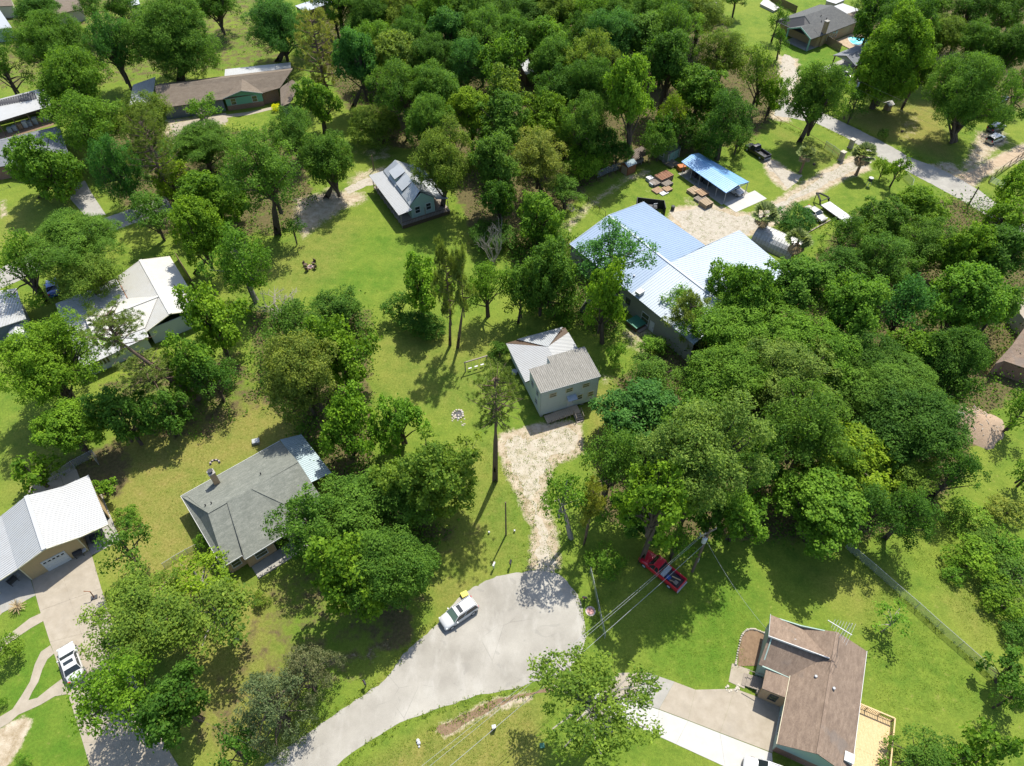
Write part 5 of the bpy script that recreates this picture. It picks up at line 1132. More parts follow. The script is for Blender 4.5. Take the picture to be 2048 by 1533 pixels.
# ------------------------------------------------------------------ fences
def chain_fence(label, px, h=1.4, sp=2.6, mesh=True, mat='galv_metal', top=True, name='chain_link_fence', pr=.03):
    o = G(*px[0]); t = thing(name, label, 'fence', o)
    pts = [G(*p) - o for p in px]; mm = MB()
    for a_, c_ in zip(pts, pts[1:]):
        if mesh: mm.poly([a_ + Vector((0,0,.03)), c_ + Vector((0,0,.03)), c_ + Vector((0,0,h)), a_ + Vector((0,0,h))])
        L = (c_ - a_).length; n = max(1, round(L / sp))
        for i in range(n + (1 if c_ is pts[-1] else 0)):
            p = a_.lerp(c_, i / n); q = MB(); q.tube([p, p + Vector((0,0,h+.05))], pr, 6); q.obj('post', M[mat], t)
        if top: q = MB(); q.tube([a_ + Vector((0,0,h)), c_ + Vector((0,0,h))], pr*.75, 6); q.obj('top_rail', M[mat], t)
    if mesh: mm.obj('mesh', M['chain_link'], t)
    return t
chain_fence('long chain-link fence across the lawn right of the brown-roofed house', [(1690,1096),(1747,1144.5),(1786.8,1180),(1829.6,1217),(1871.4,1255),(1916,1294),(1961.8,1334.8),(2010,1377),(2060,1420)], 1.45, 9)
chain_fence('short chain-link fence beside the turning circle', [(1180,1146),(1186,1170),(1197,1222),(1209,1278)], 1.3, 3)
chain_fence('chain-link run at the rust-brown hut', [(1195,356),(1214,347),(1250,336)], 1.5, 2.5)
chain_fence('chain-link fence behind the tan garage', [(112,960),(150,935),(192,912),(198,930)], 1.4, 2.6)
chain_fence('low chain-link fence left of the grey roof', [(330,1136),(352,1122),(376,1108),(400,1096)], 1.1, 2.6)
chain_fence('chain-link panel beside the stone gate pillars', [(1648,297),(1664,307),(1678,318)], 1.6, 2)
chain_fence('chain-link corner by the street below the bright bush', [(1806,356),(1822,372),(1818,390)], 1.5, 2)
t = chain_fence('black metal paling fence left of the blue gable end', [(1150,386),(1165,399),(1176,408),(1187,418),(1198,426),(1210,436)], 1.4, 1.6, False, 'black_metal', True, 'paling_fence', .045)
t = chain_fence('rusty pipe rail fence along the street under the oak', [(1534,232),(1560.6,250),(1600,269),(1648,297),(1674,319)], 1.05, 5, False, 'rust', True, 'pipe_fence', .05)
t = chain_fence('dark timber rail fence at the right edge by the dirt track', [(1977,364),(1990,352),(2003,342),(2018,331),(2032,322),(2060,304)], 1.25, 2.2, False, 'dark_wood', True, 'rail_fence', .07)
o = t.location
for hz in (.4, .8): m = MB(); m.tube([G(1977,364) - o + Vector((0,0,hz)), G(2060,304) - o + Vector((0,0,hz))], .05, 5); m.obj('rail', M['dark_wood'], t)
g_ = Bld('field_gate', 'grey tubular field gate at the end of the timber rail fence', 'gate', (1979,366), 0); a_, c_ = g_.P(1979,366), g_.P(2003,377)
for hz in (.25,.5,.75,1.0,1.25): m = MB(); m.tube([a_ + Vector((0,0,hz)), c_ + Vector((0,0,hz))], .035, 6); m.obj('bar', M['galv_metal'], g_.root)
for f_ in (0, .5, 1): p = a_.lerp(c_, f_); m = MB(); m.tube([p, p + Vector((0,0,1.3))], .04, 6); m.obj('upright', M['galv_metal'], g_.root)
f = Bld('board_fence', 'dark board fence at the top edge left of the pool house', 'fence', (1550,8), 0); a_, c_ = f.P(1540,2), f.P(1592,27); L = (c_ - a_).length; n = int(L/.35)
for i in range(n): p_ = a_.lerp(c_, i/n); q_ = a_.lerp(c_, (i+.85)/n); m = MB(); m.obox(p_ + Vector((0,0,.9)), q_ + Vector((0,0,.9)), .04, 1.8); m.obj('board', M['dark_wood'], f.root)
for px, lab in (((1700,296), 'stone gate pillar at the far side of the yard entrance'), ((1681,321), 'stone gate pillar at the near side of the yard entrance')):
    t = thing('gate_pillar', lab, 'pillar', G(*px), .6); boxobj('shaft', M['stone_pillar'], t, -.4, .4, -.4, .4, 0, 1.8); boxobj('cap', M['stone'], t, -.5, .5, -.5, .5, 1.8, 1.98); boxobj('plinth', M['stone_pillar'], t, -.48, .48, -.48, .48, 0, .2)
m = MB(); a_, c_ = G(1604,473), G(1661,441)
t = thing('timber_edging', 'row of old timbers edging the grass below the gold sedan', 'edging', a_)
for i in range(5): p = (c_ - a_) * (i/5); q = (c_ - a_) * ((i+.96)/5); m = MB(); m.obox(p + Vector((0,0,.1)), q + Vector((0,0,.1)), .22, .2); m.obj('timber', M['wood_weathered'], t)

# ------------------------------------------------------------------ yard things
b = Bld('swing_frame', 'timber swing frame with three small seats on the lawn', 'swing', (931,744), 22.4)
h = top_h((931,744), 726); Ls = 3.45
b.post(0,0,0,h,.13,'wood_weathered'); b.post(Ls,0,0,h,.13,'wood_weathered'); b.bar((-.15,0,h+.06),(Ls+.15,0,h+.06),.16,.14,'wood_weathered','beam')
for i in range(3):
    x = .75 + i*.98; m = MB(); m.box(x-.28,x+.28,-.11,.11,.48,.53); st_ = m.obj('seat', M['plastic_white'], b.root)
    for s_ in (-.25,.25): m = MB(); m.tube([(x+s_,0,.53),(x+s_,0,h)], .012, 4); m.obj('rope', M['galv_metal'], st_)
def ring(name, label, px, r, n, mats, ash='dark_grey'):
    t = thing(name, label, 'fire pit', G(*px))
    for k in range(n):
        a_ = 2*math.pi*k/n; rr = r*rng.uniform(.9,1.1); s_ = rng.uniform(.13,.24); m = MB(); m.tube([(0,0,-.03),(0,0,s_*.7),(rng.uniform(-.03,.03),0,s_)], [s_, s_*.9, s_*.5], 6); m.obj('stone', M[mats[k % len(mats)]], t, (rr*math.cos(a_), rr*math.sin(a_), 0))
    m = MB(); m.tube([(0,0,.006),(0,0,.07)], [r*.8, r*.45], 12); m.obj('ash_heap', M[ash], t); return t
fp = ring('fire_pit', 'ring of pale stones round burnt ash on the middle lawn', (916,829), .75, 13, ['stone','concrete_new','ceramic'])
for i in range(16):
    p = G(916 + rng.uniform(-12,14), 836 + rng.uniform(-6,16)); s_ = rng.uniform(.1,.2); m = MB(); m.tube([(0,0,0),(0,0,s_*.6)], [s_, s_*.6], 6)
    m.obj('stone', M['stone'], fp, p - fp.location)
t = ring('fire_pit', 'small pinkish fire pit between dark chairs on the upper lawn', (621,535), .45, 9, ['ceramic','pink'])
for a_, lab in ((60, 'dark chair above the pinkish fire pit'), (160, 'dark chair left of the pinkish fire pit'), (-30, 'dark chair right of the pinkish fire pit'), (-110, 'dark chair below the pinkish fire pit')):
    p = t.location + Vector((math.cos(math.radians(a_))*.95, math.sin(math.radians(a_))*.95, 0)); c = thing('garden_chair', lab, 'chair', p, math.radians(a_), 'chairs round the upper fire pit')
    boxobj('seat', M['dark_wood'], c, -.3, .3, -.3, .3, .36, .44); boxobj('backrest', M['dark_wood'], c, .26, .34, -.3, .3, .44, .95)
    for x in (-.25,.25):
        for y in (-.25,.25): boxobj('leg', M['dark_wood'], c, x-.03, x+.03, y-.03, y+.03, 0, .36)
def mailbox(label, base, hgt, post, box, rz):
    t = thing('mailbox', label, 'mailbox', G(*base), rz); boxobj('post', M[post], t, -.05, .05, -.05, .05, 0, hgt)
    m = MB(); pr = [(-.12,0),(.12,0),(.12,.14)] + [(.12*math.cos(a_), .14 + .1*math.sin(a_)) for a_ in (math.pi*.25, math.pi*.5, math.pi*.75)] + [(-.12,.14)]
    f0 = [(-.28, y, hgt + z) for y, z in pr]; f1 = [(.28, y, hgt + z) for y, z in pr]; m.poly(f0[::-1]); m.poly(f1)
    for i in range(len(pr)): j = (i+1) % len(pr); m.poly([f0[i], f0[j], f1[j], f1[i]])
    m.obj('box', M[box], t); boxobj('flag', M['red_light'], t, .05, .15, .125, .14, hgt + .1, hgt + .3)
mailbox('black mailbox at the right rim of the turning circle', (1168,1204), 1.1, 'black_metal', 'black_metal', math.radians(170)); mailbox('white mailbox post at the left rim of the turning circle', (988,1137), 1.0, 'white_trim', 'white_trim', math.radians(70)); mailbox('black mailbox at the top rim of the turning circle', (1021,1133), 1.0, 'black_metal', 'black_metal', math.radians(80)); mailbox('dark mailbox on the left verge further down the road', (732,1372), 1.0, 'black_metal', 'black_metal', math.radians(120))
def crate(name, label, cat, px, w, d, h, mat, rz=0., z=0., lid=None):
    t = thing(name, label, cat, G(*px) + Vector((0,0,z)), rz); boxobj('body', M[mat], t, -w/2, w/2, -d/2, d/2, 0, h)
    boxobj('lid', M[lid or mat], t, -w/2-.03, w/2+.03, -d/2-.03, d/2+.03, h+.002, h+.06); return t
crate('recycling_box', 'pale yellow box on the verge behind the white SUV', 'box', (929,1191), .75, .6, .35, 'plastic_yellow', .5)
crate('utility_box', 'white-capped post box in the grass below the ditch', 'box', (988,1458), .35, .3, .8, 'dark_grey', .2, lid='plastic_white')
crate('utility_box', 'green utility box in the shade below the bare-limbed tree', 'box', (1084,1493), .45, .4, .3, 'plastic_green', .1)
t = thing('litter_heap', 'heap of white bags lying in the ditch', 'litter', G(841,1487))
for i in range(6): m = MB(); r = rng.uniform(.1,.22); m.tube([(0,0,0),(0,0,r),(0,0,r*1.4)], [r, r*.9, r*.3], 6); m.obj('bag', M['plastic_white' if i % 3 else 'dark_grey'], t, (rng.uniform(-.35,.35), rng.uniform(-.35,.35), 0))
t = thing('septic_cover', 'round pinkish cover in the grass by the short chain-link fence', 'cover', G(1181,1223)); m = MB(); m.tube([(0,0,0),(0,0,.05)], .6, 16); m.obj('collar', M['ceramic'], t); m = MB(); m.tube([(0,0,.05),(0,0,.09)], .42, 16); m.obj('lid', M['pink'], t)
for px, lab in (((1029,1064), 'white bollard light on the lawn beside the dirt drive'), ((978,1067), 'small white ground light near the pine shadow')): t = thing('garden_light', lab, 'light', G(*px)); m = MB(); m.tube([(0,0,0),(0,0,.3)], .06, 6); m.obj('stem', M['dark_grey'], t); m = MB(); m.tube([(0,0,.3),(0,0,.42)], [.14,.1], 8); m.obj('cap', M['plastic_white'], t)
# pallets and scrap near the canopy
def pallet_stack(label, px, w, d, n, rz, mat='pallet', topm=None):
    t = thing('pallet_stack', label, 'pallets', G(*px), rz, 'pallet stacks near the blue canopy')
    for k in range(n):
        z = k*.16; m = MB()
        for x in (-w/2, -.05, w/2-.1): m.box(x, x+.1, -d/2, d/2, z, z+.1)
        m.obj('bearer', M[mat], t); m = MB()
        for i in range(6): y = -d/2 + i*(d/5.4); m.box(-w/2, w/2, y, y+d/8, z+.102, z+.13)
        m.obj('slats', M[mat if not topm or k < n-1 else topm], t)
    return t
A35 = math.radians(35)
pallet_stack('rusty topped pallet stack, highest of the scrap pile on the grass', (1327,360), 3.2, 2.0, 7, A35, 'pallet', 'rust'); pallet_stack('pale pallet stack in the middle of the scrap pile', (1313,368), 2.6, 1.6, 4, A35, 'wood_weathered'); pallet_stack('grey pallet stack under the rusty topped one', (1333,371), 2.0, 1.5, 4, A35, 'wood_weathered'); pallet_stack('low brown pallet stack at the right end of the scrap pile', (1334,381), 1.6, 1.4, 3, A35); pallet_stack('low pallet stack at the lower left of the scrap pile', (1315,383), 1.8, 1.5, 2, A35)
pallet_stack('left stack of the two brown pallet stacks beside the canopy slab', (1388,386), 2.2, 1.9, 4, A35, 'cardboard'); pallet_stack('right stack of the two brown pallet stacks beside the canopy slab', (1403,391), 2.0, 1.9, 5, A35); pallet_stack('pale pallet stack before the canopy slab', (1402,401), 2.2, 1.8, 3, A35, 'wood_weathered'); pallet_stack('dark-sided pallet stack nearest the gravel yard', (1411,412), 1.9, 1.8, 6, A35, 'cardboard')
crate('plastic_sheet', 'white sheet lying at the foot of the scrap pile', 'sheet', (1327,387), 1.6, 1.2, .12, 'plastic_white', A35); crate('white_tub', 'white tub at the left end of the scrap pile', 'tub', (1299,361), 1.2, 1.1, .6, 'plastic_white', A35); crate('metal_box', 'grey box beside the white tub on the scrap pile', 'box', (1305,371), 1.1, .9, .5, 'galv_metal', A35); crate('orange_box', 'orange box at the far corner of the blue canopy', 'box', (1362,340), 1.4, 1.2, .9, 'orange', .3)
for k, (x, lab) in enumerate(((2.2,'first dark machine parked under the blue canopy from its far end'),(4.0,'second dark machine under the blue canopy from its far end'),(5.8,'third dark machine under the blue canopy from its far end'))):
    p = canopy.root.matrix_basis @ Vector((x, 2.4, .05)); t = thing('covered_machine', lab, 'machine', p, canopy.a); boxobj('body', M['dark_grey'], t, -.6, .6, -1.0, 1.0, .25, 1.1); boxobj('cover', M['black_metal'], t, -.5, .5, -.7, .5, 1.102, 1.4)
    for s_ in (-.5,.5): wheel(t, s_, -.8, .3, .2, 1); wheel(t, s_, .8, .3, .2, 1)
def boat_like(): pass
for px, lab in (((1335,331), 'upright dinghy hull left of the dark green shed'), ((1349,331), 'second dinghy hull against the dark green shed')):
    t = thing('dinghy', lab, 'boat', G(*px), math.radians(-50)); m = MB(); st_ = [(-1.5,.15,.5),(-1.2,.5,.15),(0,.62,.1),(1.0,.55,.12),(1.4,.45,.3)]; rows = [[(x,-w,.6),(x,-w*.7,z),(x,0,z-.05),(x,w*.7,z),(x,w,.6)] for x,w,z in st_]; vs = [p for r in rows for p in r]; m.faces(vs, [(i*5+k,(i+1)*5+k,(i+1)*5+k+1,i*5+k+1) for i in range(4) for k in range(4)]); m.obj('hull', M['wood_weathered'], t); m = MB(); m.box(-.3,-.05,-.5,.5,.45,.5); m.obj('thwart', M['wood_fresh'], t)
t = thing('deer_feeder', 'white-topped feeder on legs beside the yard drive', 'feeder', G(1736,372))
for a_ in (0, 2.1, 4.2): m = MB(); m.tube([(.6*math.cos(a_),.6*math.sin(a_),0),(.2*math.cos(a_),.2*math.sin(a_),1.3)], .05, 5); m.obj('leg', M['galv_metal'], t)
m = MB(); m.tube([(0,0,1.1),(0,0,1.8)], .4, 12); m.obj('drum', M['dark_grey'], t); m = MB(); m.tube([(0,0,1.8),(0,0,1.95)], [.46,.1], 12); m.obj('lid', M['plastic_white'], t)
t = thing('well_house', 'small well house with pale roof on the lawn at top right', 'well house', G(1774,219), .5); boxobj('wall', M['wood_fence'], t, -.6, .6, -.6, .6, 0, 1.0); m = MB(); m.slab([(-.9,-.8,1.3),(.9,-.8,1.3),(.9,.2,1.75),(-.9,.2,1.75)], .06); m.slab([(-.9,.2,1.75),(.9,.2,1.75),(.9,.9,1.35),(-.9,.9,1.35)], .06); m.obj('roof', M['concrete_new'], t)
for x in (-.55,.55): boxobj('post', M['wood_fence'], t, x-.06, x+.06, -.06, .06, 1.0, 1.6)
for px, lab in (((1804,264),'small dark stump on the dry lawn at top right'),((1628,330),'dark stump in the palm shade')): t = thing('tree_stump', lab, 'stump', G(*px)); m = MB(); m.tube([(0,0,0),(0,0,.3)], [.3,.24], 8); m.obj('wood', M['bark'], t)
for px, lab in (((1412,18), 'pale boulder on the top lawn, left of the round shadow'), ((1430,10), 'reddish boulder on the top lawn')): t = thing('boulder', lab, 'boulder', G(*px)); m = MB(); m.tube([(0,0,-.05),(0,0,.4),(.1,0,.7)], [.6,.55,.25], 8); m.obj('stone', M['ceramic'], t)
# mulch heap and log stack
t = thing('mulch_heap', 'broad heap of pale brown mulch on the right lawn', 'mulch heap', G(1957,852)); m = MB(); m.smooth = True; nr, na = 7, 26; vs = [(0,0,1.5)]
for i in range(1, nr+1):
    for k in range(na):
        a_ = 2*math.pi*k/na; rr = 3.2*i/nr*(1 + .12*math.sin(3*a_+1) + .06*math.sin(7*a_)); vs.append((rr*math.cos(a_)*1.05, rr*math.sin(a_)*1.15, max(-.02, 1.5*(1-(i/nr)**1.6)) + rng.uniform(-.06,.06)*(i<nr)))
fs = [(0,1+k,1+(k+1)%na) for k in range(na)] + [(1+(i-1)*na+k, 1+i*na+k, 1+i*na+(k+1)%na, 1+(i-1)*na+(k+1)%na) for i in range(1,nr) for k in range(na)]
m.faces(vs, fs); m.obj('heap', M['mulch'], t)
for i in range(70):
    a_, rr = rng.uniform(0,6.28), 3.1*math.sqrt(rng.random()); z = 1.5*(1-(rr/3.4)**1.6); p = Vector((rr*math.cos(a_), rr*math.sin(a_)*1.1, max(.03, z))); m = MB(); d_ = Vector((rng.uniform(-1,1), rng.uniform(-1,1), .1)).normalized()*rng.uniform(.15,.4); m.obox(p-d_, p+d_, .06, .05); m.obj('stick', M['logwood' if i%2 else 'mulch'], t)
t = thing('log_stack', 'stack of cut pale logs beside the mulch heap', 'logs', G(1896,826))
for i in range(22):
    r = rng.uniform(.16,.3); a_ = rng.uniform(.1,.7); L = rng.uniform(.5,.9); c_ = Vector((rng.uniform(-1.5,1.3), rng.uniform(-1.4,1.4), r + rng.choice((0,0,.35)))); d_ = Vector((math.cos(a_),math.sin(a_),0))*L/1.6; m = MB(); m.tube([c_-d_, c_+d_], r, 8); m.obj('log', M['logwood'], t)
crate('stored_crate', 'dark chest under the right lean-to of the tan garage', 'chest', (196,1078), 1.4, .8, .7, 'dark_grey', .6)
t = thing('basketball_stand', 'red-legged stand leaning on the garage driveway', 'stand', G(189,1196), .4); m = MB(); m.tube([(0,0,0),(.1,.1,1.4),(-.5,.3,1.6)], .06, 6); m.obj('post', M['rust'], t); boxobj('foot', M['dark_grey'], t, -.35, .35, -.25, .25, 0, .14)
m = MB(); m.tube([(0,0,0),(0,0,.8)], .35, 10); m.tube([(0,0,.8),(0,0,.9)], [.38,.2], 10); tag(m.obj('waste_bin', M['dark_grey'], None, G(1345,420)), 'dark round bin on the gravel beside the metal building', 'bin')
c = Bld('concrete_pad', 'cracked concrete pad with rubble behind the tan garage', None, (95,985), 36); c.root['kind'] = 'structure'; del_ = c.root
for i in range(3): boxobj('slab', M['concrete'], c.root, -2+i*2.02, -.02+i*2.02, -1, 2.2, -.02, .06)
# ------------------------------------------------------------------ vegetation
nr = np.random.default_rng(11)
def unit(v): return v / (np.linalg.norm(v, axis=-1, keepdims=True) + 1e-9)
def leaf_mesh(name, pos, nrm, size, asp, var, mat, axis=None):
    n = len(pos); r = unit(nr.normal(size=(n, 3)))
    t = unit(np.cross(nrm, r)) if axis is None else unit(axis)
    bt = unit(np.cross(nrm, t)); s = size[:, None]
    v = np.stack([pos - t*s*.5, pos + bt*s*asp*.5 - t*s*.06, pos + t*s*.5 - nrm*s*.08, pos - bt*s*asp*.5 - t*s*.06], 1).reshape(-1, 3)
    me = bpy.data.meshes.new(name); me.vertices.add(4*n); me.vertices.foreach_set('co', v.astype(np.float32).ravel())
    me.loops.add(4*n); me.polygons.add(n); me.loops.foreach_set('vertex_index', np.arange(4*n, dtype=np.int32)); me.polygons.foreach_set('loop_start', np.arange(0, 4*n, 4, dtype=np.int32))
    me.update(calc_edges=True)
    a = me.attributes.new('leafvar', 'FLOAT', 'POINT'); a.data.foreach_set('value', np.repeat(var, 4).astype(np.float32))
    me.materials.append(mat); return me
KIND = dict(
 #      lobes lr   dens lpt tuftr leaf asp zmin  up   spread jitter
 oak=dict(nl=50, lr=.215, dens=4.0, lpt=10, tr=.30, leaf=.235, asp=.62, zmin=-.55, up=.45, u0=.55, u1=.98, mat='leaf_broad', bark='bark'),
 gum=dict(nl=34, lr=.215, dens=2.7, lpt=13, tr=.33, leaf=.30, asp=.80, zmin=-.75, up=.40, u0=.45, u1=1.04, mat='leaf_broad', bark='bark'),
 elm=dict(nl=38, lr=.20, dens=3.0, lpt=11, tr=.38, leaf=.25, asp=.60, zmin=-.70, up=.35, u0=.42, u1=1.04, mat='leaf_broad', bark='bark'),
 loose=dict(nl=20, lr=.21, dens=2.3, lpt=9, tr=.40, leaf=.31, asp=.62, zmin=-.70, up=.3, u0=.35, u1=1.0, mat='leaf_broad', bark='bark_pale'),
 cedar=dict(nl=46, lr=.20, dens=4.2, lpt=9, tr=.24, leaf=.26, asp=.34, zmin=-.92, up=.5, u0=.6, u1=.95, mat='leaf_cedar', bark='bark'),
 open=dict(nl=28, lr=.165, dens=2.8, lpt=11, tr=.38, leaf=.27, asp=.6, zmin=-.6, up=.25, u0=.4, u1=.95, mat='leaf_broad', bark='bark_pale'),
 bush=dict(nl=16, lr=.36, dens=4.0, lpt=9, tr=.26, leaf=.24, asp=.62, zmin=-.35, up=.5, u0=.5, u1=.78, mat='leaf_broad', bark='bark'),
)
def shape(kind, z):
    if kind == 'gum': return 1.0 - .2*max(0, z)**1.3
    if kind == 'cedar': return max(.3, .82 - .42*z)*1.12
    if kind == 'oak': return 1.0
    return 1.0 - .12*max(0, z)
def limb_tube(m, a, c, r0, r1, bend):
    a, c = Vector(a), Vector(c); mid = a.lerp(c, .5) + Vector(bend); m.tube([a, a.lerp(mid, .6), mid, mid.lerp(c, .55), c], [r0, r0*.8, (r0+r1)/2, r1*1.2, r1], 5, 0, False)
def gen_crown(kind, R, seed):
    global nr
    k = KIND[kind]; nr = np.random.default_rng(seed); rg = random.Random(seed)
    nl = max(7, int(k['nl'] * (R/4)**1.35)); lobes = []; tries = 0
    nsub = {'oak': 4, 'gum': 3, 'elm': 4, 'loose': 3, 'open': 5}.get(kind, 1); subs = [(Vector((0, 0, 0)), 1.0)]
    if nsub > 1:
        subs = []; a0 = rg.uniform(0, 6.28)
        for q in range(nsub):
            aa = a0 + 6.28*q/nsub + rg.uniform(-.5, .5); rr = rg.uniform(.22, .40); subs.append((Vector((math.cos(aa)*rr, math.sin(aa)*rr, rg.uniform(-.32, .30))), rg.uniform(.55, .76)))
        subs.append((Vector((rg.uniform(-.1, .1), rg.uniform(-.1, .1), rg.uniform(.18, .34))), rg.uniform(.55, .70)))
    while len(lobes) < nl and tries < 4000:
        tries += 1
        d = Vector((rg.gauss(0,1), rg.gauss(0,1), rg.gauss(.15,1))).normalized()
        if d.z < k['zmin']: continue
        u = rg.uniform(k['u0'], k['u1']) * (1 + .14*math.sin(3*math.atan2(d.y, d.x) + seed) * (1-abs(d.z)))
        sh = shape(kind, d.z); so, ss = rg.choice(subs); c = Vector((d.x*u*sh, d.y*u*sh, d.z*u))*R*ss + so*R
        if c.length < .38*R: continue
        lr = R*k['lr']*rg.uniform(.72, 1.3)
        if any((c - o).length < (lr + l2)*.42 for o, l2 in lobes) and tries < 2500: continue
        lobes.append((c, lr))
    lobes += [(Vector((rg.uniform(-.25,.25)*R, rg.uniform(-.25,.25)*R, rg.uniform(-.2,.35)*R)), R*k['lr']*1.3) for _ in range(max(2, nl//9))]
    P, N, V, S = [], [], [], []
    for c, lr in lobes:
        cn = np.array(c); out = unit(cn[None])[0]; nt = max(5, int(4*math.pi*lr*lr*k['dens']*.62)); lobv = rg.uniform(-.2, .2)
        d = unit(nr.normal(size=(nt, 3)) + out*.55 + np.array([0,0,k['up']])); tp = cn + d*(lr*nr.uniform(.72, 1.12, (nt,1)))*np.array([1.08,1.08,.86])
        tv = nr.uniform(-.22, .22, nt)
        for i in range(k['lpt']):
            off = nr.normal(size=(nt,3))*k['tr']*.62; P.append(tp + off); N.append(unit(d*.75 + np.array([0,0,.55]) + nr.normal(size=(nt,3))*.55))
            V.append(np.clip(.5 + lobv + tv + nr.normal(size=nt)*.17, 0, 1)); S.append(k['leaf']*nr.uniform(.68, 1.35, nt))
    me = leaf_mesh(kind + '_crown', np.concatenate(P), np.concatenate(N), np.concatenate(S), k['asp'], np.concatenate(V), M[k['mat']])
    m = MB()
    for c, lr in sorted(lobes, key=lambda t: -t[0].length)[:max(6, int(nl*.6))]:
        z0 = rg.uniform(-.95, -.1)*R if kind != 'cedar' else c.z - .3; a = Vector((0, 0, min(z0, c.z))); limb_tube(m, a, c, (.042 if kind == 'open' else .030)*R, .009*R, (rg.uniform(-.08,.08)*R, rg.uniform(-.08,.08)*R, .06*R))
    m.tube([(0,0,-R),(0.02*R,0,-.3*R),(-.02*R,.02*R,.25*R),(0,0,.6*R)], [.055*R,.048*R,.034*R,.012*R], 7, 0, False)
    return me, m.mesh(kind + '_limbs', M[k['bark']])
def gen_pine(R, seed, dense=1.0, flat=False):
    global nr
    nr = np.random.default_rng(seed); rg = random.Random(seed); m = MB(); P, N, A, V, S = [], [], [], [], []
    m.tube([(0,0,-R*1.0),(.03*R,0,0),(0,.02*R,R*.92)], [.055*R,.042*R,.012*R], 8, 0, False); nb = int(34*dense)
    for b_ in range(nb):
        t = (b_ + rg.random())/nb; z = (-.85 + 1.75*t)*R; a = rg.uniform(0, 6.283); L = R*(1.02 - .62*max(0, t-.25)) * rg.uniform(.55, 1.05)
        if t < .2: L *= rg.choice((.35, .9, 1.0))
        d = Vector((math.cos(a), math.sin(a), .18 + .25*t)); e = Vector((0,0,z)) + d*L; s0 = Vector((0,0,z))
        limb_tube(m, s0, e, .020*R, .006*R, (rg.uniform(-.05,.05)*R, rg.uniform(-.05,.05)*R, -.04*R))
        for f in range(rg.randint(4, 7)):
            u = rg.uniform(.45, 1.06); c = s0.lerp(e, u) + Vector((rg.gauss(0,.12), rg.gauss(0,.12), rg.gauss(.08,.06)))*R*.9
            n = 40; dd = unit(nr.normal(size=(n,3)) + np.array([d.x*.5, d.y*.5, .75])); rad = nr.uniform(.12, .42, (n,1)); P.append(np.array(c) + dd*rad); A.append(unit(dd + nr.normal(size=(n,3))*.25)); N.append(unit(np.cross(dd, nr.normal(size=(n,3))))); pv = rg.uniform(-.15,.15); V.append(np.clip(.5 + pv + nr.normal(size=n)*.2, 0, 1)); S.append(nr.uniform(.30, .46, n))
    me = leaf_mesh('pine_crown', np.concatenate(P), np.concatenate(N), np.concatenate(S), .20, np.concatenate(V), M['leaf_needle'], np.concatenate(A))
    return me, m.mesh('pine_limbs', M['bark_pine'])
def gen_dead(R, seed):
    rg = random.Random(seed); m = MB()
    def grow(p, d, L, r, lev):
        e = p + d*L; mid = p.lerp(e, .5) + Vector((rg.uniform(-.1,.1), rg.uniform(-.1,.1), rg.uniform(0,.1)))*L; m.tube([p, mid, e], [r, r*.8, r*.55], 5, 0, False)
        if lev == 0: return
        for _ in range(rg.randint(2, 4)):
            nd = (d + Vector((rg.gauss(0,.6), rg.gauss(0,.6), rg.gauss(.15,.4)))).normalized(); grow(p.lerp(e, rg.uniform(.45, 1)), nd, L*rg.uniform(.5,.75), r*.5, lev-1)
    for k in range(6):
        a = k*1.05; grow(Vector((0,0,-R)), Vector((math.cos(a)*.7, math.sin(a)*.7, 1)).normalized(), R*.8, .028*R, 3)
    return m.mesh('dead_limbs', M['dead_wood'])
SIZES = dict(S=2.2, M=3.7, L=5.4, X=8.0)
PROTO = {}
def proto(kind, a, variant):
    if kind == 'pine': sz = 'L' if a > 3.6 else 'M'
    else: sz = 'S' if a < 2.9 else ('M' if a < 4.5 else ('L' if a < 6.6 or kind in ('cedar','bush') else 'X'))
    key = (kind, sz, variant % (2 if sz != 'L' else 2))
    if key not in PROTO:
        seed = sum(map(ord, kind))*7 + ord(sz)*13 + key[2]*101; R = SIZES[sz] if kind != 'pine' else (5.2 if sz == 'L' else 2.9)
        PROTO[key] = (gen_pine(R, seed, 1.9 if sz == 'L' else 1.0) if kind == 'pine' else gen_crown(kind, R, seed)) + (R,)
    return PROTO[key]
tm = MB(); tm.tube([(0,0,0),(.05,0,.06),(.1,-.05,.35),(-.06,.08,.7),(0,0,1)], [1.5,1.0,.85,.72,.55], 8, 0, False); tm.smooth = True
TRUNK = {k: tm.mesh('trunk_' + k, M[k]) for k in ('bark', 'bark_pale', 'bark_pine')}
TINT = dict(d=(.58,.68,.72), m=(.85,.88,.95), b=(1.18,1.12,.75), y=(1.6,1.32,.75), o=(1.22,.98,1.1), g=(.62,.84,1.3), v=(1.0,1.04,.85), p=(1.5,1.3,1.2), n=(1.75,1.15,1.7), k=(1.32,1.08,1.7))
CLEAR = dict(oak=.8, gum=1.2, elm=1.6, loose=1.8, open=2.5, pine=6.0, cedar=.1, bush=-.25)
tree_i = 0
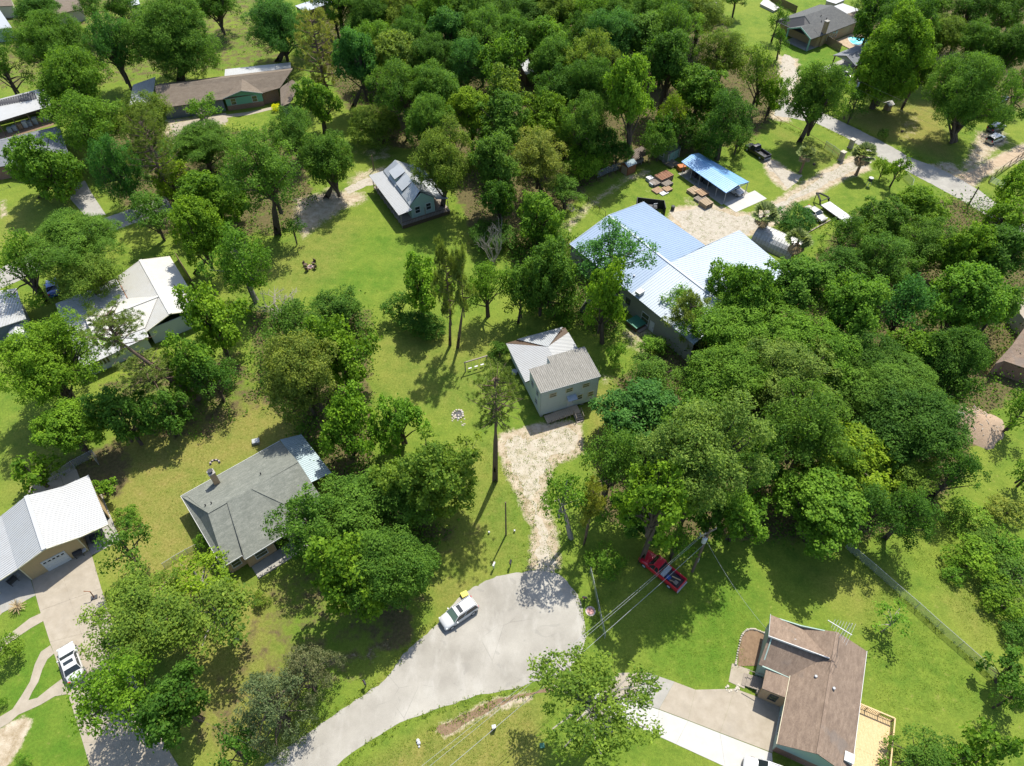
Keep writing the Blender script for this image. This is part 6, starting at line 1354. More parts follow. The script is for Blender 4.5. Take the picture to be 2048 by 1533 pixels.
def tree(kind, tint, bb, label, base=None, clear=None, group='yard trees', zc=None, name=None, cat=None, trunk=None, wood=0, rmax=1.5):
    global tree_i
    tree_i += 1; rg = random.Random(tree_i*17 + 5)
    x0, y0, x1, y1 = bb; cx, cy = (x0+x1)/2, (y0+y1)/2; cl = CLEAR[kind] if clear is None else clear
    z = cl + 4
    if base is not None:
        B = G(*base)
        if zc is None:
            lo, hi = 0, 40
            for _ in range(40):
                md_ = (lo+hi)/2
                if proj((B.x, B.y, md_))[1] > cy: lo = md_
                else: hi = md_
            zc = lo
    for _ in range(5):
        if zc is not None: z = zc
        C = G(cx, cy, z); Z = proj(C)[2]; sc = FOC/Z; a = (x1-x0)/2/sc; dist = (C - Vector((0,0,CAM_H))).length
        sn = (CAM_H - z)/dist; cs = math.sqrt(1 - sn*sn); hh = (y1-y0)/2/sc
        c = math.sqrt(max(hh*hh - (a*sn)**2, 0))/cs; c = min(max(c, .6*a), rmax*a)
        if zc is None: z = cl + c
    if base is None: B = Vector((C.x + rg.uniform(-.3,.3), C.y + rg.uniform(-.3,.3), 0))
    nm = name or {'pine':'pine_tree','cedar':'cedar_tree','bush':'shrub'}.get(kind, 'leafy_tree')
    t = thing(nm, label, cat or ('shrub' if kind == 'bush' else 'tree'), B, 0, group)
    cm, lm, R = proto(kind, a, tree_i); off = C - B; rz = rg.uniform(0, 6.283); s_ = (a/R*rg.uniform(.95,1.12), a/R*rg.uniform(.95,1.12), c/R*rg.uniform(.96,1.06))
    tx, ty = (rg.uniform(-.14,.14), rg.uniform(-.14,.14)) if kind != 'pine' else (0, 0); co_ = mobj('crown', cm, t, off, (tx,ty,rz), s_); f = TINT[tint]; j = rg.uniform(.9, 1.1); co_.color = (f[0]*j*rg.uniform(.96,1.04), f[1]*j, f[2]*j*rg.uniform(.95,1.05), 1)
    if kind != 'bush' or a > 1.2: mobj('limbs', lm, t, off, (tx,ty,rz), s_)
    if kind != 'bush':
        top = off + Vector((0,0,-c*.55 if kind != 'pine' else -c*.6)); q = top.to_track_quat('Z', 'Y'); r = trunk or max(.10, .062*a + .015*z*.3)
        o = mobj('trunk', TRUNK['bark_pine' if kind == 'pine' else ('bark_pale' if kind in ('loose', 'open') else 'bark')], t, (0,0,0), None, (r, r, top.length)); o.rotation_mode = 'QUATERNION'; o.rotation_quaternion = q
    return t
ORD = ['first','second','third','fourth','fifth','sixth','seventh','eighth','ninth','tenth','eleventh','twelfth','thirteenth','fourteenth','fifteenth']
def row(no, y, xs, w, h, kinds, tints, dy=6, clear=4.0):
    rg = random.Random(no*31)
    for i, x in enumerate(xs):
        k = kinds[i % len(kinds)]; tn = tints[(i*3 + no) % len(tints)]; ww = w*rg.uniform(1.0,1.32); hh = h*rg.uniform(1.0,1.3); yy = y + rg.uniform(-dy,dy)
        tree(k, tn, (x-ww/2, yy-hh/2, x+ww/2, yy+hh/2), '%s leafy tree of the top wood, %s from left in the %s row' % ({'d':'dark','m':'mid green','b':'bright','g':'bluish green','o':'olive','v':'fresh green','y':'yellowish'}[tn], ORD[i], ORD[no]), None, clear, 'trees of the dense top wood')
row(0, -6, [672,730,790,850,912,972,1032,1094,1154,1214,1274,1332,1384], 84, 84, ['oak','elm','gum'], 'mvdmg')
row(1, 38, [742,806,868,930,994,1056,1118,1180,1240,1300,1356,1400], 80, 84, ['oak','elm','oak'], 'mdvmo')
row(2, 82, [756,826,896,962,1026,1098,1160,1222,1288,1346], 82, 92, ['elm','oak','gum'], 'dmvgm')
row(3, 128, [792,862,934,1000,1104,1172,1336], 84, 100, ['gum','oak','elm'], 'mdvog')
row(4, 186, [806,872,1008,1120,1180], 86, 108, ['elm','oak','gum'], 'odmdm')
row(5, 246, [858,1000,1168], 84, 100, ['oak','gum','elm'], 'dmm')

T = tree
# --- top left
T('elm','d',(-35,70,38,195),'dark tree at the left edge below the green-walled shed'); T('oak','d',(28,-10,128,62),'dark tree at the top edge beside the green-walled shed'); T('elm','m',(44,28,182,172),'broad mid green tree above the pole barn'); T('oak','v',(88,104,216,268),'mid green tree at the right end of the pole barn')
T('elm','d',(150,-14,216,52),'tall dark tree with bare trunk near the top-left corner',(188,84)); T('oak','d',(208,-16,272,44),'dark tree right of the bare-trunked tree at the top edge'); T('elm','g',(186,34,272,170),'bluish green tree above the white carport'); T('oak','m',(268,-4,424,160),'very large tree with dark trunks behind the long brown roof',(360,166)); T('oak','d',(392,-34,472,62),'dark round tree at the top edge above the patio roof'); T('elm','g',(500,-4,624,124),'bluish green spreading tree right of the patio roof',(556,124))
T('elm','v',(122,186,252,318),'mid green tree left of the white carport'); T('elm','o',(222,184,346,286),'olive tree in front of the white carport'); T('gum','v',(20,258,142,402),'round fresh green tree before the slate-roofed house',(82,398)); T('elm','g',(184,262,284,410),'bluish tree beside the dark red car drive'); T('pine','v',(256,238,352,376),'olive pine below the white carport',None,5); T('loose','v',(364,182,442,252),'slim young tree on the pad before the green gable',(396,248)); T('elm','m',(334,242,474,346),'mid green tree below the long brown roof'); T('gum','y',(308,306,372,398),'narrow yellowish tree left of the bright tall pair'); T('gum','b',(356,326,488,448),'bright tree at the top of the bright tall pair'); T('gum','b',(344,388,456,566),'tall bright tree beside the left street end',(392,548)); T('elm','m',(456,264,612,440),'large mid green tree with dark trunk above the upper lawn',(556,472)); T('oak','m',(600,262,716,404),'dense round tree left of the porch house',(652,398)); T('gum','v',(600,150,676,262),'bright tree at the right end of the green-gabled house'); T('elm','m',(534,212,632,318),'mid green tree below the front lawn of the green-gabled house'); T('pine','p',(582,36,692,190),'grey-green tall pine behind the green-gabled house',(660,200)); T('gum','g',(674,58,764,214),'tall blue-green tree left of the top wood',(704,220)); T('elm','b',(640,6,700,64),'small bright tree near the top edge left of the wood'); T('oak','m',(686,14,792,98),'round tree at the left corner of the top wood'); T('gum','d',(738,130,772,222),'ivy-covered trunk at the left rim of the top wood',None,.5,rmax=2.6); T('bush','o',(696,214,792,296),'heap of olive brush at the left rim of the top wood'); T('loose','o',(766,118,842,232),'pale olive tree at the left rim of the top wood')
T('elm','d',(560,430,610,480),'small dark tree under the large mid green tree'); T('elm','m',(260,380,352,476),'dark leafy tree below the bluish tree by the left street')
# --- top wood front edge
T('gum','y',(894,180,988,288),'bright yellowish tree standing out in the middle of the top wood',None,4); T('oak','o',(828,262,948,412),'round olive tree right of the porch house',(884,420)); T('gum','m',(936,268,1052,402),'mid green tree behind the dead tree on the wood edge',None,3); T('gum','b',(1034,184,1142,292),'bright leafy tree left of the ivy mounds in the wood',None,3); T('gum','b',(1204,86,1318,322),'tallest bright tree of the top wood, ivy up its trunk',(1262,330)); T('gum','v',(1340,122,1462,236),'broad bright tree above the dark green shed',None,4); T('elm','o',(1398,58,1504,152),'soft olive willow-like tree at the wood corner by the top lawn',None,3); T('elm','y',(1314,184,1378,272),'small yellowish tree above the rust-brown hut',None,3); T('elm','d',(1388,180,1512,312),'dark feathery tree behind the blue canopy',None,1.5); T('elm','o',(1480,78,1562,232),'olive tree left of the gravel drive to the pool house'); T('gum','b',(1516,140,1572,240),'fresh tree at the gravel drive end'); T('elm','n',(1022,268,1140,386),'brownish olive tree at the front of the top wood',None,2); T('bush','b',(1126,284,1218,362),'bright ivy mound left of the rust-brown hut'); T('bush','d',(1196,280,1268,344),'dark ivy mound directly behind the rust-brown hut'); T('bush','v',(1112,226,1186,304),'tall bright ivy mound inside the wood',None,.5); T('gum','d',(962,330,1040,470),'dark tree behind the bleached dead tree',None,2); T('gum','v',(1030,372,1120,486),'bright tree at the lower tip of the top wood',None,1.5); T('elm','m',(1090,350,1168,412),'small mid green tree at the fence above the metal building'); T('elm','m',(1290,40,1370,160),'mid green tree above the broad bright tree'); T('gum','d',(1296,214,1352,312),'dark tree behind the dark green shed',None,2); T('bush','v',(1384,276,1440,322),'green shrubs behind the blue canopy roof'); T('bush','m',(1464,268,1500,306),'shrub beside the front of the black pickup'); T('elm','d',(1452,262,1500,300),'small dark tree above the black pickup')
# --- top right
T('oak','m',(1576,134,1686,278),'oak with dark forked trunk beside the street',(1598,286),trunk=.42); T('gum','b',(1718,8,1850,222),'tall bright tree below the swimming pool',(1744,218)); T('elm','d',(1684,176,1738,236),'low dark tree at the foot of the tall bright tree'); T('elm','m',(1860,112,2010,284),'big round green tree above the two parked cars',(1908,284)); T('elm','d',(1544,40,1580,120),'thin dark tree left of the dark-roofed house'); T('elm','m',(1536,10,1576,70),'grey-green tree at the top edge by the board fence'); T('elm','m',(1700,-10,1760,40),'tree behind the white patio roof at the top edge'); T('oak','d',(1446,-30,1500,12),'tree at the top edge of the top lawn, its shadow round on the grass',None,3)
for i, (k, tn, x, y, w, h, lab) in enumerate((('oak','d',1806,66,92,120,'dark tree right behind the tall bright tree'),('elm','m',1786,4,90,80,'tree at the top edge above the tall bright tree'),('elm','m',1866,14,96,84,'first tree right of it on the top edge of the right wood'),('oak','o',1880,82,96,100,'olive oak in the right wood above the big round tree'),('elm','d',1940,20,92,92,'dark tree at the top edge of the right wood'),('oak','m',1950,96,92,104,'tree of the right wood just above the parked cars tree'),('elm','m',2010,30,96,96,'tree near the top-right corner'),('oak','d',2022,108,96,110,'dark tree at the right edge below the corner tree'),('elm','d',2050,-10,90,80,'tree in the very top-right corner'),('oak','m',1840,140,80,90,'tree left of the big round tree'),('elm','d',2046,176,80,96,'shady tree at the right edge above the small grey roof'),('gum','d',1748,30,70,110,'dark tree between the pool and the tall bright tree'))):
    T(k, tn, (x-w/2, y-h/2, x+w/2, y+h/2), lab, None, 4, 'trees of the top-right wood')
T('gum','b',(1778,302,1818,376),'bright sparse tree at the street by the palm'); T('bush','b',(1744,318,1786,362),'bright bush at the yard entrance beside the palm'); T('bush','d',(1756,256,1778,282),'small dark round bush on the far street verge'); T('bush','g',(1556,410,1626,474),'grey-green round bush beside the gold sedan'); T('gum','b',(1990,330,2060,420),'bright tree at the right edge beyond the field gate'); T('gum','b',(1972,390,2062,476),'bright tree at the right edge beside the street')
# --- left
T('elm','m',(58,418,240,560),'wide drooping tree overhanging the white-roofed house',None,3); T('elm','o',(110,500,238,606),'lower olive boughs tree over the white-roofed house',None,3); T('elm','v',(-10,468,104,600),'fresh drooping tree at the left edge above the grey shed',None,2); T('pine','v',(162,610,290,718),'leaning olive pine across the white roof',(398,800),zc=17); T('gum','b',(364,564,486,724),'bright tree at the right end of the white-roofed house',None,1); T('gum','v',(326,640,442,812),'leafy tree below the right end of the white-roofed house',None,1); T('pine','v',(240,700,360,800),'olive pine boughs below the white-roofed house',(372,838),zc=8); T('loose','v',(408,440,552,606),'sparse tree with pale branches on the left of the upper lawn'); T('oak','b',(18,648,192,832),'bright dense tree below the small mint shed',None,1); T('gum','b',(74,800,212,924),'bright tree behind the tan garage'); T('gum','d',(190,770,300,900),'dark tree in shade above the dry lawn'); T('gum','d',(280,770,372,880),'dark leafy tree at the shady lawn corner'); T('elm','d',(370,700,480,810),'dark tree at the middle of the shady lawn edge'); T('gum','b',(18,900,108,992),'small bright tree at the left edge above the tan garage',None,.6); T('gum','b',(180,955,232,1002),'small bright tree touching the garage roof corner',None,.6); T('elm','m',(206,1028,306,1172),'round tree between the tan garage and the grey roof',None,.8); T('bush','v',(386,1064,422,1112),'small green shrub at the left corner of the grey roof'); T('loose','y',(326,1104,470,1206),'yellow-green sparse tree below the grey roof',None,1.5); T('bush','v',(222,1010,280,1060),'bright shrub above the round tree by the garage')
T('elm','o',(180,1148,400,1330),'olive open tree over the garage driveway',None,2.5); T('loose','o',(352,1150,520,1310),'thin olive tree over the dry lawn',None,3); T('elm','b',(162,1284,330,1476),'bright leafy tree hanging over the white sedan',None,2); T('gum','d',(280,1300,424,1512),'dark leafy tree at the foot of the garage driveway',None,1.5); T('cedar','o',(560,1252,674,1440),'upper grey-green cedar beside the road',None,0.1); T('cedar','m',(466,1308,622,1512),'lower large cedar beside the road',None,.1); T('bush','o',(505,1180,540,1215),'low shrub on the dry lawn above the cedars'); T('bush','p',(-14,1258,44,1332),'white-flowering bush on the left lawn'); T('bush','v',(-20,1370,12,1432),'clipped shrub at the left edge of the lawn'); T('bush','v',(30,1512,70,1550),'green shrub at the bottom-left edge')
T('elm','d',(420,1440,520,1560),'dark tree at the bottom edge below the large cedar',None,1)
# --- middle
T('elm','m',(524,600,646,728),'mid green tree at the top left of the middle clump',None,1.5); T('oak','d',(624,572,728,664),'dark tree at the top of the middle clump'); T('gum','b',(616,602,744,824),'bright leafy tree at the right of the middle clump',None,1); T('oak','n',(522,660,692,856),'brownish olive oak in the middle clump',None,1.2); T('gum','b',(632,766,752,938),'bright clustered tree behind the grey roof',None,1); T('gum','v',(744,776,852,908),'leafy tree right of the bright clustered tree',None,1); T('gum','o',(764,842,936,1062),'tall tree left of the lone pine',None,1); T('oak','m',(546,966,692,1124),'round dense tree over the right end of the grey roof',None,1); T('oak','m',(654,944,836,1112),'upper of the two dense round trees right of the grey roof',None,.8); T('oak','m',(684,1040,868,1244),'lower of the two dense round trees above the road',None,.8,rmax=1.1); T('gum','b',(618,1064,778,1262),'bright tree in front of the two dense round trees',None,.8); T('loose','o',(902,858,966,934),'thin sapling left of the lone pine',None,1)
T('gum','b',(798,502,890,652),'bright upright tree between the lawns',(842,650)); T('bush','d',(766,588,832,652),'dark shrub left of the bright upright tree'); T('bush','d',(800,628,884,672),'dark low growth at the foot of the bright upright tree'); T('pine','v',(866,498,926,660),'left trunk of the twin slender pines on the middle lawn',(900,692),trunk=.17,rmax=3.4); T('pine','v',(900,506,948,640),'right trunk of the twin slender pines on the middle lawn',(915,698),trunk=.17,rmax=3.4); T('elm','v',(928,508,1016,634),'soft mid green tree right of the twin pines',(976,634)); T('pine','v',(926,730,1056,876),'lone tall pine beside the dirt drive',(990,964),trunk=.26); T('bush','d',(976,684,1022,724),'dark shrub standing in for a shadow left of the two-storey house')  # last shrub: a shadow beside the house, modelled as dark foliage
T('gum','m',(1022,464,1152,642),'tree with thin dark trunk above the two-storey house',(1116,634)); T('elm','v',(1010,560,1070,640),'small tree left of the thin-trunked tree'); T('loose','g',(1148,436,1296,572),'leaning pale-limbed tree across the blue roof',(1160,628),zc=11); T('gum','b',(1164,500,1256,684),'ivy-clad bright tree before the metal building wall',(1204,688),rmax=2.6); T('bush','v',(1112,620,1160,662),'green shrub at the back of the two-storey house'); T('bush','v',(1212,688,1254,738),'small bright shrub right of the two-storey house'); T('loose','v',(1304,566,1412,650),'pale sparse tree against the white roof'); T('pine','v',(1326,596,1420,700),'olive soft tree at the end of the metal building wall',None,1); T('elm','m',(1252,704,1368,804),'mid green tree right of the small bright shrub',None,1); T('bush','v',(1270,668,1330,714),'low shrubs along the metal building wall')
# --- right wood
RW = 'trees of the right-hand wood'
for k, tn, x0, y0, x1, y1, lab in (
 ('gum','v',1430,510,1560,650,'leafy tree overlapping the lower corner of the white roof'),('gum','m',1540,520,1660,640,'tree right of the one on the white roof corner'),('oak','v',1388,600,1540,720,'broad tree below the white roof'),('gum','v',1640,556,1770,690,'bright tree in the middle of the right wood top'),('elm','m',1650,428,1724,510,'tree just below the flatbed trailer'),('elm','d',1640,488,1730,570,'dark tree below the trailer tree'),('gum','m',1712,396,1806,490,'tree between the trailer and the street'),('elm','m',1720,470,1830,570,'tree under the street-side trees'),('gum','b',1800,372,1890,450,'bright tree at the street bend'),('elm','m',1804,440,1910,540,'tree below the street bend'),('gum','b',1880,440,1980,560,'bright tree of the right wood below the dark pole'),('gum','d',1944,460,2056,570,'dark tree at the right edge below the street'),('elm','g',1760,560,1860,680,'bluish tree in the heart of the right wood'),('gum','v',1850,540,1990,690,'large bright-rimmed tree left of the tan roof'),('gum','m',1960,560,2040,660,'tree beside the tan roof at the right edge'),('oak','d',1840,660,1960,790,'dark oak below the large bright-rimmed tree'),('gum','v',1780,650,1880,760,'tree left of the dark oak in the right wood'),('elm','d',1660,660,1800,780,'shadowed tree in the hollow of the right wood'),('oak','v',1530,640,1680,770,'broad tree in the right wood below the bright middle tree'),('oak','v',1374,690,1534,830,'wide oak over the left part of the right wood'),('elm','k',1500,690,1650,830,'olive pine among the oaks of the right wood'),('oak','m',1690,712,1864,850,'round fine-leaved tree above the yellowish one'),('gum','g',1216,764,1370,900,'blue-green tree at the edge of the parking clearing'),('gum','m',1330,780,1440,900,'tree behind the broad olive pine'),('elm','m',1540,786,1690,960,'tall tree right of the broad olive pine'),('oak','d',1742,786,1914,936,'dark spreading tree left of the log stack'),('gum','y',1620,848,1802,1006,'yellowish bright tree on the lower right wood'),('gum','d',1470,860,1570,1010,'dark tree in the gap right of the broad olive pine'),('elm','m',1162,856,1284,1016,'tree at the bend of the dirt drive'),('loose','v',1074,914,1182,1066,'sparse bush-like tree overhanging the dirt drive'),('pine','y',1150,960,1216,1058,'small yellowish pine beside the dirt drive'),('gum','b',1256,920,1386,1092,'bright tree above the red pickup'),('gum','d',1230,1000,1330,1076,'dark tree behind the red pickup'),('elm','v',1320,1046,1390,1122,'bright low boughs over the red pickup hood'),('gum','v',1432,984,1530,1090,'tree right of the utility pole top'),('gum','v',1556,948,1720,1104,'bright lower tree on the wood edge above the chain-link fence'),('elm','d',1690,960,1800,1080,'dark tree at the wood edge above the right lawn'),('elm','d',1764,976,1860,1086,'dark lobe tree at the right lower tip of the wood'),('elm','d',1866,890,1956,996,'slender dark tree by the mulch heap'),('elm','o',1760,900,1870,990,'olive tree between the yellowish tree and the mulch heap'),('oak','d',1880,740,1950,830,'tree above the log stack'),('elm','m',1600,1000,1680,1090,'small leafy tree on the lower wood edge')):
    kw = {}
    if lab.startswith('sparse bush'): kw = dict(base=(1142,1078))
    ex, ey = (0, 0) if kw else ((x1-x0)*.07, (y1-y0)*.06)
    T(k, tn, (x0-ex,y0-ey,x1+ex,y1+ey), lab, kw.get('base'), (8.0 if lab.startswith('bright tree above the red') else 2.0) if kw == {} and k != 'pine' else None, RW)
T('oak','k',(1308,812,1508,1034),'broad olive pine crown above the utility pole',None,7,RW); 
T('gum','d',(1384,980,1470,1076),'dark tree added for the deep shade just behind the utility pole top',None,1.5); T('bush','d',(1146,246,1236,344),'dark ivy bank at the front of the top wood'); T('bush','m',(1284,244,1350,326),'leafy undergrowth bank above the dark green shed',None,.3); T('bush','d',(1336,226,1402,304),'dark undergrowth bank right of the dark green shed',None,.5); T('bush','d',(940,440,1030,510),'dark growth at the foot of the bleached dead tree'); T('bush','m',(1040,440,1120,500),'leafy growth at the lower tip of the top wood'); T('elm','v',(2004,756,2084,890),'thin tree at the right edge above the mulch lawn',None,.8); T('elm','d',(2030,880,2110,1000),'tree just past the right edge shading the lawn',None,.8)  # first tree is added to darken the shaded floor behind the pole
# --- hedge bank and bottom right
for i, (k, tn, x, y, w, lab) in enumerate((('bush','p',1936,1036,80,'grey bare-twigged bush at the top of the right hedge'),('bush','n',2010,1028,76,'brownish bush at the right edge of the hedge'),('bush','m',1950,1078,70,'green bush under the grey bare-twigged one'),('bush','v',2014,1090,84,'green bush at the right edge in the hedge'),('bush','b',1944,1124,92,'brightest round bush of the right hedge'),('bush','m',2024,1150,80,'bush with bare branches at the right edge'),('bush','d',1986,1176,60,'dark bush below the brightest round one'),('bush','b',2016,1206,88,'bright bush in the lower right hedge'),('bush','d',2042,1262,70,'dark bush at the lower end of the right hedge'),('bush','v',1912,1152,50,'low weedy bush at the lawn side of the hedge'))):
    T(k, tn, (x-w/2, y-w*.42, x+w/2, y+w*.42), lab, None, None, 'bushes of the right hedge bank')
T('loose','v',(1752,1212,1828,1272),'small lone sapling on the lawn right of the brown roof',(1762,1265),trunk=.06); T('elm','m',(1780,1454,1908,1570),'leafy tree at the bottom edge right of the deck',None,.6); T('gum','v',(1940,1440,2040,1560),'bright tree at the bottom-right edge',None,.6); T('elm','d',(1990,1330,2070,1450),'dark tree at the right edge where the chain-link fence ends',None,1); T('gum','v',(1880,1480,1960,1560),'leafy bush-tree at the bottom edge left of the corner',None,.4); T('gum','d',(1976,1300,2056,1380),'shady tree at the right edge above the fence end',None,1)
# open tree with pale limbs over the drive mouth
T('open','o',(1048,1282,1316,1524),'open-crowned tree with pale limbs at the mouth of the right driveway',(1215,1462),2.5,trunk=.45)
T('bush','v',(1178,1096,1256,1148),'long vine hedge on the short chain-link fence')
# dead and bare ones
def dead(label, bb, z, seed, nm='dead_tree'):
    x0,y0,x1,y1 = bb; C = G((x0+x1)/2,(y0+y1)/2,z); sc = FOC/proj(C)[2]; a = (x1-x0)/2/sc; t = thing(nm, label, 'tree', (C.x,C.y,0), 0, 'bare trees'); o = mobj('branches', gen_dead(2.5, seed), t, (0,0,z), None, (a/2.2,a/2.2,z/2.5)); return t
dead('bare grey dead tree at the lower left of the upper lawn', (500,556,604,646), 2.6, 3); dead('bleached dead tree leaning out of the wood edge', (950,428,1020,524), 6, 5); dead('bare bush beside the log stack', (1900,790,1960,850), 1.8, 8); dead('fallen bare branches in the right hedge', (2000,1110,2060,1180), 1.4, 9); dead('bare fallen brush beside the dark machine pen and fence', (1130,400,1160,430), 1.0, 12)
# palms
def frond_fan(m, base, d, L, droop, mi):
    """one fan leaf: a stalk and a folded fan of tapering blades"""
    d = Vector(d).normalized(); up = Vector((0,0,1)); s = d.cross(up).normalized(); u = s.cross(d).normalized(); tip = Vector(base) + d*L*.5
    m.tube([base, tip], [.025,.018], 4, mi, False); n = 11
    for i in range(n):
        a = (i/(n-1)-.5)*2.5; dd = (d*math.cos(a) + s*math.sin(a)).normalized(); e = tip + dd*L*.55 - up*droop*L*.35*(.6+abs(a)*.3); w = s*math.cos(a)*.07*L - d*math.sin(a)*.07*L; mid = tip + dd*L*.3 - up*droop*L*.06; k = u*.03*L*(1 if i % 2 else -1)
        m.poly([tip, mid - w + k, e, mid + w - k], mi)
def palm(label, base, ytop, L=1.6, nskirt=26, trunk_r=.24, green=26):
    h = top_h(base, ytop + 14); t = thing('fan_palm', label, 'palm', G(*base), 0, 'fan palms'); rg = random.Random(int(base[0]))
    m = MB(); m.smooth = True; m.tube([(0,0,0),(0,0,.2),(.05,0,h*.5),(0,0,h)], [trunk_r*1.7,trunk_r*1.25,trunk_r,trunk_r*.9], 9); m.obj('trunk', M['palm_trunk'], t)
    m = MB()
    for i in range(green): a = rg.uniform(0,6.283); el = rg.uniform(.0,1.3); frond_fan(m, (0,0,h), (math.cos(a)*math.cos(el), math.sin(a)*math.cos(el), math.sin(el)), L*rg.uniform(.8,1.1), rg.uniform(.1,.5), 0)
    me = m.mesh('fronds', M['leaf_palm']); at_ = me.attributes.new('leafvar','FLOAT','POINT'); at_.data.foreach_set('value', np.clip(nr.normal(.5,.25,len(me.vertices)),0,1).astype(np.float32)); mobj('fronds', me, t)
    m = MB()
    for i in range(nskirt): a = rg.uniform(0,6.283); el = rg.uniform(-1.35,-.45); frond_fan(m, (0,0,h-rg.uniform(0,.5)), (math.cos(a)*math.cos(el), math.sin(a)*math.cos(el), math.sin(el)), L*rg.uniform(.5,.8), .5, 0)
    m.obj('dead_fronds', M['dead_frond'], t)
palm('slim fan palm below the street oak', (1600,346), 296, 2.0, 18, .2, 20); palm('shaggy fan palm at the yard entrance', (1712,350), 296, 2.6, 34, .25); palm('fan palm at the end of the gravel yard', (1514,476), 416, 2.6, 30, .27); palm('fan palm beside the arched grey shed', (1582,522), 470, 2.5, 34, .25)
def sago(label, px, L, mat):
    t = thing('sago_palm', label, 'palm', G(*px)); m = MB(); rg = random.Random(4)
    for i in range(34):
        a = i*2.4; el = rg.uniform(.1,1.1); d = Vector((math.cos(a)*math.cos(el), math.sin(a)*math.cos(el), math.sin(el))); s = Vector((-math.sin(a), math.cos(a), 0)); prev = Vector((0,0,.35))
        for k in range(6):
            p = prev; e = p + (d - Vector((0,0,.12*k*(1.1-el))))*L/6; w = .11*L*(1-.1*k); m.poly([p, (p+e)/2 + s*w, e]); m.poly([p, e, (p+e)/2 - s*w]); prev = e
    m.obj('fronds', M[mat], t); m = MB(); m.tube([(0,0,0),(0,0,.4)], [.22,.18], 8); m.obj('trunk', M['palm_trunk'], t)
sago('orange-tipped sago palm on the left lawn', (38,1217), 1.05, 'dead_frond')
t = thing('flowering_shrub', 'yellow flowering shrub at the right wing of the green-gabled house', 'shrub', G(554,222)); cm, lm, R = proto('bush', 1.2, 1); o = mobj('foliage', cm, t, (0,0,.7), None, (.5,.5,.45)); o.color = (6,3.2,.5,1)
for px, lab in (((457,207), 'clipped round green shrub left of the mint gable'), ((520,202), 'clipped round green shrub right of the mint gable')):
    t = thing('clipped_shrub', lab, 'shrub', G(*px)); o = mobj('foliage', cm, t, (0,0,.8), None, (.5,.5,.5)); o.color = (1.3,1.5,.8,1)

# ------------------------------------------------------------------ ground growth too many to count
def inside_pts(zone, n, rg):
    poly = PX(zone); xs = [p[0] for p in poly]; ys = [p[1] for p in poly]; X = rg.uniform(min(xs), max(xs), n*4); Y = rg.uniform(min(ys), max(ys), n*4); ok = inside_dist(X, Y, poly) > 0
    return np.stack([X[ok], Y[ok]], 1)[:n]
nr = np.random.default_rng(99)
def scatter(name, label, spots, hgt, spread, nleaf, leaf, mat, col, asp=.6):
    n = len(spots); P, N, V, S = [], [], [], []
    hv = nr.uniform(.5, 1.25, n)*hgt
    for i in range(nleaf):
        off = nr.normal(size=(n,2))*spread; z = np.abs(nr.normal(size=n))*.5*hv + .04
        P.append(np.stack([spots[:,0]+off[:,0], spots[:,1]+off[:,1], z], 1)); N.append(unit(nr.normal(size=(n,3))*.7 + np.array([0,0,.8]))); V.append(nr.uniform(0,1,n)); S.append(leaf*nr.uniform(.6,1.4,n))
    me = leaf_mesh(name, np.concatenate(P), np.concatenate(N), np.concatenate(S), asp, np.concatenate(V), M[mat]); o = mobj(name, me); o.color = col; tag(o, label, kind='stuff'); return o
dw = np.concatenate([inside_pts([(1062,1146),(1064,1060),(1040,1000),(1006,930),(998,886),(1040,868),(1152,856),(1158,905),(1102,925),(1084,992),(1108,1060),(1118,1150)], 420, nr), inside_pts([(1338,432),(1420,416),(1500,432),(1560,402),(1640,353),(1700,322),(1752,322),(1640,378),(1560,438),(1500,468),(1412,490)], 420, nr)])
scatter('drive_weeds', 'sparse weeds growing through the dirt and gravel drives', dw, .12, .2, 8, .13, 'leaf_weed', (1.5,1.3,1.1,1), .4)
sp = np.concatenate([inside_pts(LITTER[0][0], 1700, nr), inside_pts(LITTER[1][0], 1500, nr), inside_pts(LITTER[3][0], 320, nr), inside_pts(LITTER[2][0], 420, nr), inside_pts(LITTER[5][0], 320, nr)])
scatter('undergrowth', 'low leafy undergrowth on the wood floors', sp, 2.6, .8, 26, .36, 'leaf_broad', (.75,.8,.8,1))
def along(px, n, jit):
    pts = PX(px); out = []
    for a, c in zip(pts, pts[1:]):
        L = math.dist(a, c); k = max(1, int(n*L))
        for i in range(k): u = nr.random(); out.append((a[0]+(c[0]-a[0])*u+nr.normal()*jit, a[1]+(c[1]-a[1])*u+nr.normal()*jit))
    return out
ed = []
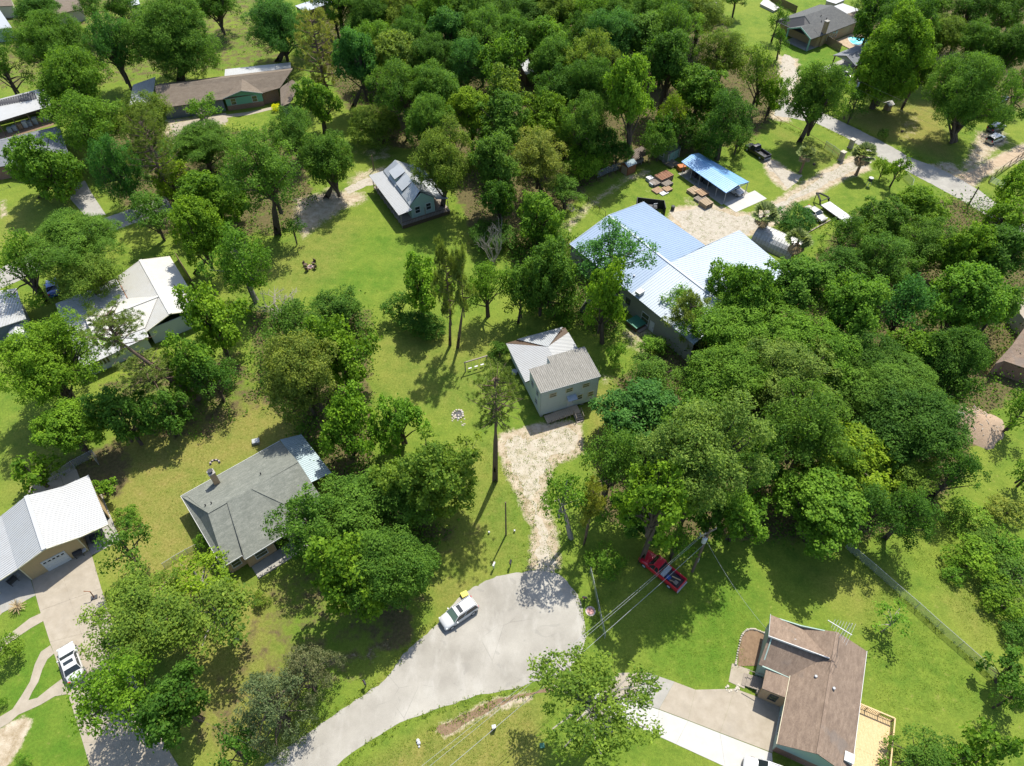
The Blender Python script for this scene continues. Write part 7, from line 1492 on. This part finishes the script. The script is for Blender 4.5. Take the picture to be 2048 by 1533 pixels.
for px, d, j in (([(545,1520),(602,1472),(662,1432),(720,1392),(762,1362),(787,1335),(807,1305),(834,1280),(874,1245)], 4, .18), ([(690,1530),(737,1490),(812,1446),(887,1419),(952,1398),(1024,1384),(1061,1371)], 4, .2), ([(1171,1275),(1169,1240),(1160,1206),(1147,1178)], 4, .15), ([(1060,1130),(1064,1060),(1040,1000),(1008,930)], 4, .4), ([(1120,1130),(1108,1060),(1086,995),(1104,930),(1160,905)], 4, .45), ([(1690,1096),(1747,1144),(1830,1217),(1916,1294),(2010,1377)], 5, .2), ([(1186,1170),(1197,1222),(1209,1278)], 6, .25), ([(1643,222),(1711,254),(1786,292),(1873,332),(1926,359)], 3, .3), ([(1633,249),(1691,278),(1748,313),(1818,348)], 3, .3), ([(860,1465),(930,1430),(1000,1400),(1060,1385)], 5, .35), ([(112,960),(150,935),(192,912)], 5, .3), ([(1240,660),(1290,690),(1340,720)], 5, .8), ([(1150,386),(1187,418),(1210,436)], 5, .4), ([(1600,480),(1660,445)], 4, .3), ([(1534,232),(1600,269),(1674,319)], 4, .3), ([(1410,385),(1360,345)], 3, .4), ([(1900,1100),(1930,1180),(1990,1250),(2030,1310)], 6, .8)):
    ed += along(px, d, j)
scatter('verge_weeds', 'ragged weeds and tall grass along road edges and fences', np.array(ed), .32, .14, 9, .18, 'leaf_weed', (1.35,1.25,1.0,1), .4)
lawn = np.concatenate([inside_pts([(560,560),(640,440),(880,440),(940,560),(1000,700),(960,860),(740,860),(640,600)], 2600, nr), inside_pts([(1220,1180),(1480,1160),(1500,1330),(1400,1370),(1250,1340)], 1500, nr), inside_pts([(1700,1120),(1900,1290),(1960,1420),(1760,1440),(1740,1280)], 1500, nr), inside_pts([(880,900),(980,880),(1050,1000),(1050,1130),(900,1150)], 900, nr), inside_pts([(260,930),(560,800),(420,960),(420,1120),(300,1180)], 1000, nr), inside_pts([(700,1540),(900,1430),(1060,1400),(1060,1540)], 1200, nr), inside_pts([(1800,1100),(1890,1040),(1990,1250),(1980,1320)], 900, nr)])
scatter('lawn_tufts', 'short uneven grass tufts over the lawns', lawn[::2], .08, .2, 6, .11, 'leaf_weed', (1.3,1.25,1.1,1), .4)
clover = np.concatenate([inside_pts(LITTER[4][0], 500, nr), inside_pts(LITTER[9 if len(LITTER) > 9 else 0][0], 120, nr)])
scatter('brush_growth', 'scrubby growth below the yard trees at upper left', clover, .8, .5, 12, .3, 'leaf_broad', (.9,.95,.85,1))
